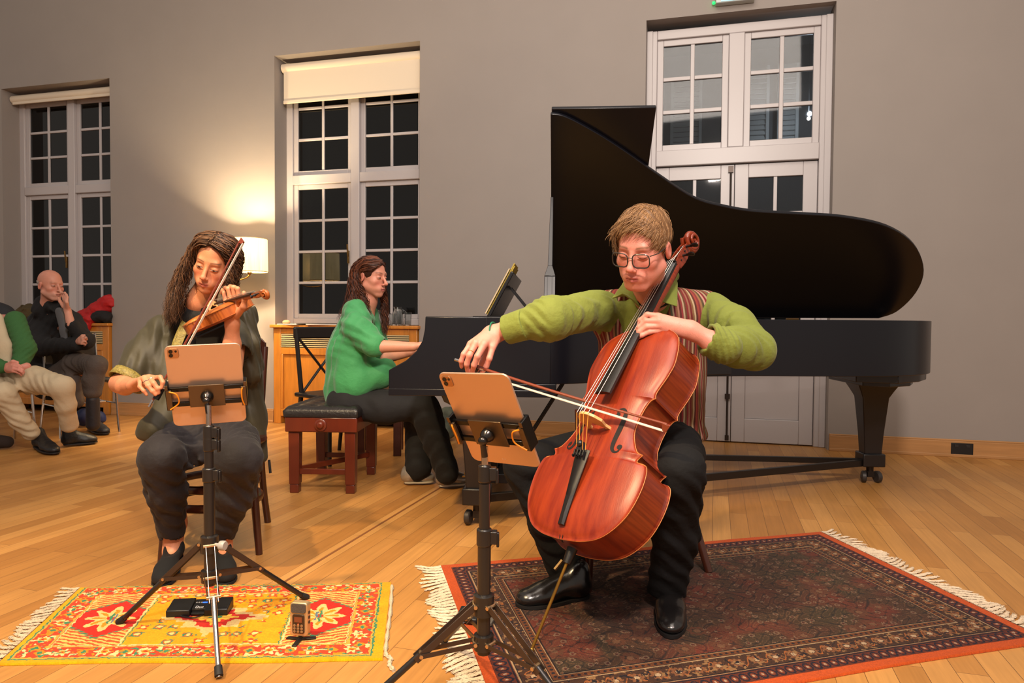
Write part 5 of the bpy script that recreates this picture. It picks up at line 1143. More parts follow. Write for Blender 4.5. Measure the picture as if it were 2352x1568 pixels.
# rolled cuff on the raised forearm, cuff band at the bow hand
K = Solid(); K.cap(lerp(cuL,wl,-0.25), lerp(cuL,wl,0.7), 0.060, 0.055, 0.01); K.cut(lerp(cuL,wl,0.42), wl-cuL); K.cap(lerp(cuL,wl,0.0), lerp(cuL,wl,1.2), 0.040, 0.047, 0.003, sub=True); K.cap(lerp(cuL,elL,0.42), lerp(cuL,elL,0.5),0.03,sub=True,k=0.01); K.folds(lerp(cuL,wl,-0.5),lerp(cuL,wl,0.5),0.004,0.028,9,0.1,1.0)
garment('rolled_cuff', K, 0.004, M_green, pc)
K = Solid(); K.cap(lerp(cuR,wr,-0.45), lerp(cuR,wr,0.9), 0.056, 0.050, 0.004); K.cut(lerp(cuR,wr,0.42), wr-cuR); K.cut(lerp(cuR,wr,-0.4), cuR-wr); K.cap(lerp(cuR,wr,-0.2), lerp(cuR,wr,1.2), 0.040, 0.042, 0.003, sub=True); K.ripple(0.002,22,3)
garment('cuff', K, 0.0035, M_green, pc)
# collar
cl = Solid(); cl.chain([at(1436,655,2.50), at(1450,640,2.60), at(1500,628,2.68), at(1548,634,2.60), at(1550,646,2.56)], [0.012,0.018,0.018,0.014,0.006], 0.02)
cl.ripple(0.0025,26,6); garment('collar', cl, 0.004, M_green, pc)
sheet([at(1434,646,2.50), at(1406,684,2.42), at(1429,674,2.41), at(1455,690,2.42), at(1470,705,2.43), at(1452,668,2.46)], 0.005, 'collar_wing', M_green, pc)
sheet([at(1540,632,2.54), at(1550,634,2.56), at(1556,650,2.55), at(1555,704,2.46), at(1518,692,2.45), at(1524,668,2.48)], 0.005, 'collar_wing', M_green, pc)
# striped waistcoat
def stripe_mat():
    m = bpy.data.materials.new('striped_weave'); m.use_nodes = True; nt = m.node_tree; b = nt.nodes['Principled BSDF']; b.inputs['Roughness'].default_value = 0.85; b.inputs['Specular IOR Level'].default_value = 0.2
    a = nt.nodes.new('ShaderNodeVertexColor'); a.layer_name = 'Col'; sp = nt.nodes.new('ShaderNodeSeparateColor'); nt.links.new(a.outputs[0], sp.inputs[0])
    mu = nt.nodes.new('ShaderNodeMath'); mu.operation = 'MULTIPLY'; mu.inputs[1].default_value = 4.6; nt.links.new(sp.outputs[0], mu.inputs[0])
    fr = nt.nodes.new('ShaderNodeMath'); fr.operation = 'FRACT'; nt.links.new(mu.outputs[0], fr.inputs[0])
    r = nt.nodes.new('ShaderNodeValToRGB'); r.color_ramp.interpolation = 'CONSTANT'; nt.links.new(fr.outputs[0], r.inputs[0])
    pal = [(104,40,38),(120,82,56),(168,148,116),(84,44,38),(140,62,52),(116,48,50),(134,98,66),(78,66,44),(168,128,112),(110,34,40),(150,128,100),(92,56,44),(126,70,50),(90,96,74),(178,158,132),(98,38,40),(112,74,52),(146,104,84),(86,40,36),(128,52,52),(160,140,112),(96,62,44),(118,44,44),(140,96,76)]
    r.color_ramp.elements[0].color = srgb(pal[0]); r.color_ramp.elements[1].position = 1/24; r.color_ramp.elements[1].color = srgb(pal[1])
    for i in range(2,24): e = r.color_ramp.elements.new(i/24); e.color = srgb(pal[i])
    nt.links.new(r.outputs[0], b.inputs['Base Color'])
    tc = nt.nodes.new('ShaderNodeTexCoord'); n = nt.nodes.new('ShaderNodeTexNoise'); n.inputs['Scale'].default_value = 300; nt.links.new(tc.outputs['Object'], n.inputs['Vector']); bp = nt.nodes.new('ShaderNodeBump'); bp.inputs['Strength'].default_value = 0.3; bp.inputs['Distance'].default_value = 0.003; nt.links.new(n.outputs[0], bp.inputs['Height']); nt.links.new(bp.outputs[0], b.inputs['Normal'])
    return m
Vt = Solid(); Vt.cap(pel+np.array([0,0,0.0]), np.array([0.55,2.67,0.91]), 0.222, 0.212, 0.03, flat=(Y_,0.68)); Vt.cap(lerp(shR,chest,0.14)+np.array([0.0,0.02,0.0]), lerp(shL,chest,0.10)+np.array([0.0,0.02,0.0]), 0.088, 0.088, 0.06)
Vt.cap(shR+np.array([-0.055,-0.02,-0.005]), elR, 0.092, 0.10, 0.004, sub=True); Vt.cap(shL+np.array([0.062,0,0.0]), elL+np.array([0.1,0,0.05]), 0.085, 0.11, 0.004, sub=True)
Vt.chain([at(1490,610,2.52), at(1480,700,2.51), at(1476,800,2.50)], [0.098,0.094,0.082], 0.006, sub=True)
Vt.cap(at(1500,620,2.66), at(1500,700,2.62), 0.07, 0.06, 0.01, sub=True)
Vt.rbox(pel+np.array([0,0,-0.20]), (0.4,0.4,0.17), r=0.01, k=0.01, sub=True)
Vt.folds(np.array([0.55,2.6,0.60]), np.array([0.55,2.6,0.52]), 0.004, 0.05, 12, 0.5, 2.0); Vt.ripple(0.004,12,9)
Vt.warp.append(lambda P: -0.007*np.exp(-((P[:,2]-0.545)/0.02)**2)+0.004*np.exp(-((P[:,2]-0.60)/0.02)**2)*(1+np.sin(P[:,0]*160)))
garment('waistcoat', Vt, 0.0048, stripe_mat(), pc, colf=lambda V: np.stack([0.5+np.where(V[:,1]<2.75, np.arctan2(V[:,0]-0.55,(2.95-V[:,1]))*0.55,0.3)+0.004*wnoise(V.astype(f32),14,2)]*3,1))
# tee at the throat
K = Solid(); K.chain([at(1462,690,2.50), at(1500,705,2.50), at(1540,690,2.53)], [0.012,0.014,0.012], 0.02); garment('undershirt', K, 0.004, mat('black_cotton', (14,14,16), 0.8), pc)
# trousers
M_trous = mat('black_trouser_cloth', (8,8,10), 0.85, bump=0.25, bscale=50, spec=0.3, sheen=0.0)
hipR = np.array([0.45,2.62,0.525]); knR = at(1206,1066,2.41); anR = at(1318,1335,2.44); hipL = np.array([0.615,2.60,0.525]); knL = at(1562,1082,2.12); anL = at(1530,1390,2.31)
B = Solid(); B.cap(hipR, hipL, 0.09, 0.09, 0.05); B.chain([hipR, knR], [0.088,0.070], 0.05); B.chain([hipL, lerp(hipL,knL,0.5), knL], [0.088,0.086,0.078], 0.05)
B.chain([knR, lerp(knR,anR,0.45), anR+np.array([-0.01,0.02,0.0])], [0.072,0.066,0.073], 0.03); B.chain([knL, lerp(knL,anL,0.45)+np.array([0.012,0.02,0]), anL+np.array([0.0,0.02,0.0])], [0.078,0.073,0.062], 0.03)
B.rbox(np.array([0.4,2.4,-0.05]), (0.8,0.8,0.10), r=0.004, k=0.006, sub=True)
B.folds(knR, anR, 0.007, 0.09, 21, 0.16, 1.4); B.folds(knL, anL, 0.007, 0.08, 22, 0.16, 1.5); B.folds(hipL, knL, 0.006, 0.08, 23, 0.2, 1.2); B.ripple(0.004,14,4)
garment('trousers', B, 0.0055, M_trous, pc)
M_shoe = mat('polished_black_leather', (22,20,20), 0.25, spec=0.6, bump=0.08, bscale=120, coat=0.3); M_sole = mat('black_rubber_sole', (18,16,16), 0.6)
shoe(pc, on_floor(1352,1372), on_floor(1186,1398), M_shoe, M_sole, 0.050, 0.095, z0=0.009, laces=(M_sole,4))
shoe(pc, on_floor(1538,1345), on_floor(1541,1474), M_shoe, M_sole, 0.049, 0.095, z0=0.009, laces=(M_sole,4))
# green cord bracelet, ring
bc = at(1134,763,2.405); ax = np.array(lerp(cuR,wr,1))-np.array(cuR); ax = np.array(wr)-np.array(cuR); ax /= np.linalg.norm(ax); e1 = np.cross(ax,(0,0,1)); e1 /= np.linalg.norm(e1); e2 = np.cross(ax,e1)
put(MB().tube([bc+0.0345*(math.cos(a)*e1+math.sin(a)*e2)+ax*0.006*math.sin(a) for a in np.linspace(0,2*pi,33)],0.0032,8,cap=False).build('bracelet', mat('green_cord', (16,104,74), 0.6), None), pc)
k0 = at(1082,806,1.982); dd = at(1078,816,1.97)-at(1093,788,1.99); dd /= np.linalg.norm(dd); e1 = np.cross(dd,(0,0,1)); e1 /= np.linalg.norm(e1); e2 = np.cross(dd,e1); k0 = lerp(at(1093,788,2.335),at(1078,816,2.315),0.72)
put(MB().tube([k0+0.0108*(math.cos(a)*e1+math.sin(a)*e2) for a in np.linspace(0,2*pi,21)],0.0013,6,cap=False).build('ring', mat('gold', (214,170,90), 0.25, 1.0), None), pc)
# ------------------------------------------------------------------ violin, its bow and the violinist
VS = 0.47
violin_c = dict(k=VS, s=VS, L=0.356, lw=0.104, lz=0.078, cx1=0.088, cz1=0.127, ww=0.055, cx2=0.073, cz2=0.212, uw=0.084, uz=0.280, rib=0.033, arch=0.014, edge=(170,96,44),
   fx=1.0, fz=-0.005, nut=0.487, nslope=0, fb=0.222, yfb0=-0.033, yfb1=-0.010, fbw0=0.042, fbw1=0.024, bz=0.162, ybr=-0.047, bw=0.021, tz0=0.012, tz1=0.120, pk=1.25, sk=0.9)
v0 = at(458,733,2.80); v1 = at(605,666,2.415); vz = v1-v0; vz /= np.linalg.norm(vz)
vn = np.array([-0.28,-0.30,0.90]); vn -= vz*(vn@vz); vn /= np.linalg.norm(vn); vy = -vn; vx = np.cross(vy, vz)
VM = frameM(v0-vn*0.0, vx, vy, vz)
M_vtop = varnish('violin_varnish', (150,76,26), (196,116,48), 0.3); M_vrib = varnish('violin_flamed_varnish', (140,66,26), (190,106,46), 0.3, flame=1)
vio = string_instrument('violin', VM, violin_c, (M_vtop, M_vrib), 'brown violin held under the chin of the seated curly-haired woman', 'violin')
MB().lathe([(0.0001,0),(0.030,0.0),(0.034,0.006),(0.028,0.014),(0.0001,0.010)],24,(-0.045,-0.022,0.035),(0,-1,0),sx=1.1).box((-0.07,-0.024,0.0),(-0.02,0.04,0.012)).build('chin_rest', M_ebony, vio)
sr = MB().bar((-0.085,0.062,0.05),(0.085,0.058,0.065),0.035,0.009,up=(0,1,0)).tube([(-0.08,0.06,0.05),(-0.092,0.03,0.06),(-0.094,0.0,0.065)],0.0035,8).tube([(0.08,0.058,0.06),(0.094,0.03,0.07),(0.096,0.0,0.075)],0.0035,8)
sr.build('shoulder_rest', mat('black_shoulder_rest', (18,18,20), 0.35), vio, bevel=0.002)
bow('violin_bow', at(351,918,2.47), at(551,552,2.60), (0.75,0.0,0.35), 'dark brown violin bow with white hair, slanting up across the violin strings', M_vpern, 1.0, 0.006)

pv_ = person('woman with long curly brown hair in an olive open jacket playing the violin', (-1.2,2.95,0))
Hv = head_solid(at(494,600,2.80), (0.0,-0.88,-0.36), (0.30,-0.30,0.91), sc=0.98, male=False, neck=[at(462,690,2.88), at(458,740,2.95)], neck_r=0.047, width=0.93, ears=False)
# bow hand
wR = at(312,884,2.56)
hR = Solid(); hand_solid(hR, wR, [at(352,868,2.50),at(342,866,2.49),at(331,868,2.485),at(322,873,2.49)],
    [[at(368,866,2.47),at(374,878,2.46),at(371,890,2.46)],[at(353,880,2.455),at(362,892,2.455),at(364,902,2.46)],[at(340,886,2.45),at(350,898,2.45),at(357,906,2.455)],[at(321,888,2.46),at(330,897,2.455),at(337,906,2.46)]],
    [at(325,880,2.53),at(345,885,2.51),at(358,892,2.49),at(364,897,2.48)], r=0.98, forearm=[at(288,886,2.66),at(276,880,2.78)], far_r=(0.033,0.042))
# violin hand: wrist below, fingers curl over the far side of the neck
wL = at(534,742,2.60)
hL = Solid(); hand_solid(hL, wL, [at(549,684,2.55),at(540,683,2.565),at(530,686,2.575),at(519,690,2.59)],
    [[at(546,663,2.54),at(538,659,2.57),at(533,668,2.585)],[at(536,660,2.555),at(529,658,2.585),at(525,667,2.60)],[at(524,663,2.57),at(518,661,2.60),at(515,670,2.61)],[at(514,672,2.59),at(511,666,2.61),at(508,673,2.62)]],
    [at(545,722,2.57),at(560,703,2.53),at(562,686,2.515),at(560,672,2.515)], r=0.98, forearm=[at(533,790,2.63),at(530,860,2.72)], far_r=(0.030,0.040))
# ankles and insteps
fR0, fR1 = on_floor(392,1312), on_floor(370,1350); ft = Solid()
aR = at(397,1262,2.68); aL = at(511,1262,2.69)
ft.chain([aR+np.array([0,0.01,0.10]), aR, at(388,1298,2.62), at(378,1322,2.56)], [0.044,0.034,0.029,0.022], 0.02); ft.ell(aR+np.array([0.0,0.03,-0.035]), (0.025,0.030,0.030))
f2 = Solid(); f2.chain([aL+np.array([0,0.01,0.10]), aL, at(515,1298,2.62), at(519,1320,2.56)], [0.044,0.034,0.029,0.022], 0.02); f2.ell(aL+np.array([0.0,0.03,-0.035]), (0.025,0.030,0.030))
fv = face_cols(Hv, (204,136,98), (168,92,78), (74,48,34), blush=(196,98,74), eyes='half', iris=(50,36,28), brow_w=0.85, browth=0.003)
def vcol(V):
    C = fv(V); far = np.abs(Hv.loc(V)).max(1) > 0.17; C[far] = lin((206,136,100))*(1+0.06*wnoise(V[far].astype(f32),50,6))[:,None]; return C
ub = Solid(); ub.chain([at(458,738,2.95), np.array([-1.335,3.0,0.86]), np.array([-1.33,3.0,0.60])], [0.05,0.09,0.09], 0.05); ub.chain([at(458,745,2.97), at(385,768,2.95), at(288,872,2.80)], [0.05,0.04,0.040], 0.03); ub.chain([at(458,745,2.97), at(548,765,2.97), at(534,856,2.73)], [0.045,0.034,0.036], 0.03)
for kn_, an_ in ((at(374,1050,2.55), aR), (at(546,1055,2.55), aL)): ub.chain([np.array([-1.33,2.98,0.57]), kn_, an_+np.array([0,0.02,0.10])], [0.07,0.05,0.046], 0.03)
skin_mesh('body', [(Merge([Hv,hR,hL,ft,f2,ub]),0.0024,None,None)], M_skin, pv_, vcol)
# top, jacket
M_ol = mat('olive_silk', (54,49,30), 0.62, bump=0.12, bscale=30, var=0.10, vscale=9, sheen=0.05); M_trim = mat('gold_brocade_trim', (140,124,60), 0.45, bump=0.5, bscale=160, var=0.35, vscale=120)
M_blackc = mat('black_jersey', (15,14,15), 0.8, bump=0.15, bscale=60)
peV = np.array([-1.33,3.0,0.56]); chV = np.array([-1.335,2.99,0.88]); nkV = at(455,730,2.93)
K = Solid(); K.cap(peV, chV, 0.135, 0.130, 0.05, flat=(Y_,0.75)); K.chain([at(400,742,2.96), nkV, at(520,742,2.96)], [0.05,0.062,0.05], 0.05); K.ripple(0.004,14,3); K.cap(at(455,680,2.86), at(455,706,2.86), 0.058, 0.05, 0.01, sub=True); K.cap(at(460,700,2.93), at(457,735,2.95), 0.060, 0.066, 0.03)
K.chain([at(425,722,2.92), at(452,728,2.875), at(482,724,2.88)], [0.034,0.036,0.034], 0.03)
garment('top', K, 0.006, M_blackc, pv_)
sR = at(376,762,2.95); eR = at(290,866,2.80); sL = at(548,756,2.96); eL = at(545,850,2.78)
J = Solid(); J.cap(peV+np.array([0.0,0.03,0.04]), chV+np.array([0,0.03,0.0]), 0.145, 0.140, 0.05, flat=(Y_,0.75)); J.chain([sR, at(455,728,2.99), sL], [0.062,0.055,0.055], 0.04)
J.chain([sR, lerp(sR,eR,0.5)+np.array([0.01,0,-0.0]), lerp(sR,eR,0.90)+np.array([0.025,0,0.01])], [0.066,0.074,0.070], 0.04); J.chain([sL, lerp(sL,eL,0.55)], [0.058,0.060], 0.04)
J.chain([at(360,820,2.86), at(400,930,2.76), at(352,985,2.66)], [0.060,0.060,0.055], 0.05, flat=(Y_,0.55)); J.chain([at(352,985,2.66), at(330,992,2.68)], [0.036,0.024], 0.03)
J.cap(lerp(sR,eR,0.72)+np.array([0.02,0,0]), lerp(sR,eR,1.3)+np.array([0.02,0,0]), 0.050, 0.064, 0.004, sub=True)
J.cap(lerp(sL,eL,0.35), lerp(sL,eL,1.0), 0.050, 0.060, 0.004, sub=True)
J.chain([at(455,690,2.80), at(470,760,2.78), at(492,900,2.70), at(500,1010,2.68)], [0.060,0.098,0.105,0.12], 0.006, sub=True, flat=((0,1,0),1.5))
J.folds(sR, eR, 0.005, 0.09, 31, 0.2, 1.3); J.folds(at(330,800,2.9), at(440,800,2.85), 0.006, 0.065, 32, 0.3, 0.5); J.ripple(0.004,15,5)
garment('jacket', J, 0.0055, M_ol, pv_)
# gold trim down the open edge and round the sleeve hem
P = catmull([at(430,735,2.86), at(415,768,2.83), at(404,800,2.81), at(398,850,2.78), at(396,900,2.76)],8)
t_ = MB().tube(P, 0.021, 10, flat=0.28, up=(0,1,0)).build('trim', M_trim, None); put(t_, pv_)
hc = lerp(sR,eR,0.90)+np.array([0.025,0,0.01]); ax = (eR-sR)/np.linalg.norm(eR-sR); e1 = np.cross(ax,(0,1,0)); e1 /= np.linalg.norm(e1); e2 = np.cross(ax,e1)
t_ = MB(); rr_ = []
for i in range(33):
    a = 2*pi*i/32; d_ = math.cos(a)*e1+math.sin(a)*e2; rr_.append((hc+d_*0.071+ax*0.030, hc+d_*0.074+ax*0.068))
V = [p for q_ in rr_ for p in q_]; t_.add(V, [(2*i,2*i+2,2*i+3,2*i+1) for i in range(32)]); o = t_.build('sleeve_trim', M_trim, None); md = o.modifiers.new('t','SOLIDIFY'); md.thickness = 0.004; put(o, pv_)
# back panel of the jacket hanging over the chair side, with a tassel
Tt = Solid(); Tt.chain([at(575,720,2.96), at(582,850,3.0), at(590,960,3.02), at(607,1050,3.0)], [0.035,0.045,0.05,0.022], 0.04, flat=((0.9,-0.3,0),0.5)); Tt.folds(at(560,800,2.96), at(620,800,3.0), 0.006, 0.045, 35, 0.3, 0.6)
Tt.chain([at(560,730,2.96), at(572,790,2.94), at(578,860,2.95)],[0.040,0.042,0.042],0.03)
garment('jacket_side', Tt, 0.0055, M_ol, pv_)
put(MB().tube([at(618,1056,3.0), at(621,1086,3.0)],0.006,8).build('tassel', M_blackc, None), pv_)
# full trousers gathered at the hips
M_vt = mat('aubergine_black_crepe', (26,21,24), 0.8, bump=0.3, bscale=40, sheen=0.05)
hR_ = at(425,1000,2.92); hL_ = at(525,1000,2.92); kR_ = at(372,1050,2.52); kL_ = at(548,1055,2.52); qR = at(394,1222,2.67); qL = at(511,1220,2.68)
B = Solid(); B.cap(peV+np.array([-0.05,0,0.0]), peV+np.array([0.05,0,0.0]), 0.105, 0.105, 0.05); B.cap(peV+np.array([0,0,0.0]), peV+np.array([0,-0.02,0.12]), 0.11, 0.105, 0.05)
B.chain([hR_, lerp(hR_,kR_,0.5)+np.array([-0.0,0,0.01]), kR_], [0.088,0.086,0.078], 0.05); B.chain([hL_, lerp(hL_,kL_,0.5)+np.array([0.0,0,0.01]), kL_], [0.088,0.087,0.080], 0.05)
B.chain([kR_, lerp(kR_,qR,0.45), qR], [0.076,0.068,0.050], 0.03); B.chain([kL_, lerp(kL_,qL,0.45)+np.array([0.012,0,0]), qL], [0.080,0.070,0.050], 0.03)
B.cap(at(452,1035,2.66), at(470,985,2.75), 0.05, 0.09, 0.06); B.cap(qR, qR-np.array([0,0,0.12]), 0.041, 0.043, 0.004, sub=True); B.cap(qL, qL-np.array([0,0,0.12]), 0.041, 0.043, 0.004, sub=True)
B.folds(kR_, qR, 0.005, 0.08, 41, 0.16, 1.4); B.folds(kL_, qL, 0.006, 0.07, 42, 0.16, 1.6); B.folds(hR_, kR_, 0.005, 0.06, 43, 0.2, 1.2); B.folds(hL_, kL_, 0.006, 0.055, 44, 0.2, 1.4); B.ripple(0.004,15,7)
garment('trousers', B, 0.0055, M_vt, pv_)
M_suede = mat('black_suede', (12,11,12), 0.9)
shoe(pv_, on_floor(408,1292), on_floor(366,1352), M_suede, M_suede, 0.040, low=True, heel_h=0.035, z0=0.0005, name='court_shoe')
shoe(pv_, on_floor(507,1292), on_floor(521,1346), M_suede, M_suede, 0.040, low=True, heel_h=0.035, z0=0.0005, name='court_shoe')
# rings
for c_, d_ in ((lerp(at(331,868,2.485),at(340,886,2.45),0.6), at(340,886,2.45)-at(331,868,2.485)), (lerp(at(342,866,2.49),at(353,880,2.455),0.5), at(353,880,2.455)-at(342,866,2.49))):
    d_ = d_/np.linalg.norm(d_); e1 = np.cross(d_,(0,0,1)); e1 /= np.linalg.norm(e1); e2 = np.cross(d_,e1)
    put(MB().tube([c_+0.0098*(math.cos(a)*e1+math.sin(a)*e2) for a in np.linspace(0,2*pi,21)],0.0014,6,cap=False).ball(tuple(c_+0.010*e1*-1),0.003,8,6).build('ring', M_silver, None), pv_)
# hair: long dark curls
hair_cap(Hv, lambda H: (H.ell(Hv.L(0,0.105,-0.02),(0.094,0.092,0.108),Hv.M,0.01,True), H.ell(Hv.L(0,0.02,-0.13),(0.2,0.14,0.08),Hv.M,0.01,True)), 0.003, M_hair, pv_, (50,34,26), r3=np.array((0.079,0.103,0.085))*0.98)
G = []
top = Hv.L(0.0,0.055,0.112)
Lg = lambda pts: [np.array(p) for p in pts]
# viewer's left side, front to back
left = [Lg([Hv.L(-0.012,0.070,0.098), Hv.L(-0.055,0.060,0.085), Hv.L(-0.084,0.040,0.020), at(424,650,2.78), at(414,690,2.79), at(405,735,2.80)]),
        Lg([Hv.L(-0.015,0.040,0.106), Hv.L(-0.065,0.035,0.085), Hv.L(-0.098,0.010,0.010), at(410,650,2.82), at(398,700,2.82), at(388,745,2.83)]),
        Lg([Hv.L(-0.015,0.0,0.110), Hv.L(-0.072,0.0,0.090), Hv.L(-0.108,-0.015,0.010), at(402,655,2.86), at(388,705,2.86), at(384,750,2.86)]),
        Lg([Hv.L(-0.010,-0.04,0.108), Hv.L(-0.060,-0.06,0.085), Hv.L(-0.095,-0.07,0.0), at(412,660,2.90), at(400,705,2.90), at(396,745,2.90)])]
rght = [Lg([Hv.L(0.005,0.072,0.098), Hv.L(0.045,0.072,0.085), Hv.L(0.078,0.045,0.030), at(526,630,2.76), at(528,665,2.78), at(520,700,2.82)]),
        Lg([Hv.L(0.008,0.040,0.106), Hv.L(0.058,0.040,0.088), Hv.L(0.094,0.015,0.015), at(536,640,2.80), at(538,675,2.83), at(530,710,2.86)]),
        Lg([Hv.L(0.008,0.0,0.110), Hv.L(0.064,0.0,0.090), Hv.L(0.096,-0.02,0.01), at(538,655,2.86), at(541,690,2.88), at(534,725,2.90)]),
        Lg([Hv.L(0.005,-0.04,0.108), Hv.L(0.055,-0.06,0.085), Hv.L(0.085,-0.07,0.0), at(520,660,2.92), at(520,700,2.94), at(515,740,2.94)])]
HC = ((44,30,24),(124,88,62))
strands('hair', left, 720, M_hair, pv_, rad=0.0021, spread=0.026, root_spread=0.014, curl=0.0075, cf=11, seg=40, col=HC, seed=5)
strands('hair', rght, 620, M_hair, pv_, rad=0.0021, spread=0.020, root_spread=0.014, curl=0.007, cf=11, seg=36, col=HC, seed=6)
# ------------------------------------------------------------------ the pianist
pp = person('woman with long wavy auburn hair in a loose green chiffon blouse at the piano', (-0.98,4.06,0))
Hp = head_solid(at(853,634,4.06), (0.90,-0.42,-0.12), (0.02,0.0,1.0), sc=0.98, male=False, neck=[at(845,690,4.08), at(838,725,4.1)], neck_r=0.046, width=0.95, nose=1.04)
def aarm(S, sh, el, w_, hand, tips, r=1.0):
    S.chain([sh, el, w_], [0.046,0.038,0.026], 0.02); S.cap(w_, hand, 0.022, 0.026, 0.02, flat=((0,0,1),0.7))
    for i, t in enumerate(tips): k_ = hand+(np.array(t)-hand)*0.35; S.chain([k_, lerp(k_,t,0.5)+np.array([0,0,0.012]), t], [0.0105,0.009,0.0075], 0.006)
a1 = Solid(); aarm(a1, at(818,735,3.96), at(868,795,3.86), at(948,796,3.86), at(966,792,3.87), [at(985,800,3.82+0.03*i) for i in range(4)]+[at(975,806,3.93)])
a2 = Solid(); aarm(a2, at(845,740,4.2), at(880,822,4.18), at(944,808,4.12), at(962,803,4.10), [at(980,808,4.04+0.03*i) for i in range(4)]+[at(972,812,4.16)])
fk = Solid(); 
for (x,y,Y) in ((955,1082,4.06),(1030,1082,3.98)): fk.cap(at(x,y-30,Y), at(x,y+20,Y), 0.04, 0.035)
fp = face_cols(Hp, (206,140,116), (164,92,84), (84,52,36), blush=(200,104,90), eyes='half', iris=(40,30,24), brow_w=0.8)
def pcol(V):
    C = fp(V); far = np.abs(Hp.loc(V)).max(1) > 0.17; C[far] = lin((208,146,118)); return C
ub = Solid(); ub.chain([at(838,725,4.1), at(815,760,4.08), at(803,900,4.08)], [0.05,0.085,0.09], 0.05); ub.chain([at(825,735,4.08), at(818,735,3.98)], [0.05,0.045], 0.03); ub.chain([at(835,735,4.1), at(845,740,4.2)], [0.05,0.045], 0.03)
for a_,b_,c_ in ((at(972,938,4.0),at(1022,1060,3.98),0), (at(960,932,4.2),at(957,1055,4.09),0)): ub.chain([at(805,925,4.08), a_, b_], [0.07,0.05,0.036], 0.03)
fk = Solid(); fk.cap(at(1022,1060,3.98), at(1022,1095,3.98), 0.036, 0.03); fk.cap(at(957,1055,4.09), at(955,1092,4.08), 0.036, 0.03)
skin_mesh('body', [(Merge([Hp,a1,a2,fk,ub]),0.0028,None,None)], M_skin, pp, pcol)
M_chif = mat('green_chiffon', (58,146,84), 0.7, bump=0.25, bscale=60, var=0.06, vscale=7, sheen=0.25)
S = Solid(); X_ = np.array([1.0,0,0])
S.chain([at(800,905,4.08), at(806,810,4.08), at(818,740,4.08)], [0.140,0.135,0.100], 0.05); S.cap(at(824,722,4.0), at(834,722,4.18), 0.062, 0.062, 0.05)
S.chain([at(815,712,3.99), at(822,752,3.93), at(858,790,3.88)], [0.066,0.082,0.072], 0.04); S.chain([at(846,722,4.2), at(862,790,4.18), at(880,812,4.17)], [0.06,0.068,0.055], 0.04)
S.chain([at(800,800,3.94), at(805,880,3.95), at(790,915,3.98)], [0.085,0.09,0.05], 0.04, flat=(Y_,0.6)); S.chain([at(835,870,4.0), at(872,860,4.02), at(888,845,4.05)], [0.085,0.070,0.055], 0.05); S.chain([at(765,900,4.05), at(760,922,4.0), at(790,928,3.95)], [0.05,0.022,0.018], 0.03)
S.cap(at(866,795,3.865), at(930,800,3.86), 0.047, 0.05, 0.006, sub=True); S.cap(at(884,820,4.17), at(940,812,4.12), 0.046, 0.05, 0.006, sub=True)
S.folds(at(740,820,3.95), at(920,860,3.95), 0.006, 0.11, 51, 0.40, 0.9); S.folds(at(815,712,3.99), at(860,800,3.88), 0.005, 0.09, 52, 0.2, 1.3); S.ripple(0.005,14,11)
garment('blouse', S, 0.0065, M_chif, pp)
M_pt = mat('black_wide_trousers', (13,12,14), 0.85, bump=0.2, bscale=40, sheen=0.03)
B = Solid(); hp = at(805,925,4.08); B.cap(hp+np.array([0,-0.08,0]), hp+np.array([0,0.08,0]), 0.115, 0.115, 0.05)
k1 = at(975,935,3.98); k2 = at(962,928,4.2); q1 = at(1028,1085,3.96); q2 = at(960,1075,4.08)
B.chain([hp+np.array([0,-0.08,0.0]), lerp(hp,k1,0.5)+np.array([0,-0.04,-0.01]), k1], [0.095,0.092,0.075], 0.05); B.chain([hp+np.array([0,0.08,0.0]), k2], [0.09,0.075], 0.05)
B.chain([k1, lerp(k1,q1,0.5), q1], [0.075,0.072,0.070], 0.03); B.chain([k2, lerp(k2,q2,0.5), q2], [0.075,0.075,0.085], 0.04); B.cap(lerp(k1,q1,0.2), lerp(k2,q2,0.25), 0.07, 0.07, 0.05)
B.folds(k1, q1, 0.008, 0.10, 61, 0.2, 1.5); B.ripple(0.006,12,12); garment('trousers', B, 0.007, M_pt, pp)
M_silv = mat('silver_leather', (176,168,158), 0.3, 0.6, bump=0.2, bscale=60); M_wsole = mat('white_rubber_sole', (190,180,160), 0.5)
shoe(pp, on_floor(1008,1121), on_floor(1078,1113), M_silv, M_wsole, 0.045, 0.075, z0=0.012, laces=(M_wsole,3), name='trainer', res=0.005)
shoe(pp, on_floor(928,1113), on_floor(998,1109), M_silv, M_wsole, 0.045, 0.075, z0=0.012, laces=(M_wsole,3), name='trainer', res=0.005)
hair_cap(Hp, lambda H: (H.ell(Hp.L(0,0.100,-0.035),(0.095,0.080,0.110),Hp.M,0.01,True), H.ell(Hp.L(0,0.04,-0.12),(0.2,0.12,0.08),Hp.M,0.01,True), H.ell(Hp.L(-0.08,-0.005,-0.03),(0.03,0.020,0.03),Hp.M,0.006,True)), 0.0035, M_hair, pp, (56,30,22), r3=np.array((0.081,0.106,0.092))*0.98)
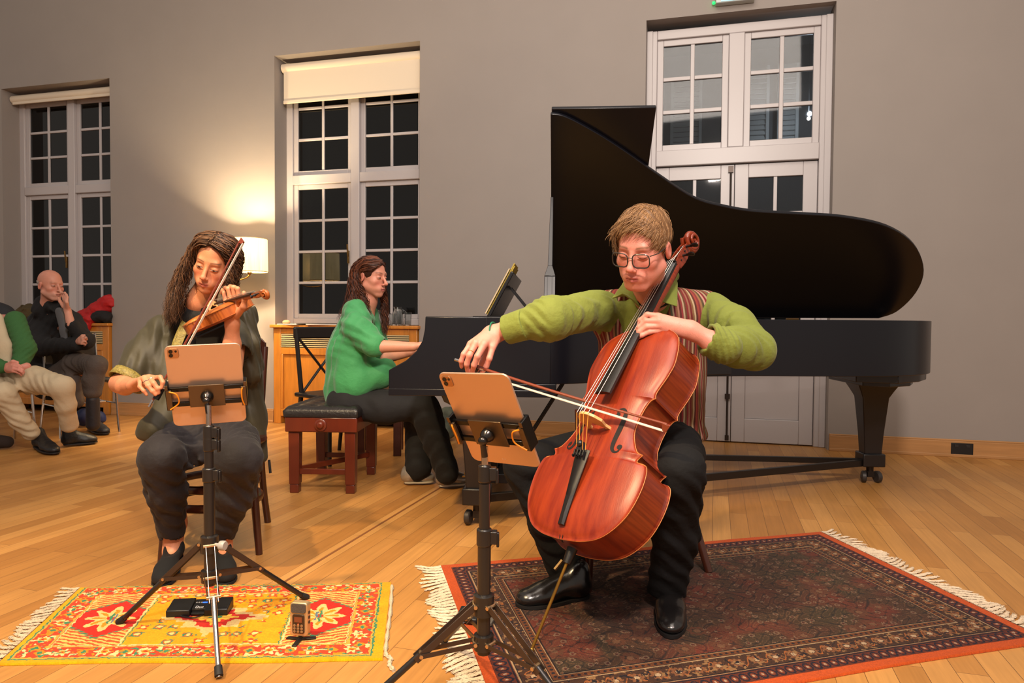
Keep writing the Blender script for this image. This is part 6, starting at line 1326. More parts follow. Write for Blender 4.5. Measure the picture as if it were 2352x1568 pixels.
gp = [Lg([Hp.L(-0.068,0.050,0.036), Hp.L(-0.080,0.012,0.030), Hp.L(-0.084,-0.035,0.012), at(822,676,3.99), at(812,728,3.98), at(802,765,3.98)]),
      Lg([Hp.L(-0.062,0.062,0.052), Hp.L(-0.080,0.020,0.044), Hp.L(-0.086,-0.03,0.02), at(820,674,4.0), at(809,727,3.99), at(799,765,3.99)]),
      Lg([Hp.L(-0.045,0.076,0.072), Hp.L(-0.078,0.030,0.055), Hp.L(-0.088,-0.03,0.03), at(818,672,4.0), at(806,725,3.99), at(796,765,3.99)]),
      Lg([Hp.L(-0.035,0.080,0.086), Hp.L(-0.072,0.035,0.075), Hp.L(-0.088,-0.03,0.04), at(816,676,4.0), at(803,728,4.0), at(793,766,4.0)]),
      Lg([Hp.L(-0.02,0.075,0.096), Hp.L(-0.07,0.02,0.085), Hp.L(-0.088,-0.045,0.02), at(815,680,4.02), at(800,730,4.0), at(790,768,4.0)]),
      Lg([Hp.L(-0.01,0.030,0.112), Hp.L(-0.065,-0.03,0.088), Hp.L(-0.080,-0.085,0.0), at(808,690,4.04), at(792,735,4.02), at(780,770,4.04)]),
      Lg([Hp.L(0.0,0.0,0.114), Hp.L(-0.03,-0.09,0.070), Hp.L(-0.03,-0.115,-0.02), at(800,690,4.1), at(785,730,4.1), at(778,765,4.1)]),
      Lg([Hp.L(0.03,0.0,0.110), Hp.L(0.05,-0.09,0.060), Hp.L(0.05,-0.11,-0.02), at(812,700,4.16), at(800,740,4.2), at(792,770,4.2)])]
HP = ((46,24,16),(120,66,40))
strands('hair', gp, 980, M_hair, pp, rad=0.0030, spread=0.028, root_spread=0.010, curl=0.009, cf=8, seg=30, col=HP, seed=15)
gq = [Lg([Hp.L(-0.074,-0.012,0.01), Hp.L(-0.082,-0.022,-0.04), at(842,690,4.0), at(848,730,3.99), at(857,755,3.98)]),
      Lg([Hp.L(-0.074,-0.03,0.0), Hp.L(-0.078,-0.04,-0.05), at(832,700,4.0), at(842,735,3.99), at(850,765,3.98)]),
      Lg([Hp.L(-0.06,-0.06,0.0), Hp.L(-0.07,-0.06,-0.06), at(826,700,4.02), at(832,735,4.0), at(842,760,3.98)])]
strands('hair', gq, 300, M_hair, pp, rad=0.0028, spread=0.018, root_spread=0.008, curl=0.009, cf=8, seg=26, col=HP, seed=16)
gr = [Lg([Hp.L(0.045,0.055,0.085), Hp.L(0.078,0.03,0.0), at(886,690,4.14), at(888,725,4.14), at(888,768,4.12)]),
      Lg([Hp.L(0.055,0.03,0.085), Hp.L(0.086,0.0,0.0), at(878,690,4.16), at(880,730,4.16), at(882,772,4.14)])]
strands('hair', gr, 240, M_hair, pp, rad=0.0028, spread=0.020, root_spread=0.010, curl=0.009, cf=8, seg=26, col=HP, seed=17)
put(MB().ball(tuple(Hp.L(0.0,-0.118,0.012)),0.018,12,8).build('hair_tie', mat('teal_band', (30,110,100), 0.6), None), pp)

# ------------------------------------------------------------------ the audience at the left
def metal_chair(loc, rz, label):
    r = empty('stacking_chair', loc, rz, label, 'chair', 'chrome-legged chairs of the audience')
    MB().box((-0.21,-0.21,0.44),(0.21,0.2,0.47)).build('seat', mat('dark_upholstery', (40,36,34), 0.7), r, bevel=0.012)
    for s in (-1,1):
        MB().tube([(s*0.20,0.20,0.85),(s*0.205,0.16,0.43),(s*0.215,-0.20,0.42)],0.010,10).build('side_frame', M_chrome, r)
        MB().tube([(s*0.21,-0.19,0.42),(s*0.225,-0.23,0.0)],0.010,10).build('leg', M_chrome, r); MB().tube([(s*0.205,0.15,0.42),(s*0.22,0.24,0.0)],0.010,10).build('leg', M_chrome, r)
    MB().box((-0.20,0.18,0.58),(0.20,0.205,0.84)).build('backrest', mat('dark_upholstery_back', (40,36,34), 0.7), r, bevel=0.01)
    MB().tube([(-0.213,0.0,0.25),(0.213,0.0,0.25)],0.007,8).tube([(-0.215,-0.2,0.25),(-0.213,0.18,0.25)],0.007,8).tube([(0.215,-0.2,0.25),(0.213,0.18,0.25)],0.007,8).build('cross_rod', M_chrome, r)
    return r
metal_chair((-3.72,5.86,0), R_(52), 'chair with thin chrome legs under the bald man')
metal_chair((-3.98,5.20,0), R_(52), 'chair with thin chrome legs under the person in cream trousers')
po = person('bald man in a black coat listening with his hand to his mouth', (-3.8,5.85,0))
Ho = head_solid(at(117,654,5.80), (0.92,-0.38,-0.08), (0.04,-0.02,1.0), sc=1.06, male=True, neck=[at(112,700,5.86), at(110,730,5.9)], neck_r=0.054)
h1 = Solid(); wO = at(155,712,5.62)
hand_solid(h1, wO, [at(147,688,5.60),at(150,690,5.575),at(152,692,5.56),at(154,695,5.56)], [[at(143,674,5.62),at(138,668,5.62),at(134,668,5.62)],[at(148,676,5.60),at(143,672,5.61),at(138,674,5.61)],[at(152,678,5.58),at(149,672,5.59),at(144,673,5.60)],[at(155,682,5.57),at(153,676,5.58),at(150,674,5.59)]], [at(146,704,5.62),at(138,692,5.63),at(135,684,5.64)], r=1.05, forearm=[at(163,745,5.58)], far_r=(0.034,))
h2 = Solid(); hand_solid(h2, at(180,783,5.60), [at(190,776,5.56),at(191,780,5.55),at(190,785,5.55),at(188,789,5.55)], [[at(197,775,5.55),at(199,779,5.57),at(196,782,5.58)]]*2+[[at(196,784,5.55),at(198,788,5.57),at(195,789,5.58)],[at(194,790,5.56),at(196,792,5.57),at(193,794,5.58)]], [at(183,777,5.58),at(189,771,5.57),at(194,770,5.57)], r=1.0)
lg_ = Solid(); lg_.chain([at(213,890,5.52), at(214,935,5.52)],[0.045,0.040],0.01)
fo = face_cols(Ho, (196,134,112), (156,96,84), (150,120,100), blush=(190,104,86), stubble=(190,170,158), eyes='half', brow_w=0.5)
def ocol(V):
    C = fo(V); far = np.abs(Ho.loc(V)).max(1) > 0.17; C[far] = lin((196,138,116)); return C
ub = Solid(); ub.chain([at(108,735,5.93), at(115,800,5.98), at(120,868,5.95)], [0.07,0.12,0.11], 0.05); ub.chain([at(112,745,5.93), at(165,748,5.87), at(194,782,5.68), at(165,748,5.60)], [0.055,0.04,0.034,0.030], 0.03); ub.chain([at(112,745,5.93), at(86,752,5.93), at(97,795,5.74), at(178,785,5.61)], [0.055,0.04,0.034,0.026], 0.03); ub.chain([at(125,868,5.95), at(220,842,5.53), at(213,895,5.52)], [0.07,0.04,0.045], 0.03)
skin_mesh('body', [(Merge([Ho,h1,h2,lg_,ub]),0.0034,None,None)], M_skin, po, ocol)
M_coat = mat('black_wool_coat', (17,16,18), 0.9, bump=0.3, bscale=60)
S = Solid(); S.chain([at(118,870,5.98), at(112,790,5.98), at(115,740,5.95)], [0.19,0.19,0.14], 0.05, flat=(Y_,0.8)); S.cap(at(86,738,6.0), at(150,728,5.88), 0.085, 0.085, 0.06)
S.chain([at(168,735,5.86), at(196,782,5.68), at(166,745,5.60)], [0.075,0.065,0.050], 0.04); S.chain([at(84,742,5.95), at(96,795,5.72), at(172,792,5.62)], [0.085,0.075,0.050], 0.04)
S.chain([at(128,704,5.80), at(104,698,5.90), at(96,712,5.86)], [0.055,0.075,0.07], 0.03); S.cap(at(124,685,5.78), at(130,722,5.74), 0.056, 0.03, 0.01, sub=True); S.cap(at(163,735,5.585), at(156,712,5.61), 0.038, 0.04, 0.005, sub=True)
S.folds(at(84,742,5.95), at(172,792,5.62), 0.007, 0.08, 71, 0.2, 1.2); S.ripple(0.007,10,13); garment('coat', S, 0.008, M_coat, po)
K = Solid(); K.chain([at(136,715,5.70), at(146,760,5.68), at(150,800,5.66)], [0.035,0.03,0.03], 0.02, flat=(Y_,0.5)); garment('shirt', K, 0.006, mat('grey_shirt', (84,84,86), 0.7), po)
B = Solid(); B.chain([at(130,870,5.95), at(175,838,5.72), at(222,838,5.52)], [0.12,0.095,0.078], 0.05); B.chain([at(222,838,5.52), at(214,872,5.52), at(214,898,5.52)], [0.078,0.072,0.064], 0.03); B.chain([at(120,880,5.9), at(165,880,5.65)], [0.10,0.085], 0.05); B.chain([at(165,880,5.65), at(175,920,5.66)],[0.07,0.06],0.03)
B.folds(at(175,838,5.72), at(222,838,5.52), 0.006, 0.06, 72, 0.2, 1.2); B.ripple(0.006,11,14); garment('trousers', B, 0.007, mat('grey_brown_corduroy', (72,62,56), 0.85, bump=0.3, bscale=80), po)
M_boot = mat('dark_boot', (22,20,26), 0.6, bump=0.3, bscale=60)
K = Solid(); K.chain([at(213,918,5.52), at(214,975,5.54)], [0.050,0.052], 0.02); garment('boot_shaft', K, 0.006, M_boot, po)
shoe(po, on_floor(208,988), on_floor(244,1000), M_boot, M_sole, 0.052, 0.10, z0=0.012, laces=(M_sole,4), name='boot', res=0.006)
short_hair('hair', Ho, 700, lambda p: p[1] < -0.02 and -0.055 < p[2] < 0.03 and not (abs(p[0])>0.066 and p[1]>-0.035), M_hair, po, length=0.015, lift=0.1, rad=0.0012, col=((150,140,130),(200,190,180)), seed=9)
# person cut by the left edge of the photo
pq = person('person in a green cardigan and cream trousers, cropped by the left edge', (-4.0,5.2,0))
h3 = Solid()
hand_solid(h3, at(8,842,4.95), [at(30,836,4.90),at(32,841,4.88),at(32,847,4.87),at(30,852,4.87)], [[at(42,838,4.89),at(50,843,4.89),at(54,849,4.90)],[at(44,844,4.87),at(52,849,4.88),at(55,855,4.89)],[at(43,850,4.86),at(50,854,4.87),at(53,859,4.88)],[at(40,855,4.87),at(46,858,4.88),at(49,862,4.89)]], [at(18,838,4.92),at(30,830,4.90),at(40,832,4.90)], r=1.08)
h3.chain([at(60,842,4.98), at(36,846,4.93), at(20,850,4.93)], [0.032,0.028,0.022], 0.01)
bt_ = Solid(); bt_.chain([at(-40,640,5.3), at(-40,800,5.3)], [0.10,0.12])
bt_.chain([at(-30,735,5.25), at(34,740,5.15), at(57,800,5.05), at(50,840,4.98)], [0.06,0.05,0.045,0.034], 0.02)
skin_mesh('body', [(Merge([h3,bt_]),0.0036,None,None)], M_skin, pq, lambda V: np.tile(lin((200,132,116)),(len(V),1)))
M_card = mat('green_knit', (46,92,44), 0.85, bump=0.3, bscale=120); M_vst = mat('navy_gilet', (20,22,28), 0.8, bump=0.2, bscale=50); M_cream = mat('cream_chinos', (186,168,138), 0.8, bump=0.25, bscale=50, var=0.04)
S = Solid(); S.chain([at(35,735,5.15), at(58,800,5.05), at(45,838,4.98)], [0.07,0.066,0.055], 0.04); S.chain([at(-90,735,5.1), at(-60,820,4.95), at(2,842,4.93)], [0.07,0.066,0.05], 0.04); S.folds(at(35,735,5.15), at(45,845,4.98), 0.005, 0.05, 81, 0.15, 1.2); garment('cardigan', S, 0.007, M_card, pq)
S = Solid(); S.chain([at(-25,850,5.25), at(-25,750,5.25)], [0.20,0.19], 0.05, flat=(Y_,0.7)); S.cap(at(-60,715,5.25), at(12,722,5.25), 0.075, 0.06, 0.06); S.ripple(0.006,10,16); garment('gilet', S, 0.008, M_vst, pq)
S = Solid(); S.chain([at(-10,735,5.10), at(4,800,5.02), at(8,835,5.0)], [0.06,0.07,0.06], 0.04, flat=(Y_,0.6)); garment('shirt', S, 0.007, M_cream, pq)
B = Solid(); B.chain([at(0,868,5.2), at(80,872,5.02), at(140,888,4.90)], [0.11,0.095,0.078], 0.05); B.chain([at(140,888,4.90), at(152,930,4.96), at(160,975,5.05)], [0.075,0.065,0.060], 0.03)
B.chain([at(-40,880,5.1), at(8,905,4.86)], [0.11,0.080], 0.05); B.chain([at(8,905,4.86), at(42,960,4.95), at(72,992,5.02)], [0.078,0.066,0.060], 0.03)
B.folds(at(0,868,5.2), at(140,888,4.9), 0.007, 0.08, 82, 0.2, 1.3); B.folds(at(8,905,4.86), at(76,1000,5.05), 0.006, 0.08, 83, 0.2, 1.4); B.ripple(0.006,11,17); garment('trousers', B, 0.007, M_cream, pq)
M_bb = mat('black_walking_boot', (20,19,20), 0.5, bump=0.3, bscale=60)
shoe(pq, on_floor(145,1026), on_floor(224,1018), M_bb, M_sole, 0.052, 0.11, z0=0.012, laces=(M_sole,4), name='boot', res=0.006)
shoe(pq, on_floor(84,1028), on_floor(128,1046), M_bb, M_sole, 0.052, 0.11, z0=0.012, laces=(M_sole,4), name='boot', res=0.006)
# ------------------------------------------------------------------ rugs
def line_x(a, b_, c, d):
    a,b_,c,d = [np.array(p[:2],float) for p in (a,b_,c,d)]; A = np.array([b_-a, c-d]).T; t = np.linalg.solve(A, c-a); p = a+(b_-a)*t[0]; return np.array([p[0],p[1],0])
def rug(name, BL, BR, TR, TL, th, nu, nv, paint, label, edge, fringe_sides, flen, fcol, seed, fn=900):
    root = empty(name, (0,0,0), 0, label, 'rug')
    u = np.linspace(0,1,nu+1); v = np.linspace(0,1,nv+1); U, V_ = np.meshgrid(u, v, indexing='ij')
    q = lambda U,V_: ((1-U)*(1-V_))[...,None]*BL[:2]+(U*(1-V_))[...,None]*BR[:2]+(U*V_)[...,None]*TR[:2]+((1-U)*V_)[...,None]*TL[:2]
    XY = q(U,V_); wob = 0.004*np.sin(U*9+seed)*np.clip(1-np.minimum(V_,1-V_)*6,0,1)
    XY[...,1] += wob; Z = th+0.0006*np.sin(U*31)*np.sin(V_*23)+0.0*U; Z = np.where((U==0)|(U==1)|(V_==0)|(V_==1), 0.0008, Z)
    P = np.concatenate([XY, Z[...,None]],-1).reshape(-1,3); i, j = np.meshgrid(np.arange(nu), np.arange(nv), indexing='ij'); i = i.ravel(); j = j.ravel(); m = nv+1
    F = np.stack([i*m+j,(i+1)*m+j,(i+1)*m+j+1,i*m+j+1],1); uc = (i+0.5)/nu; vc = (j+0.5)/nv
    M = attr_mat(name+'_pile', rough=0.95, bump=0.5, bscale=420, spec=0.1, sheen=0.08, var=0.10)
    fast_mesh('pile', P, F, M, root, paint(uc, vc), smooth=False, domain='CORNER')
    r = np.random.default_rng(seed)
    W_, H_ = np.linalg.norm(BR-BL), np.linalg.norm(TL-BL)
    for side in fringe_sides:
        Vs, Fs, Cs = [], [], []; o = 0; A, B_ = (BL,TL) if side == 'left' else (BR,TR); out = (BL-BR)/W_ if side == 'left' else (BR-BL)/W_; al = (B_-A)/np.linalg.norm(B_-A)
        nt = int(np.linalg.norm(B_-A)/0.026)
        for k in range(fn):
            tf = int(r.uniform(0,nt)); t = (tf+0.5+r.normal()*0.16)/nt; lean = math.sin(tf*12.9)*0.45; L = flen*(0.75+0.35*abs(math.sin(tf*3.7)))*r.uniform(0.8,1.1)
            p = A+(B_-A)*min(max(t,0),1); p = p*1.0; p[2] = th*0.5; pts = []
            for s_ in range(6):
                x = s_/5; pts.append(p+out*L*x+al*(lean*L*x*x+0.006*math.sin(x*9+k)+(tf+0.5-t*nt)/nt*np.linalg.norm(B_-A)*0.5*x)+np.array([0,0,-th*0.5*min(1,x*2)+0.0022+0.002*r.uniform()]))
            pts = np.array(pts); d = al; 
            for s_, w_ in ((-1,0),(1,0)): pass
            rr = 0.0011
            ring = [pts+d*rr, pts+np.array([0,0,rr*1.2]), pts-d*rr]
            Vs.append(np.stack(ring,1).reshape(-1,3)); b_ = np.array([(a*3+c, a*3+(c+1)%3, (a+1)*3+(c+1)%3, (a+1)*3+c) for a in range(5) for c in range(3)]); Fs.append(b_+o); o += 18; Cs.append(np.tile(lin(fcol)*r.uniform(0.75,1.15),(18,1)))
        f = fast_mesh('fringe', np.concatenate(Vs), np.concatenate(Fs), attr_mat('fringe_cotton', rough=0.9, spec=0.1), root, np.concatenate(Cs)); tag(f, kind='stuff')
    return root
def hsh(a, b_, s=0):
    x = np.sin(a*127.1+b_*311.7+s*74.7)*43758.5453; return x-np.floor(x)
def n2(x, y, f, s=0):
    x = x*f; y = y*f; i = np.floor(x); j = np.floor(y); fx = x-i; fy = y-j; fx = fx*fx*(3-2*fx); fy = fy*fy*(3-2*fy)
    return (hsh(i,j,s)*(1-fx)+hsh(i+1,j,s)*fx)*(1-fy)+(hsh(i,j+1,s)*(1-fx)+hsh(i+1,j+1,s)*fx)*fy
def lay(C, m, col):
    m = np.clip(np.asarray(m,float),0,1)[:,None]; return C*(1-m)+lin(col)*m
def paint1(u, v):
    W_, H_ = 1.12, 0.60; x = u*W_; y = v*H_; ja = 0.008*(n2(x,y,90,1)-0.5); jb = 0.008*(n2(x,y,90,2)-0.5); x = x+ja; y = y+jb
    C = np.tile(lin((226,150,14)),(len(u),1)); red = (186,36,20); cream = (226,190,130); grn = (60,120,84); org = (228,128,20); pink = (206,96,60)
    C = C*(0.9+0.2*n2(x,y,30,3))[:,None]
    bx = np.minimum(x-0.02, W_-0.035-x); by = np.minimum(y-0.022, H_-0.008-y); bd = np.minimum(bx,by); B = (bd>0)&(bd<0.085)
    C = lay(C, B, (190,62,30))
    # border: blossoms and lozenges in a chain
    along = np.where(by<bx, x, y); ac = bd-0.042; ph = along/0.062; k = np.floor(ph); f = (ph-k-0.5)*0.062
    r_ = np.sqrt(f**2+ac**2); an = np.arctan2(ac,f); pet = 0.019+0.006*np.cos(an*6)
    C = lay(C, B&(r_<pet)&(k%2==0), cream); C = lay(C, B&(r_<0.011)&(k%2==0), org); C = lay(C, B&(r_<0.005), red)
    C = lay(C, B&((np.abs(f)+np.abs(ac))<0.020)&(k%2==1), org); C = lay(C, B&((np.abs(f)+np.abs(ac))<0.011)&(k%2==1), grn)
    fl = n2(x,y,75,7); C = lay(C, B&(fl>0.76)&(r_>0.016), cream); C = lay(C, B&(fl<0.20)&(r_>0.016), org); C = lay(C, B&(n2(x,y,85,8)>0.82), grn); C = lay(C, B&(np.abs(np.abs(ac)-0.036)<0.004), (214,150,60))
    C = lay(C, (np.abs(bd-0.001)<0.003), grn); C = lay(C, np.abs(bd-0.086)<0.0028, cream)
    I = bd>0.086; xe = np.minimum(x-0.105, W_-0.12-x); P_ = I&(xe<0.20)&(xe>-0.02)
    yy = y-H_*0.5-0.007; cx = 0.105
    C = lay(C, P_, (180,40,22))
    # serrated yellow and green corner rays
    hexd = np.abs(yy)*0.85+np.abs(xe-cx)*0.75; ray = np.sin((np.abs(yy)-(xe-cx)*0.35)*330)>0; R_o = P_&(hexd>0.128)
    C = lay(C, R_o, (196,80,34)); C = lay(C, R_o&ray, (214,176,90)); C = lay(C, P_&(np.abs(hexd-0.128)<0.006)&(np.sin(yy*420)>-0.3), grn)
    C = lay(C, P_&(hexd<0.122), red)
    an = np.arctan2(yy, (xe-cx)); rr = np.hypot(yy*0.85, xe-cx); leaf = 0.045+0.040*np.abs(np.cos(an*4))**2.2; C = lay(C, P_&(rr<leaf)&(rr>0.012), (222,180,110)); C = lay(C, P_&(rr<leaf*0.72)&(np.cos(an*8+0.6)>0.2)&(rr>0.012), org); C = lay(C, P_&(np.abs(xe-cx)<0.004)&(np.abs(yy)<0.045), grn); C = lay(C, P_&(np.abs(xe-cx-0.012)<0.003)&(np.abs(yy)<0.035), (90,110,120))
    C = lay(C, I&(np.abs(xe-0.20)<0.003), cream); C = lay(C, I&(np.abs(xe-0.207)<0.002), grn)
    # yellow field: stepped medallion and sprigs
    Fd = I&(xe>0.21); mx = x-W_*0.5+0.01; st = np.round(mx/0.014)*0.014; sy = np.round(yy/0.014)*0.014; md = np.abs(st)*0.8+np.abs(sy)
    C = lay(C, Fd&(md<0.125+0.018*np.cos(np.arctan2(sy,st)*8)), (214,178,112)); C = lay(C, Fd&(md<0.088+0.014*np.cos(np.arctan2(sy,st)*6)), red); C = lay(C, Fd&(md<0.045+0.012*np.cos(np.arctan2(sy,st)*4)), (222,170,60)); C = lay(C, Fd&(md<0.02), grn)
    g = 0.052; kx = np.floor(x/g); ky = np.floor(y/g); fx = (x/g-kx-0.5)*g-0.012*(hsh(kx,ky,1)-0.5); fy = (y/g-ky-0.5)*g-0.012*(hsh(kx,ky,2)-0.5); rr = np.hypot(fx,fy); an = np.arctan2(fy,fx); S_ = Fd&(md>0.155)&(hsh(kx,ky,5)>0.25)
    C = lay(C, S_&(rr<0.0165+0.005*np.cos(an*4+hsh(kx,ky,3)*6))&(rr>0.009), (196,74,26)); C = lay(C, S_&(rr<0.008), (224,190,120)); C = lay(C, S_&(np.abs(fy-fx*0.7)<0.0022)&(rr<0.026)&(rr>0.015), grn); C = lay(C, S_&(hsh(kx,ky,9)>0.6)&(rr<0.0165)&(rr>0.012), grn)
    return C*(0.86+0.26*n2(x,y,260,11))[:,None]
def paint2(u, v):
    W_, H_ = 2.0, 1.30; x = u*W_; y = v*H_; C = np.tile(lin((74,46,30)),(len(u),1))
    n = n2(x,y,14,1); n3 = n2(x,y,5,2); C = lay(C, np.clip((n-0.45)*2.2,0,0.8), (92,44,30)); C = lay(C, np.clip((n3-0.5)*2.2,0,0.7), (64,54,34)); C = lay(C, np.clip((n2(x,y,8,4)-0.66)*3,0,0.7), (120,44,28))
    # scrolling arabesques
    wx = x+0.035*np.sin(y*38)+0.02*n2(x,y,20,5); wy = y+0.035*np.sin(x*33+1)+0.02*n2(x,y,20,6)
    ar = np.abs(np.sin(wx*62)*np.sin(wy*62)); C = lay(C, (ar<0.09)*0.75, (34,24,22)); C = lay(C, (np.abs(ar-0.45)<0.05)*0.55, (126,88,60))
    def ros(g, r0, col, col2, s, dens, keep):
        nonlocal C
        kx = np.floor(x/g); ky = np.floor(y/g); fx = (x/g-kx-0.5)*g-0.3*g*(hsh(kx,ky,s)-0.5); fy = (y/g-ky-0.5)*g-0.3*g*(hsh(kx,ky,s+1)-0.5); rr = np.hypot(fx,fy); an = np.arctan2(fy,fx); k_ = (hsh(kx,ky,s+2)>1-dens)&keep
        C = lay(C, k_&(np.abs(rr-r0)<r0*(0.28+0.14*np.cos(an*7))), col); C = lay(C, k_&(rr<r0*0.5), col2)
    bd = np.minimum(np.minimum(x,W_-x),np.minimum(y,H_-y)); fld = bd>0.24
    ros(0.048,0.009,(122,94,72),(84,34,26),20,0.45,fld); ros(0.11,0.026,(98,56,36),(116,78,54),30,0.55,fld); ros(0.026,0.0045,(140,112,88),(120,60,36),40,0.14,fld)
    # border bands
    along = np.where(np.minimum(y,H_-y)<np.minimum(x,W_-x), x, y)
    b1 = (bd>0.040)&(bd<=0.105); C = lay(C, (bd<=0.24)&(bd>0.04), (58,32,26)); C = lay(C, b1, (104,44,26))
    f = along/0.034; kf = np.floor(f); fa = (f-kf-0.5)*0.034; e = np.hypot(fa*1.5, bd-0.070); C = lay(C, b1&(np.abs(e-0.020)<0.004), (30,24,40)); C = lay(C, b1&(e<0.012), (140,70,44)); C = lay(C, b1&(e<0.006), (190,160,130)); C = lay(C, b1&(np.abs(bd-0.100)<0.003), (28,22,34))
    b2 = (bd>0.112)&(bd<=0.200); f = along/0.072; kf = np.floor(f); fa = (f-kf-0.5)*0.072; e = np.hypot(fa, bd-0.156); an = np.arctan2(bd-0.156,fa); wv = np.abs(bd-0.156-0.024*np.sin(along*87))<0.0035
    C = lay(C, b2, (70,42,28)); C = lay(C, b2&wv, (170,96,44)); C = lay(C, b2&(e<0.024+0.004*np.cos(an*8))&(e>0.013), (134,84,52)); C = lay(C, b2&(e<0.010), (190,160,126)); C = lay(C, b2&(n2(x,y,95,9)>0.74), (150,110,70)); C = lay(C, b2&(n2(x,y,95,10)>0.80), (28,22,30))
    for d_ in (0.1085,0.204,0.234): C = lay(C, np.abs(bd-d_)<0.0022, (176,142,104)); C = lay(C, np.abs(bd-d_-0.005)<0.0022, (26,18,20))
    b3 = (bd>0.21)&(bd<=0.232); f = along/0.022; fa = (f-np.floor(f)-0.5)*0.022; C = lay(C, b3, (112,62,30)); C = lay(C, b3&(np.hypot(fa,bd-0.221)<0.006), (30,24,34))
    C = lay(C, bd<=0.040, (214,88,30))
    return C*0.62*(0.80+0.40*n2(x,y,330,12))[:,None]
rug('yellow_rug', on_floor(-6,1528), on_floor(879,1519), on_floor(899,1341), on_floor(186,1351), 0.007, 480, 260, paint1, 'small bright yellow and red patterned rug under the violinist\'s stand', (226,150,14), ('left',), 0.060, (196,176,150), 5, 520)
TLr, TRr = on_floor(1012,1302), on_floor(1884,1223); BLr = line_x(TLr, on_floor(1112,1568), on_floor(2352,1484), on_floor(1885,1562)); BRr = line_x(TRr, on_floor(2322,1432), on_floor(2352,1484), on_floor(1885,1562))
rug('persian_rug', BLr, BRr, TRr, TLr, 0.007, 680, 440, paint2, 'large dark brown and rust red rug with orange edge under the cellist', (178,70,24), ('left','right'), 0.085, (214,194,166), 8, 1500)
# twisted end cord of the yellow rug
p = [on_floor(x,y,0.004) for x,y in ((900,1345),(897,1400),(890,1455),(886,1500),(898,1512),(894,1525),(905,1540))]
yr = bpy.data.objects['yellow_rug']; V_ = catmull(p,6); put(MB().tube(V_,[0.006+0.0022*math.sin(i*2.1) for i in range(len(V_))],6).build('selvedge_cord', mat('undyed_wool', (196,180,150), 0.9, bump=0.6, bscale=200), None), yr)
# ------------------------------------------------------------------ small devices on the floor
M_plas = mat('black_plastic_matt', (20,20,21), 0.45, bump=0.05, bscale=300)
pC = on_floor(462,1404,0.007); r = empty('foot_pedal', tuple(pC), R_(6), 'black wireless page-turner pedal with a small lit blue display on the yellow rug', 'pedal')
MB().box((-0.022,-0.035,0.002),(0.028,0.022,0.010)).build('base_plate', M_plas, r, bevel=0.002)
for x0, x1 in ((-0.098,-0.024),(0.022,0.096)):
    b = MB(); V = [(x0,-0.040,0.0),(x1,-0.040,0.0),(x1,0.030,0.0),(x0,0.030,0.0),(x0,-0.040,0.022),(x1,-0.040,0.022),(x1,0.030,0.036),(x0,0.030,0.036)]
    b.add(V,[(0,3,2,1),(4,5,6,7),(0,1,5,4),(1,2,6,5),(2,3,7,6),(3,0,4,7)]).build('pedal_pad', M_plas, r, bevel=0.003)
cpn = MB(); V = [(-0.023,-0.022,0.008),(0.021,-0.022,0.008),(0.021,0.026,0.008),(-0.023,0.026,0.008),(-0.023,-0.022,0.018),(0.021,-0.022,0.018),(0.021,0.026,0.032),(-0.023,0.026,0.032)]
cpn.add(V,[(0,3,2,1),(4,5,6,7),(0,1,5,4),(1,2,6,5),(2,3,7,6),(3,0,4,7)]); cp_ = cpn.build('control_panel', mat('panel_plastic', (26,26,28), 0.3), r, bevel=0.001)
tl = math.atan2(0.014,0.048)
MB().box((0.003,0.006,0.0265),(0.018,0.020,0.0278)).xf(Matrix.Translation((0,0,0.0)) @ Matrix.Rotation(0,4,'X')).build('display', mat('blue_display', (40,90,220), 0.3, emit=(40,100,255), estr=2.0), cp_, smooth=False)
tx = bpy.data.curves.new('lettering', 'FONT'); tx.body = 'Duo'; tx.size = 0.015; tx.extrude = 0.0002; tt = bpy.data.objects.new('lettering', tx); COL.objects.link(tt); bpy.context.view_layer.update(); to = bpy.data.objects.new('lettering', bpy.data.meshes.new_from_object(tt.evaluated_get(bpy.context.evaluated_depsgraph_get()))); COL.objects.link(to); bpy.data.objects.remove(tt); to.name = 'lettering'; to.data.materials.clear(); to.data.materials.append(mat('white_lettering', (200,200,205), 0.5)); to.parent = cp_; to.location = (-0.014,-0.017,0.0198); to.rotation_euler = (tl,0,0)
for i in range(3): MB().lathe([(0.003,0),(0.003,0.0012)],12,(-0.016+i*0.008,0.008,0.0272),(0,-0.28,1)).build('button', mat('grey_button', (120,120,122), 0.4), cp_)
MB().tube(catmull([(0.02,-0.03,0.004),(0.0,-0.055,0.004),(-0.03,-0.05,0.004),(-0.05,-0.042,0.006)],6),0.0022,8).build('cable', M_plas, r)
pC = on_floor(1076,1424,0.009); r = empty('foot_pedal', tuple(pC), R_(-14), 'black foot pedal lying half behind the stand leg on the fringe of the dark rug', 'pedal')
b = MB(); V = [(-0.036,-0.030,0.0),(0.036,-0.030,0.0),(0.036,0.035,0.0),(-0.036,0.035,0.0),(-0.036,-0.030,0.018),(0.036,-0.030,0.018),(0.036,0.035,0.032),(-0.036,0.035,0.032)]
b.add(V,[(0,3,2,1),(4,5,6,7),(0,1,5,4),(1,2,6,5),(2,3,7,6),(3,0,4,7)]).build('pedal_pad', M_plas, r, bevel=0.004); MB().box((0.037,-0.028,0.001),(0.085,0.028,0.013)).build('base_plate', mat('grey_plate', (90,86,80), 0.4), r, bevel=0.002)
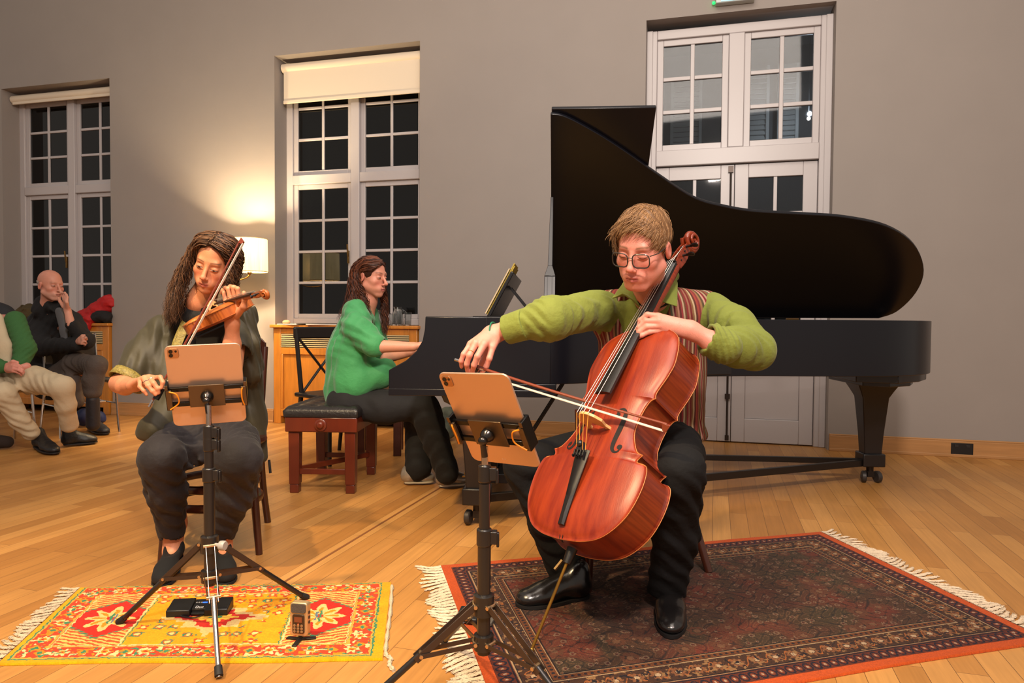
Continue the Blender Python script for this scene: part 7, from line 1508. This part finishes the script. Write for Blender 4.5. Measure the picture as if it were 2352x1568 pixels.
# handheld recorder on its little stand
bp_ = on_floor(690,1470,0.007); r = empty('audio_recorder', tuple(bp_), R_(-8), 'small champagne-coloured audio recorder standing upright on the yellow rug', 'recorder')
MB().prism([(x,z+0.069) for x,z in rounded(0.056,0.102,0.010)], -0.012, 0.012, axis='y').build('body', mat('champagne_metal', (196,168,124), 0.35, 0.6), r, bevel=0.003)
MB().prism([(x,z+0.1035) for x,z in rounded(0.046,0.028,0.006)], -0.0155, -0.0125, axis='y').build('microphone_grille', mat('grey_grille', (96,88,80), 0.6, 0.3, bump=0.8, bscale=900), r, bevel=0.001)
MB().prism([(x,z+0.056) for x,z in rounded(0.038,0.058,0.006)], -0.0150, -0.0125, axis='y').build('front_panel', mat('dark_brown_panel', (54,36,24), 0.3), r, bevel=0.001)
MB().box((-0.012,-0.0165,0.062),(0.012,-0.0152,0.078)).build('display', mat('amber_display', (90,50,30), 0.3, emit=(150,60,30), estr=0.4), r, smooth=False)
MB().ball((0,-0.0155,0.056),0.0018,8,6).build('record_lamp', mat('red_lamp', (220,60,20), 0.3, emit=(255,60,20), estr=4), r)
for i in range(3):
    for j in range(3): MB().lathe([(0.0042,0),(0.0042,0.0012),(0.003,0.0016)],12,(-0.0115+0.0115*i,-0.0152,0.036+0.009*j-0.002),(0,-1,0)).build('button', mat('panel_button', (150,120,84), 0.35, 0.4), r)
for z in (0.055,0.070,0.085): MB().box((0.0282,-0.004,z),(0.030,0.004,z+0.007)).build('side_switch', mat('side_port', (40,34,30), 0.4), r)
MB().tube([(0,0,0.018),(0,0,0.006)],0.006,10).bar((0,0,0.006),(-0.045,0.005,0.003),0.014,0.004).bar((0,0,0.006),(0.042,0.018,0.003),0.014,0.004).bar((0,0,0.006),(0.0,-0.045,0.003),0.014,0.004).build('mini_stand', M_plas, r, bevel=0.001)
# ------------------------------------------------------------------ twin-arm wall lamp
def shade_mat():
    m = bpy.data.materials.new('pleated_lit_shade'); m.use_nodes = True; nt = m.node_tree; b = nt.nodes['Principled BSDF']; b.inputs['Base Color'].default_value = srgb(246,226,190); b.inputs['Roughness'].default_value = 0.8
    tc = nt.nodes.new('ShaderNodeTexCoord'); n = nt.nodes.new('ShaderNodeTexNoise'); n.inputs['Scale'].default_value = 60; mp = nt.nodes.new('ShaderNodeMapping'); mp.inputs['Scale'].default_value = (1,1,0.05); nt.links.new(tc.outputs['Object'], mp.inputs[0]); nt.links.new(mp.outputs[0], n.inputs['Vector'])
    r = nt.nodes.new('ShaderNodeMapRange'); r.inputs[3].default_value = 1.1; r.inputs[4].default_value = 2.6; nt.links.new(n.outputs[0], r.inputs[0]); nt.links.new(r.outputs[0], b.inputs['Emission Strength']); b.inputs['Emission Color'].default_value = srgb(255,224,160)
    return m
M_shade = shade_mat(); M_brs = mat('aged_brass', (176,134,70), 0.3, 0.9)
cR = at(573,587,6.10); cLs = at(494,588,6.18); base = at(541,636,6.30)
wl_ = empty('wall_lamp', tuple(base), 0, 'lit brass twin-arm wall lamp with pleated cream shades behind the violinist', 'lamp')
for c_ in (cR, cLs):
    c_ = c_-base; V = []; n = 60
    for z, r0 in ((-0.140,0.155),(0.150,0.150)):
        for i in range(n): rr = r0+(0.0018 if i%2 else -0.0018); V.append((c_[0]+rr*math.cos(2*pi*i/n), c_[1]+rr*math.sin(2*pi*i/n), c_[2]+z))
    s_ = MB().add(V, [(i,(i+1)%n,n+(i+1)%n,n+i) for i in range(n)]).build('lamp_shade', M_shade, wl_, ang=180); md = s_.modifiers.new('t','SOLIDIFY'); md.thickness = 0.002
    for z, r0 in ((-0.142,0.156),(0.150,0.151)):
        MB().tube([(c_[0]+r0*math.cos(a), c_[1]+r0*math.sin(a), c_[2]+z) for a in np.linspace(0,2*pi,41)],0.0035,6,cap=False).build('shade_rim', mat('shade_braid', (228,200,150), 0.7), s_)
    MB().tube(catmull([(0,-0.02,0.0),(c_[0]*0.3,c_[1]*0.5-0.02,-0.035),(c_[0]*0.85,c_[1],-0.02),(c_[0],c_[1],0.02),(c_[0],c_[1],c_[2]-0.05)],7),0.006,10).lathe([(0.006,-0.03),(0.012,-0.015),(0.02,0.0),(0.008,0.012),(0.008,0.05)],14,(c_[0],c_[1],0.03)).build('arm', M_brs, wl_)
    MB().ball((c_[0],c_[1],c_[2]+0.0),(0.02,0.02,0.03)).build('bulb', mat('warm_bulb', (255,230,180), 0.4, emit=(255,214,150), estr=12), wl_)
MB().lathe([(0.030,0),(0.045,0.004),(0.045,0.012),(0.02,0.02),(0.012,0.045),(0.02,0.06),(0.008,0.07)],20,(0,0.0,0.0),(-wn[0],-wn[1],0)).tube([(0,-0.02,-0.08),(0,-0.02,0.06)],0.009,10).ball((0,-0.02,-0.09),0.013).build('wall_plate', M_brs, wl_)
for c_ in (cR, cLs): lamp('lamp_bulb', 'POINT', tuple(c_+np.array([0,0,0.02])), (0,0,0), 140, (1.0,0.76,0.46), 0.03)
# ------------------------------------------------------------------ things on the radiator covers
def blob(name, S, res, m, label, cat, group=None, loc=None):
    V, F = surf(S, res); loc = V.mean(0) if loc is None else loc; loc = np.array([loc[0],loc[1],V[:,2].min()]); o = fast_mesh(name, V-loc, F, m, None, None); o.location = tuple(loc); return tag(o, label, cat, group)
def wpt(s, d, z): return wd*s+wn*(W0-d)+np.array([0,0,z])
S = Solid(); S.chain([wpt(-6.05,-0.02,1.00), wpt(-5.90,-0.02,1.04), wpt(-5.76,-0.03,1.14)], [0.075,0.09,0.085], 0.05); S.chain([wpt(-6.18,-0.05,1.0), wpt(-6.0,0.0,0.98)], [0.05,0.06], 0.05); S.chain([wpt(-5.93,0.06,0.97), wpt(-5.98,0.075,0.82)], [0.05,0.03], 0.04); S.ripple(0.012,22,91); S.folds(wpt(-6.2,0,1.0), wpt(-5.7,0,1.0), 0.012, 0.07, 92, 0.3, 1.0)
blob('coat', S, 0.008, mat('red_coat_cloth', (170,14,18), 0.7, bump=0.2, bscale=40), 'bright red coat heaped on the left radiator cover', 'coat')
S = Solid(); S.chain([wpt(-5.86,0.045,1.0), wpt(-5.75,0.04,1.0)], [0.055,0.06], 0.04); S.ripple(0.008,30,93)
blob('scarf', S, 0.007, mat('black_scarf', (20,16,18), 0.85), 'small dark scarf bundled against the red coat', 'scarf')
S = Solid(); S.chain([wpt(-7.02,-0.03,1.0), wpt(-6.82,-0.03,1.03), wpt(-6.70,-0.02,1.0)], [0.06,0.09,0.06], 0.05); S.ripple(0.014,40,94)
blob('hat', S, 0.008, mat('brown_fur', (76,62,34), 0.9, bump=0.8, bscale=120), 'mottled olive-brown fur hat on the left end of the radiator cover', 'hat')
S = Solid(); p_ = on_floor(182,985); S.chain([p_+np.array([-0.02,0.12,0.09]), p_+np.array([0.07,0.16,0.08])], [0.08,0.07], 0.04); S.ripple(0.01,18,95); S.rbox(p_+np.array([0,0.1,-0.1]),(0.4,0.4,0.101),r=0.002,sub=True)
blob('bag', S, 0.009, mat('blue_nylon', (16,34,86), 0.6), 'dark blue bag on the floor under the bald man\'s chair', 'bag')
S = Solid(); p_ = on_floor(1022,1012); S.chain([p_+np.array([0.0,0.02,0.09]), p_+np.array([0.02,0.03,0.21])], [0.10,0.065], 0.04); S.ripple(0.012,18,96); S.rbox(p_+np.array([0,0.0,-0.1]),(0.4,0.4,0.101),r=0.002,sub=True)
blob('bag', S, 0.009, mat('grey_green_canvas', (84,88,74), 0.8, var=0.5, vscale=14), 'mottled grey-green bag on the floor by the wall beyond the piano', 'bag')
# dark shoe of an unseen listener at the left border
S = Solid(); p_ = on_floor(2,1032); S.chain([p_+np.array([-0.10,-0.04,0.07]), p_+np.array([0.03,0.02,0.05])], [0.07,0.045], 0.03); S.cap(p_+np.array([-0.12,-0.03,0.08]), p_+np.array([-0.13,0.0,0.22]),0.06,0.06,0.03); S.ripple(0.004,20,97); S.rbox(p_+np.array([0,0.0,-0.1]),(0.5,0.5,0.101),r=0.002,sub=True)
blob('shoe', S, 0.006, mat('dark_brown_suede', (44,32,26), 0.9), 'dark brown suede boot tip poking in at the left border', 'shoe')
# papers, pencil box, glasses on the middle cover
def put_on(name, bmb, m, s, d, label, cat, group=None, rz=0.0, z=0.9355, **kw):
    o = bmb.build(name, m, None, **kw); p = wpt(s,d,z); o.location = tuple(p); o.rotation_euler = (0,0,-WA+rz); return tag(o, label, cat, group)
M_paper = mat('white_paper', (206,200,190), 0.7)
put_on('sheet_music', MB().box((-0.15,-0.11,0),(0.15,0.10,0.010)), M_paper, -3.30, -0.03, 'stack of white paper lying open beside the dark folder under the middle window', 'paper', rz=0.15, smooth=False)
put_on('sheet_music', MB().box((-0.11,-0.10,0),(0.11,0.10,0.008)), M_paper, -3.64, -0.03, 'small white sheet at the left end of the middle radiator cover', 'paper', rz=-0.1, smooth=False)
put_on('folder', MB().box((-0.17,-0.09,0),(0.17,0.09,0.006)), mat('dark_folder', (36,34,36), 0.5), -3.38, -0.02, 'thin dark folder lying on the white papers', 'folder', rz=0.05, z=0.946, smooth=False)
put_on('pebble', MB().ball((0,0,0.022),(0.04,0.03,0.022)), mat('pinkish_stone', (190,150,110), 0.7), -3.68, 0.03, 'rounded pale brown lump near the left corner of the sill', 'ornament')
M_gls = mat('clear_glass', (225,228,228), 0.05, trans=1.0)
for i, (s, h, rr) in enumerate(((-2.78,0.12,0.032),(-2.70,0.14,0.036),(-2.61,0.11,0.034),(-2.53,0.13,0.033),(-2.46,0.12,0.033))):
    put_on('drinking_glass', MB().lathe([(rr*0.8,0),(rr*0.82,0.006),(rr,h),(rr-0.003,h),(rr*0.76,0.012),(0.0001,0.010)],20), M_gls, s, 0.0+0.02*(i%2), ('leftmost','second from left','middle','second from right','rightmost')[i]+' of the five clear glasses in the row on the middle radiator cover', 'glass', 'row of clear glasses on the radiator cover')
put_on('glass_jug', MB().lathe([(0.04,0),(0.055,0.02),(0.05,0.10),(0.035,0.15),(0.042,0.17),(0.039,0.17),(0.032,0.15),(0.046,0.10),(0.050,0.02),(0.0001,0.012)],24).tube([(0.04,0,0.15),(0.085,0,0.12),(0.05,0,0.05)],0.006,8), M_gls, -2.60, -0.09, 'clear glass jug standing behind the row of glasses', 'jug')
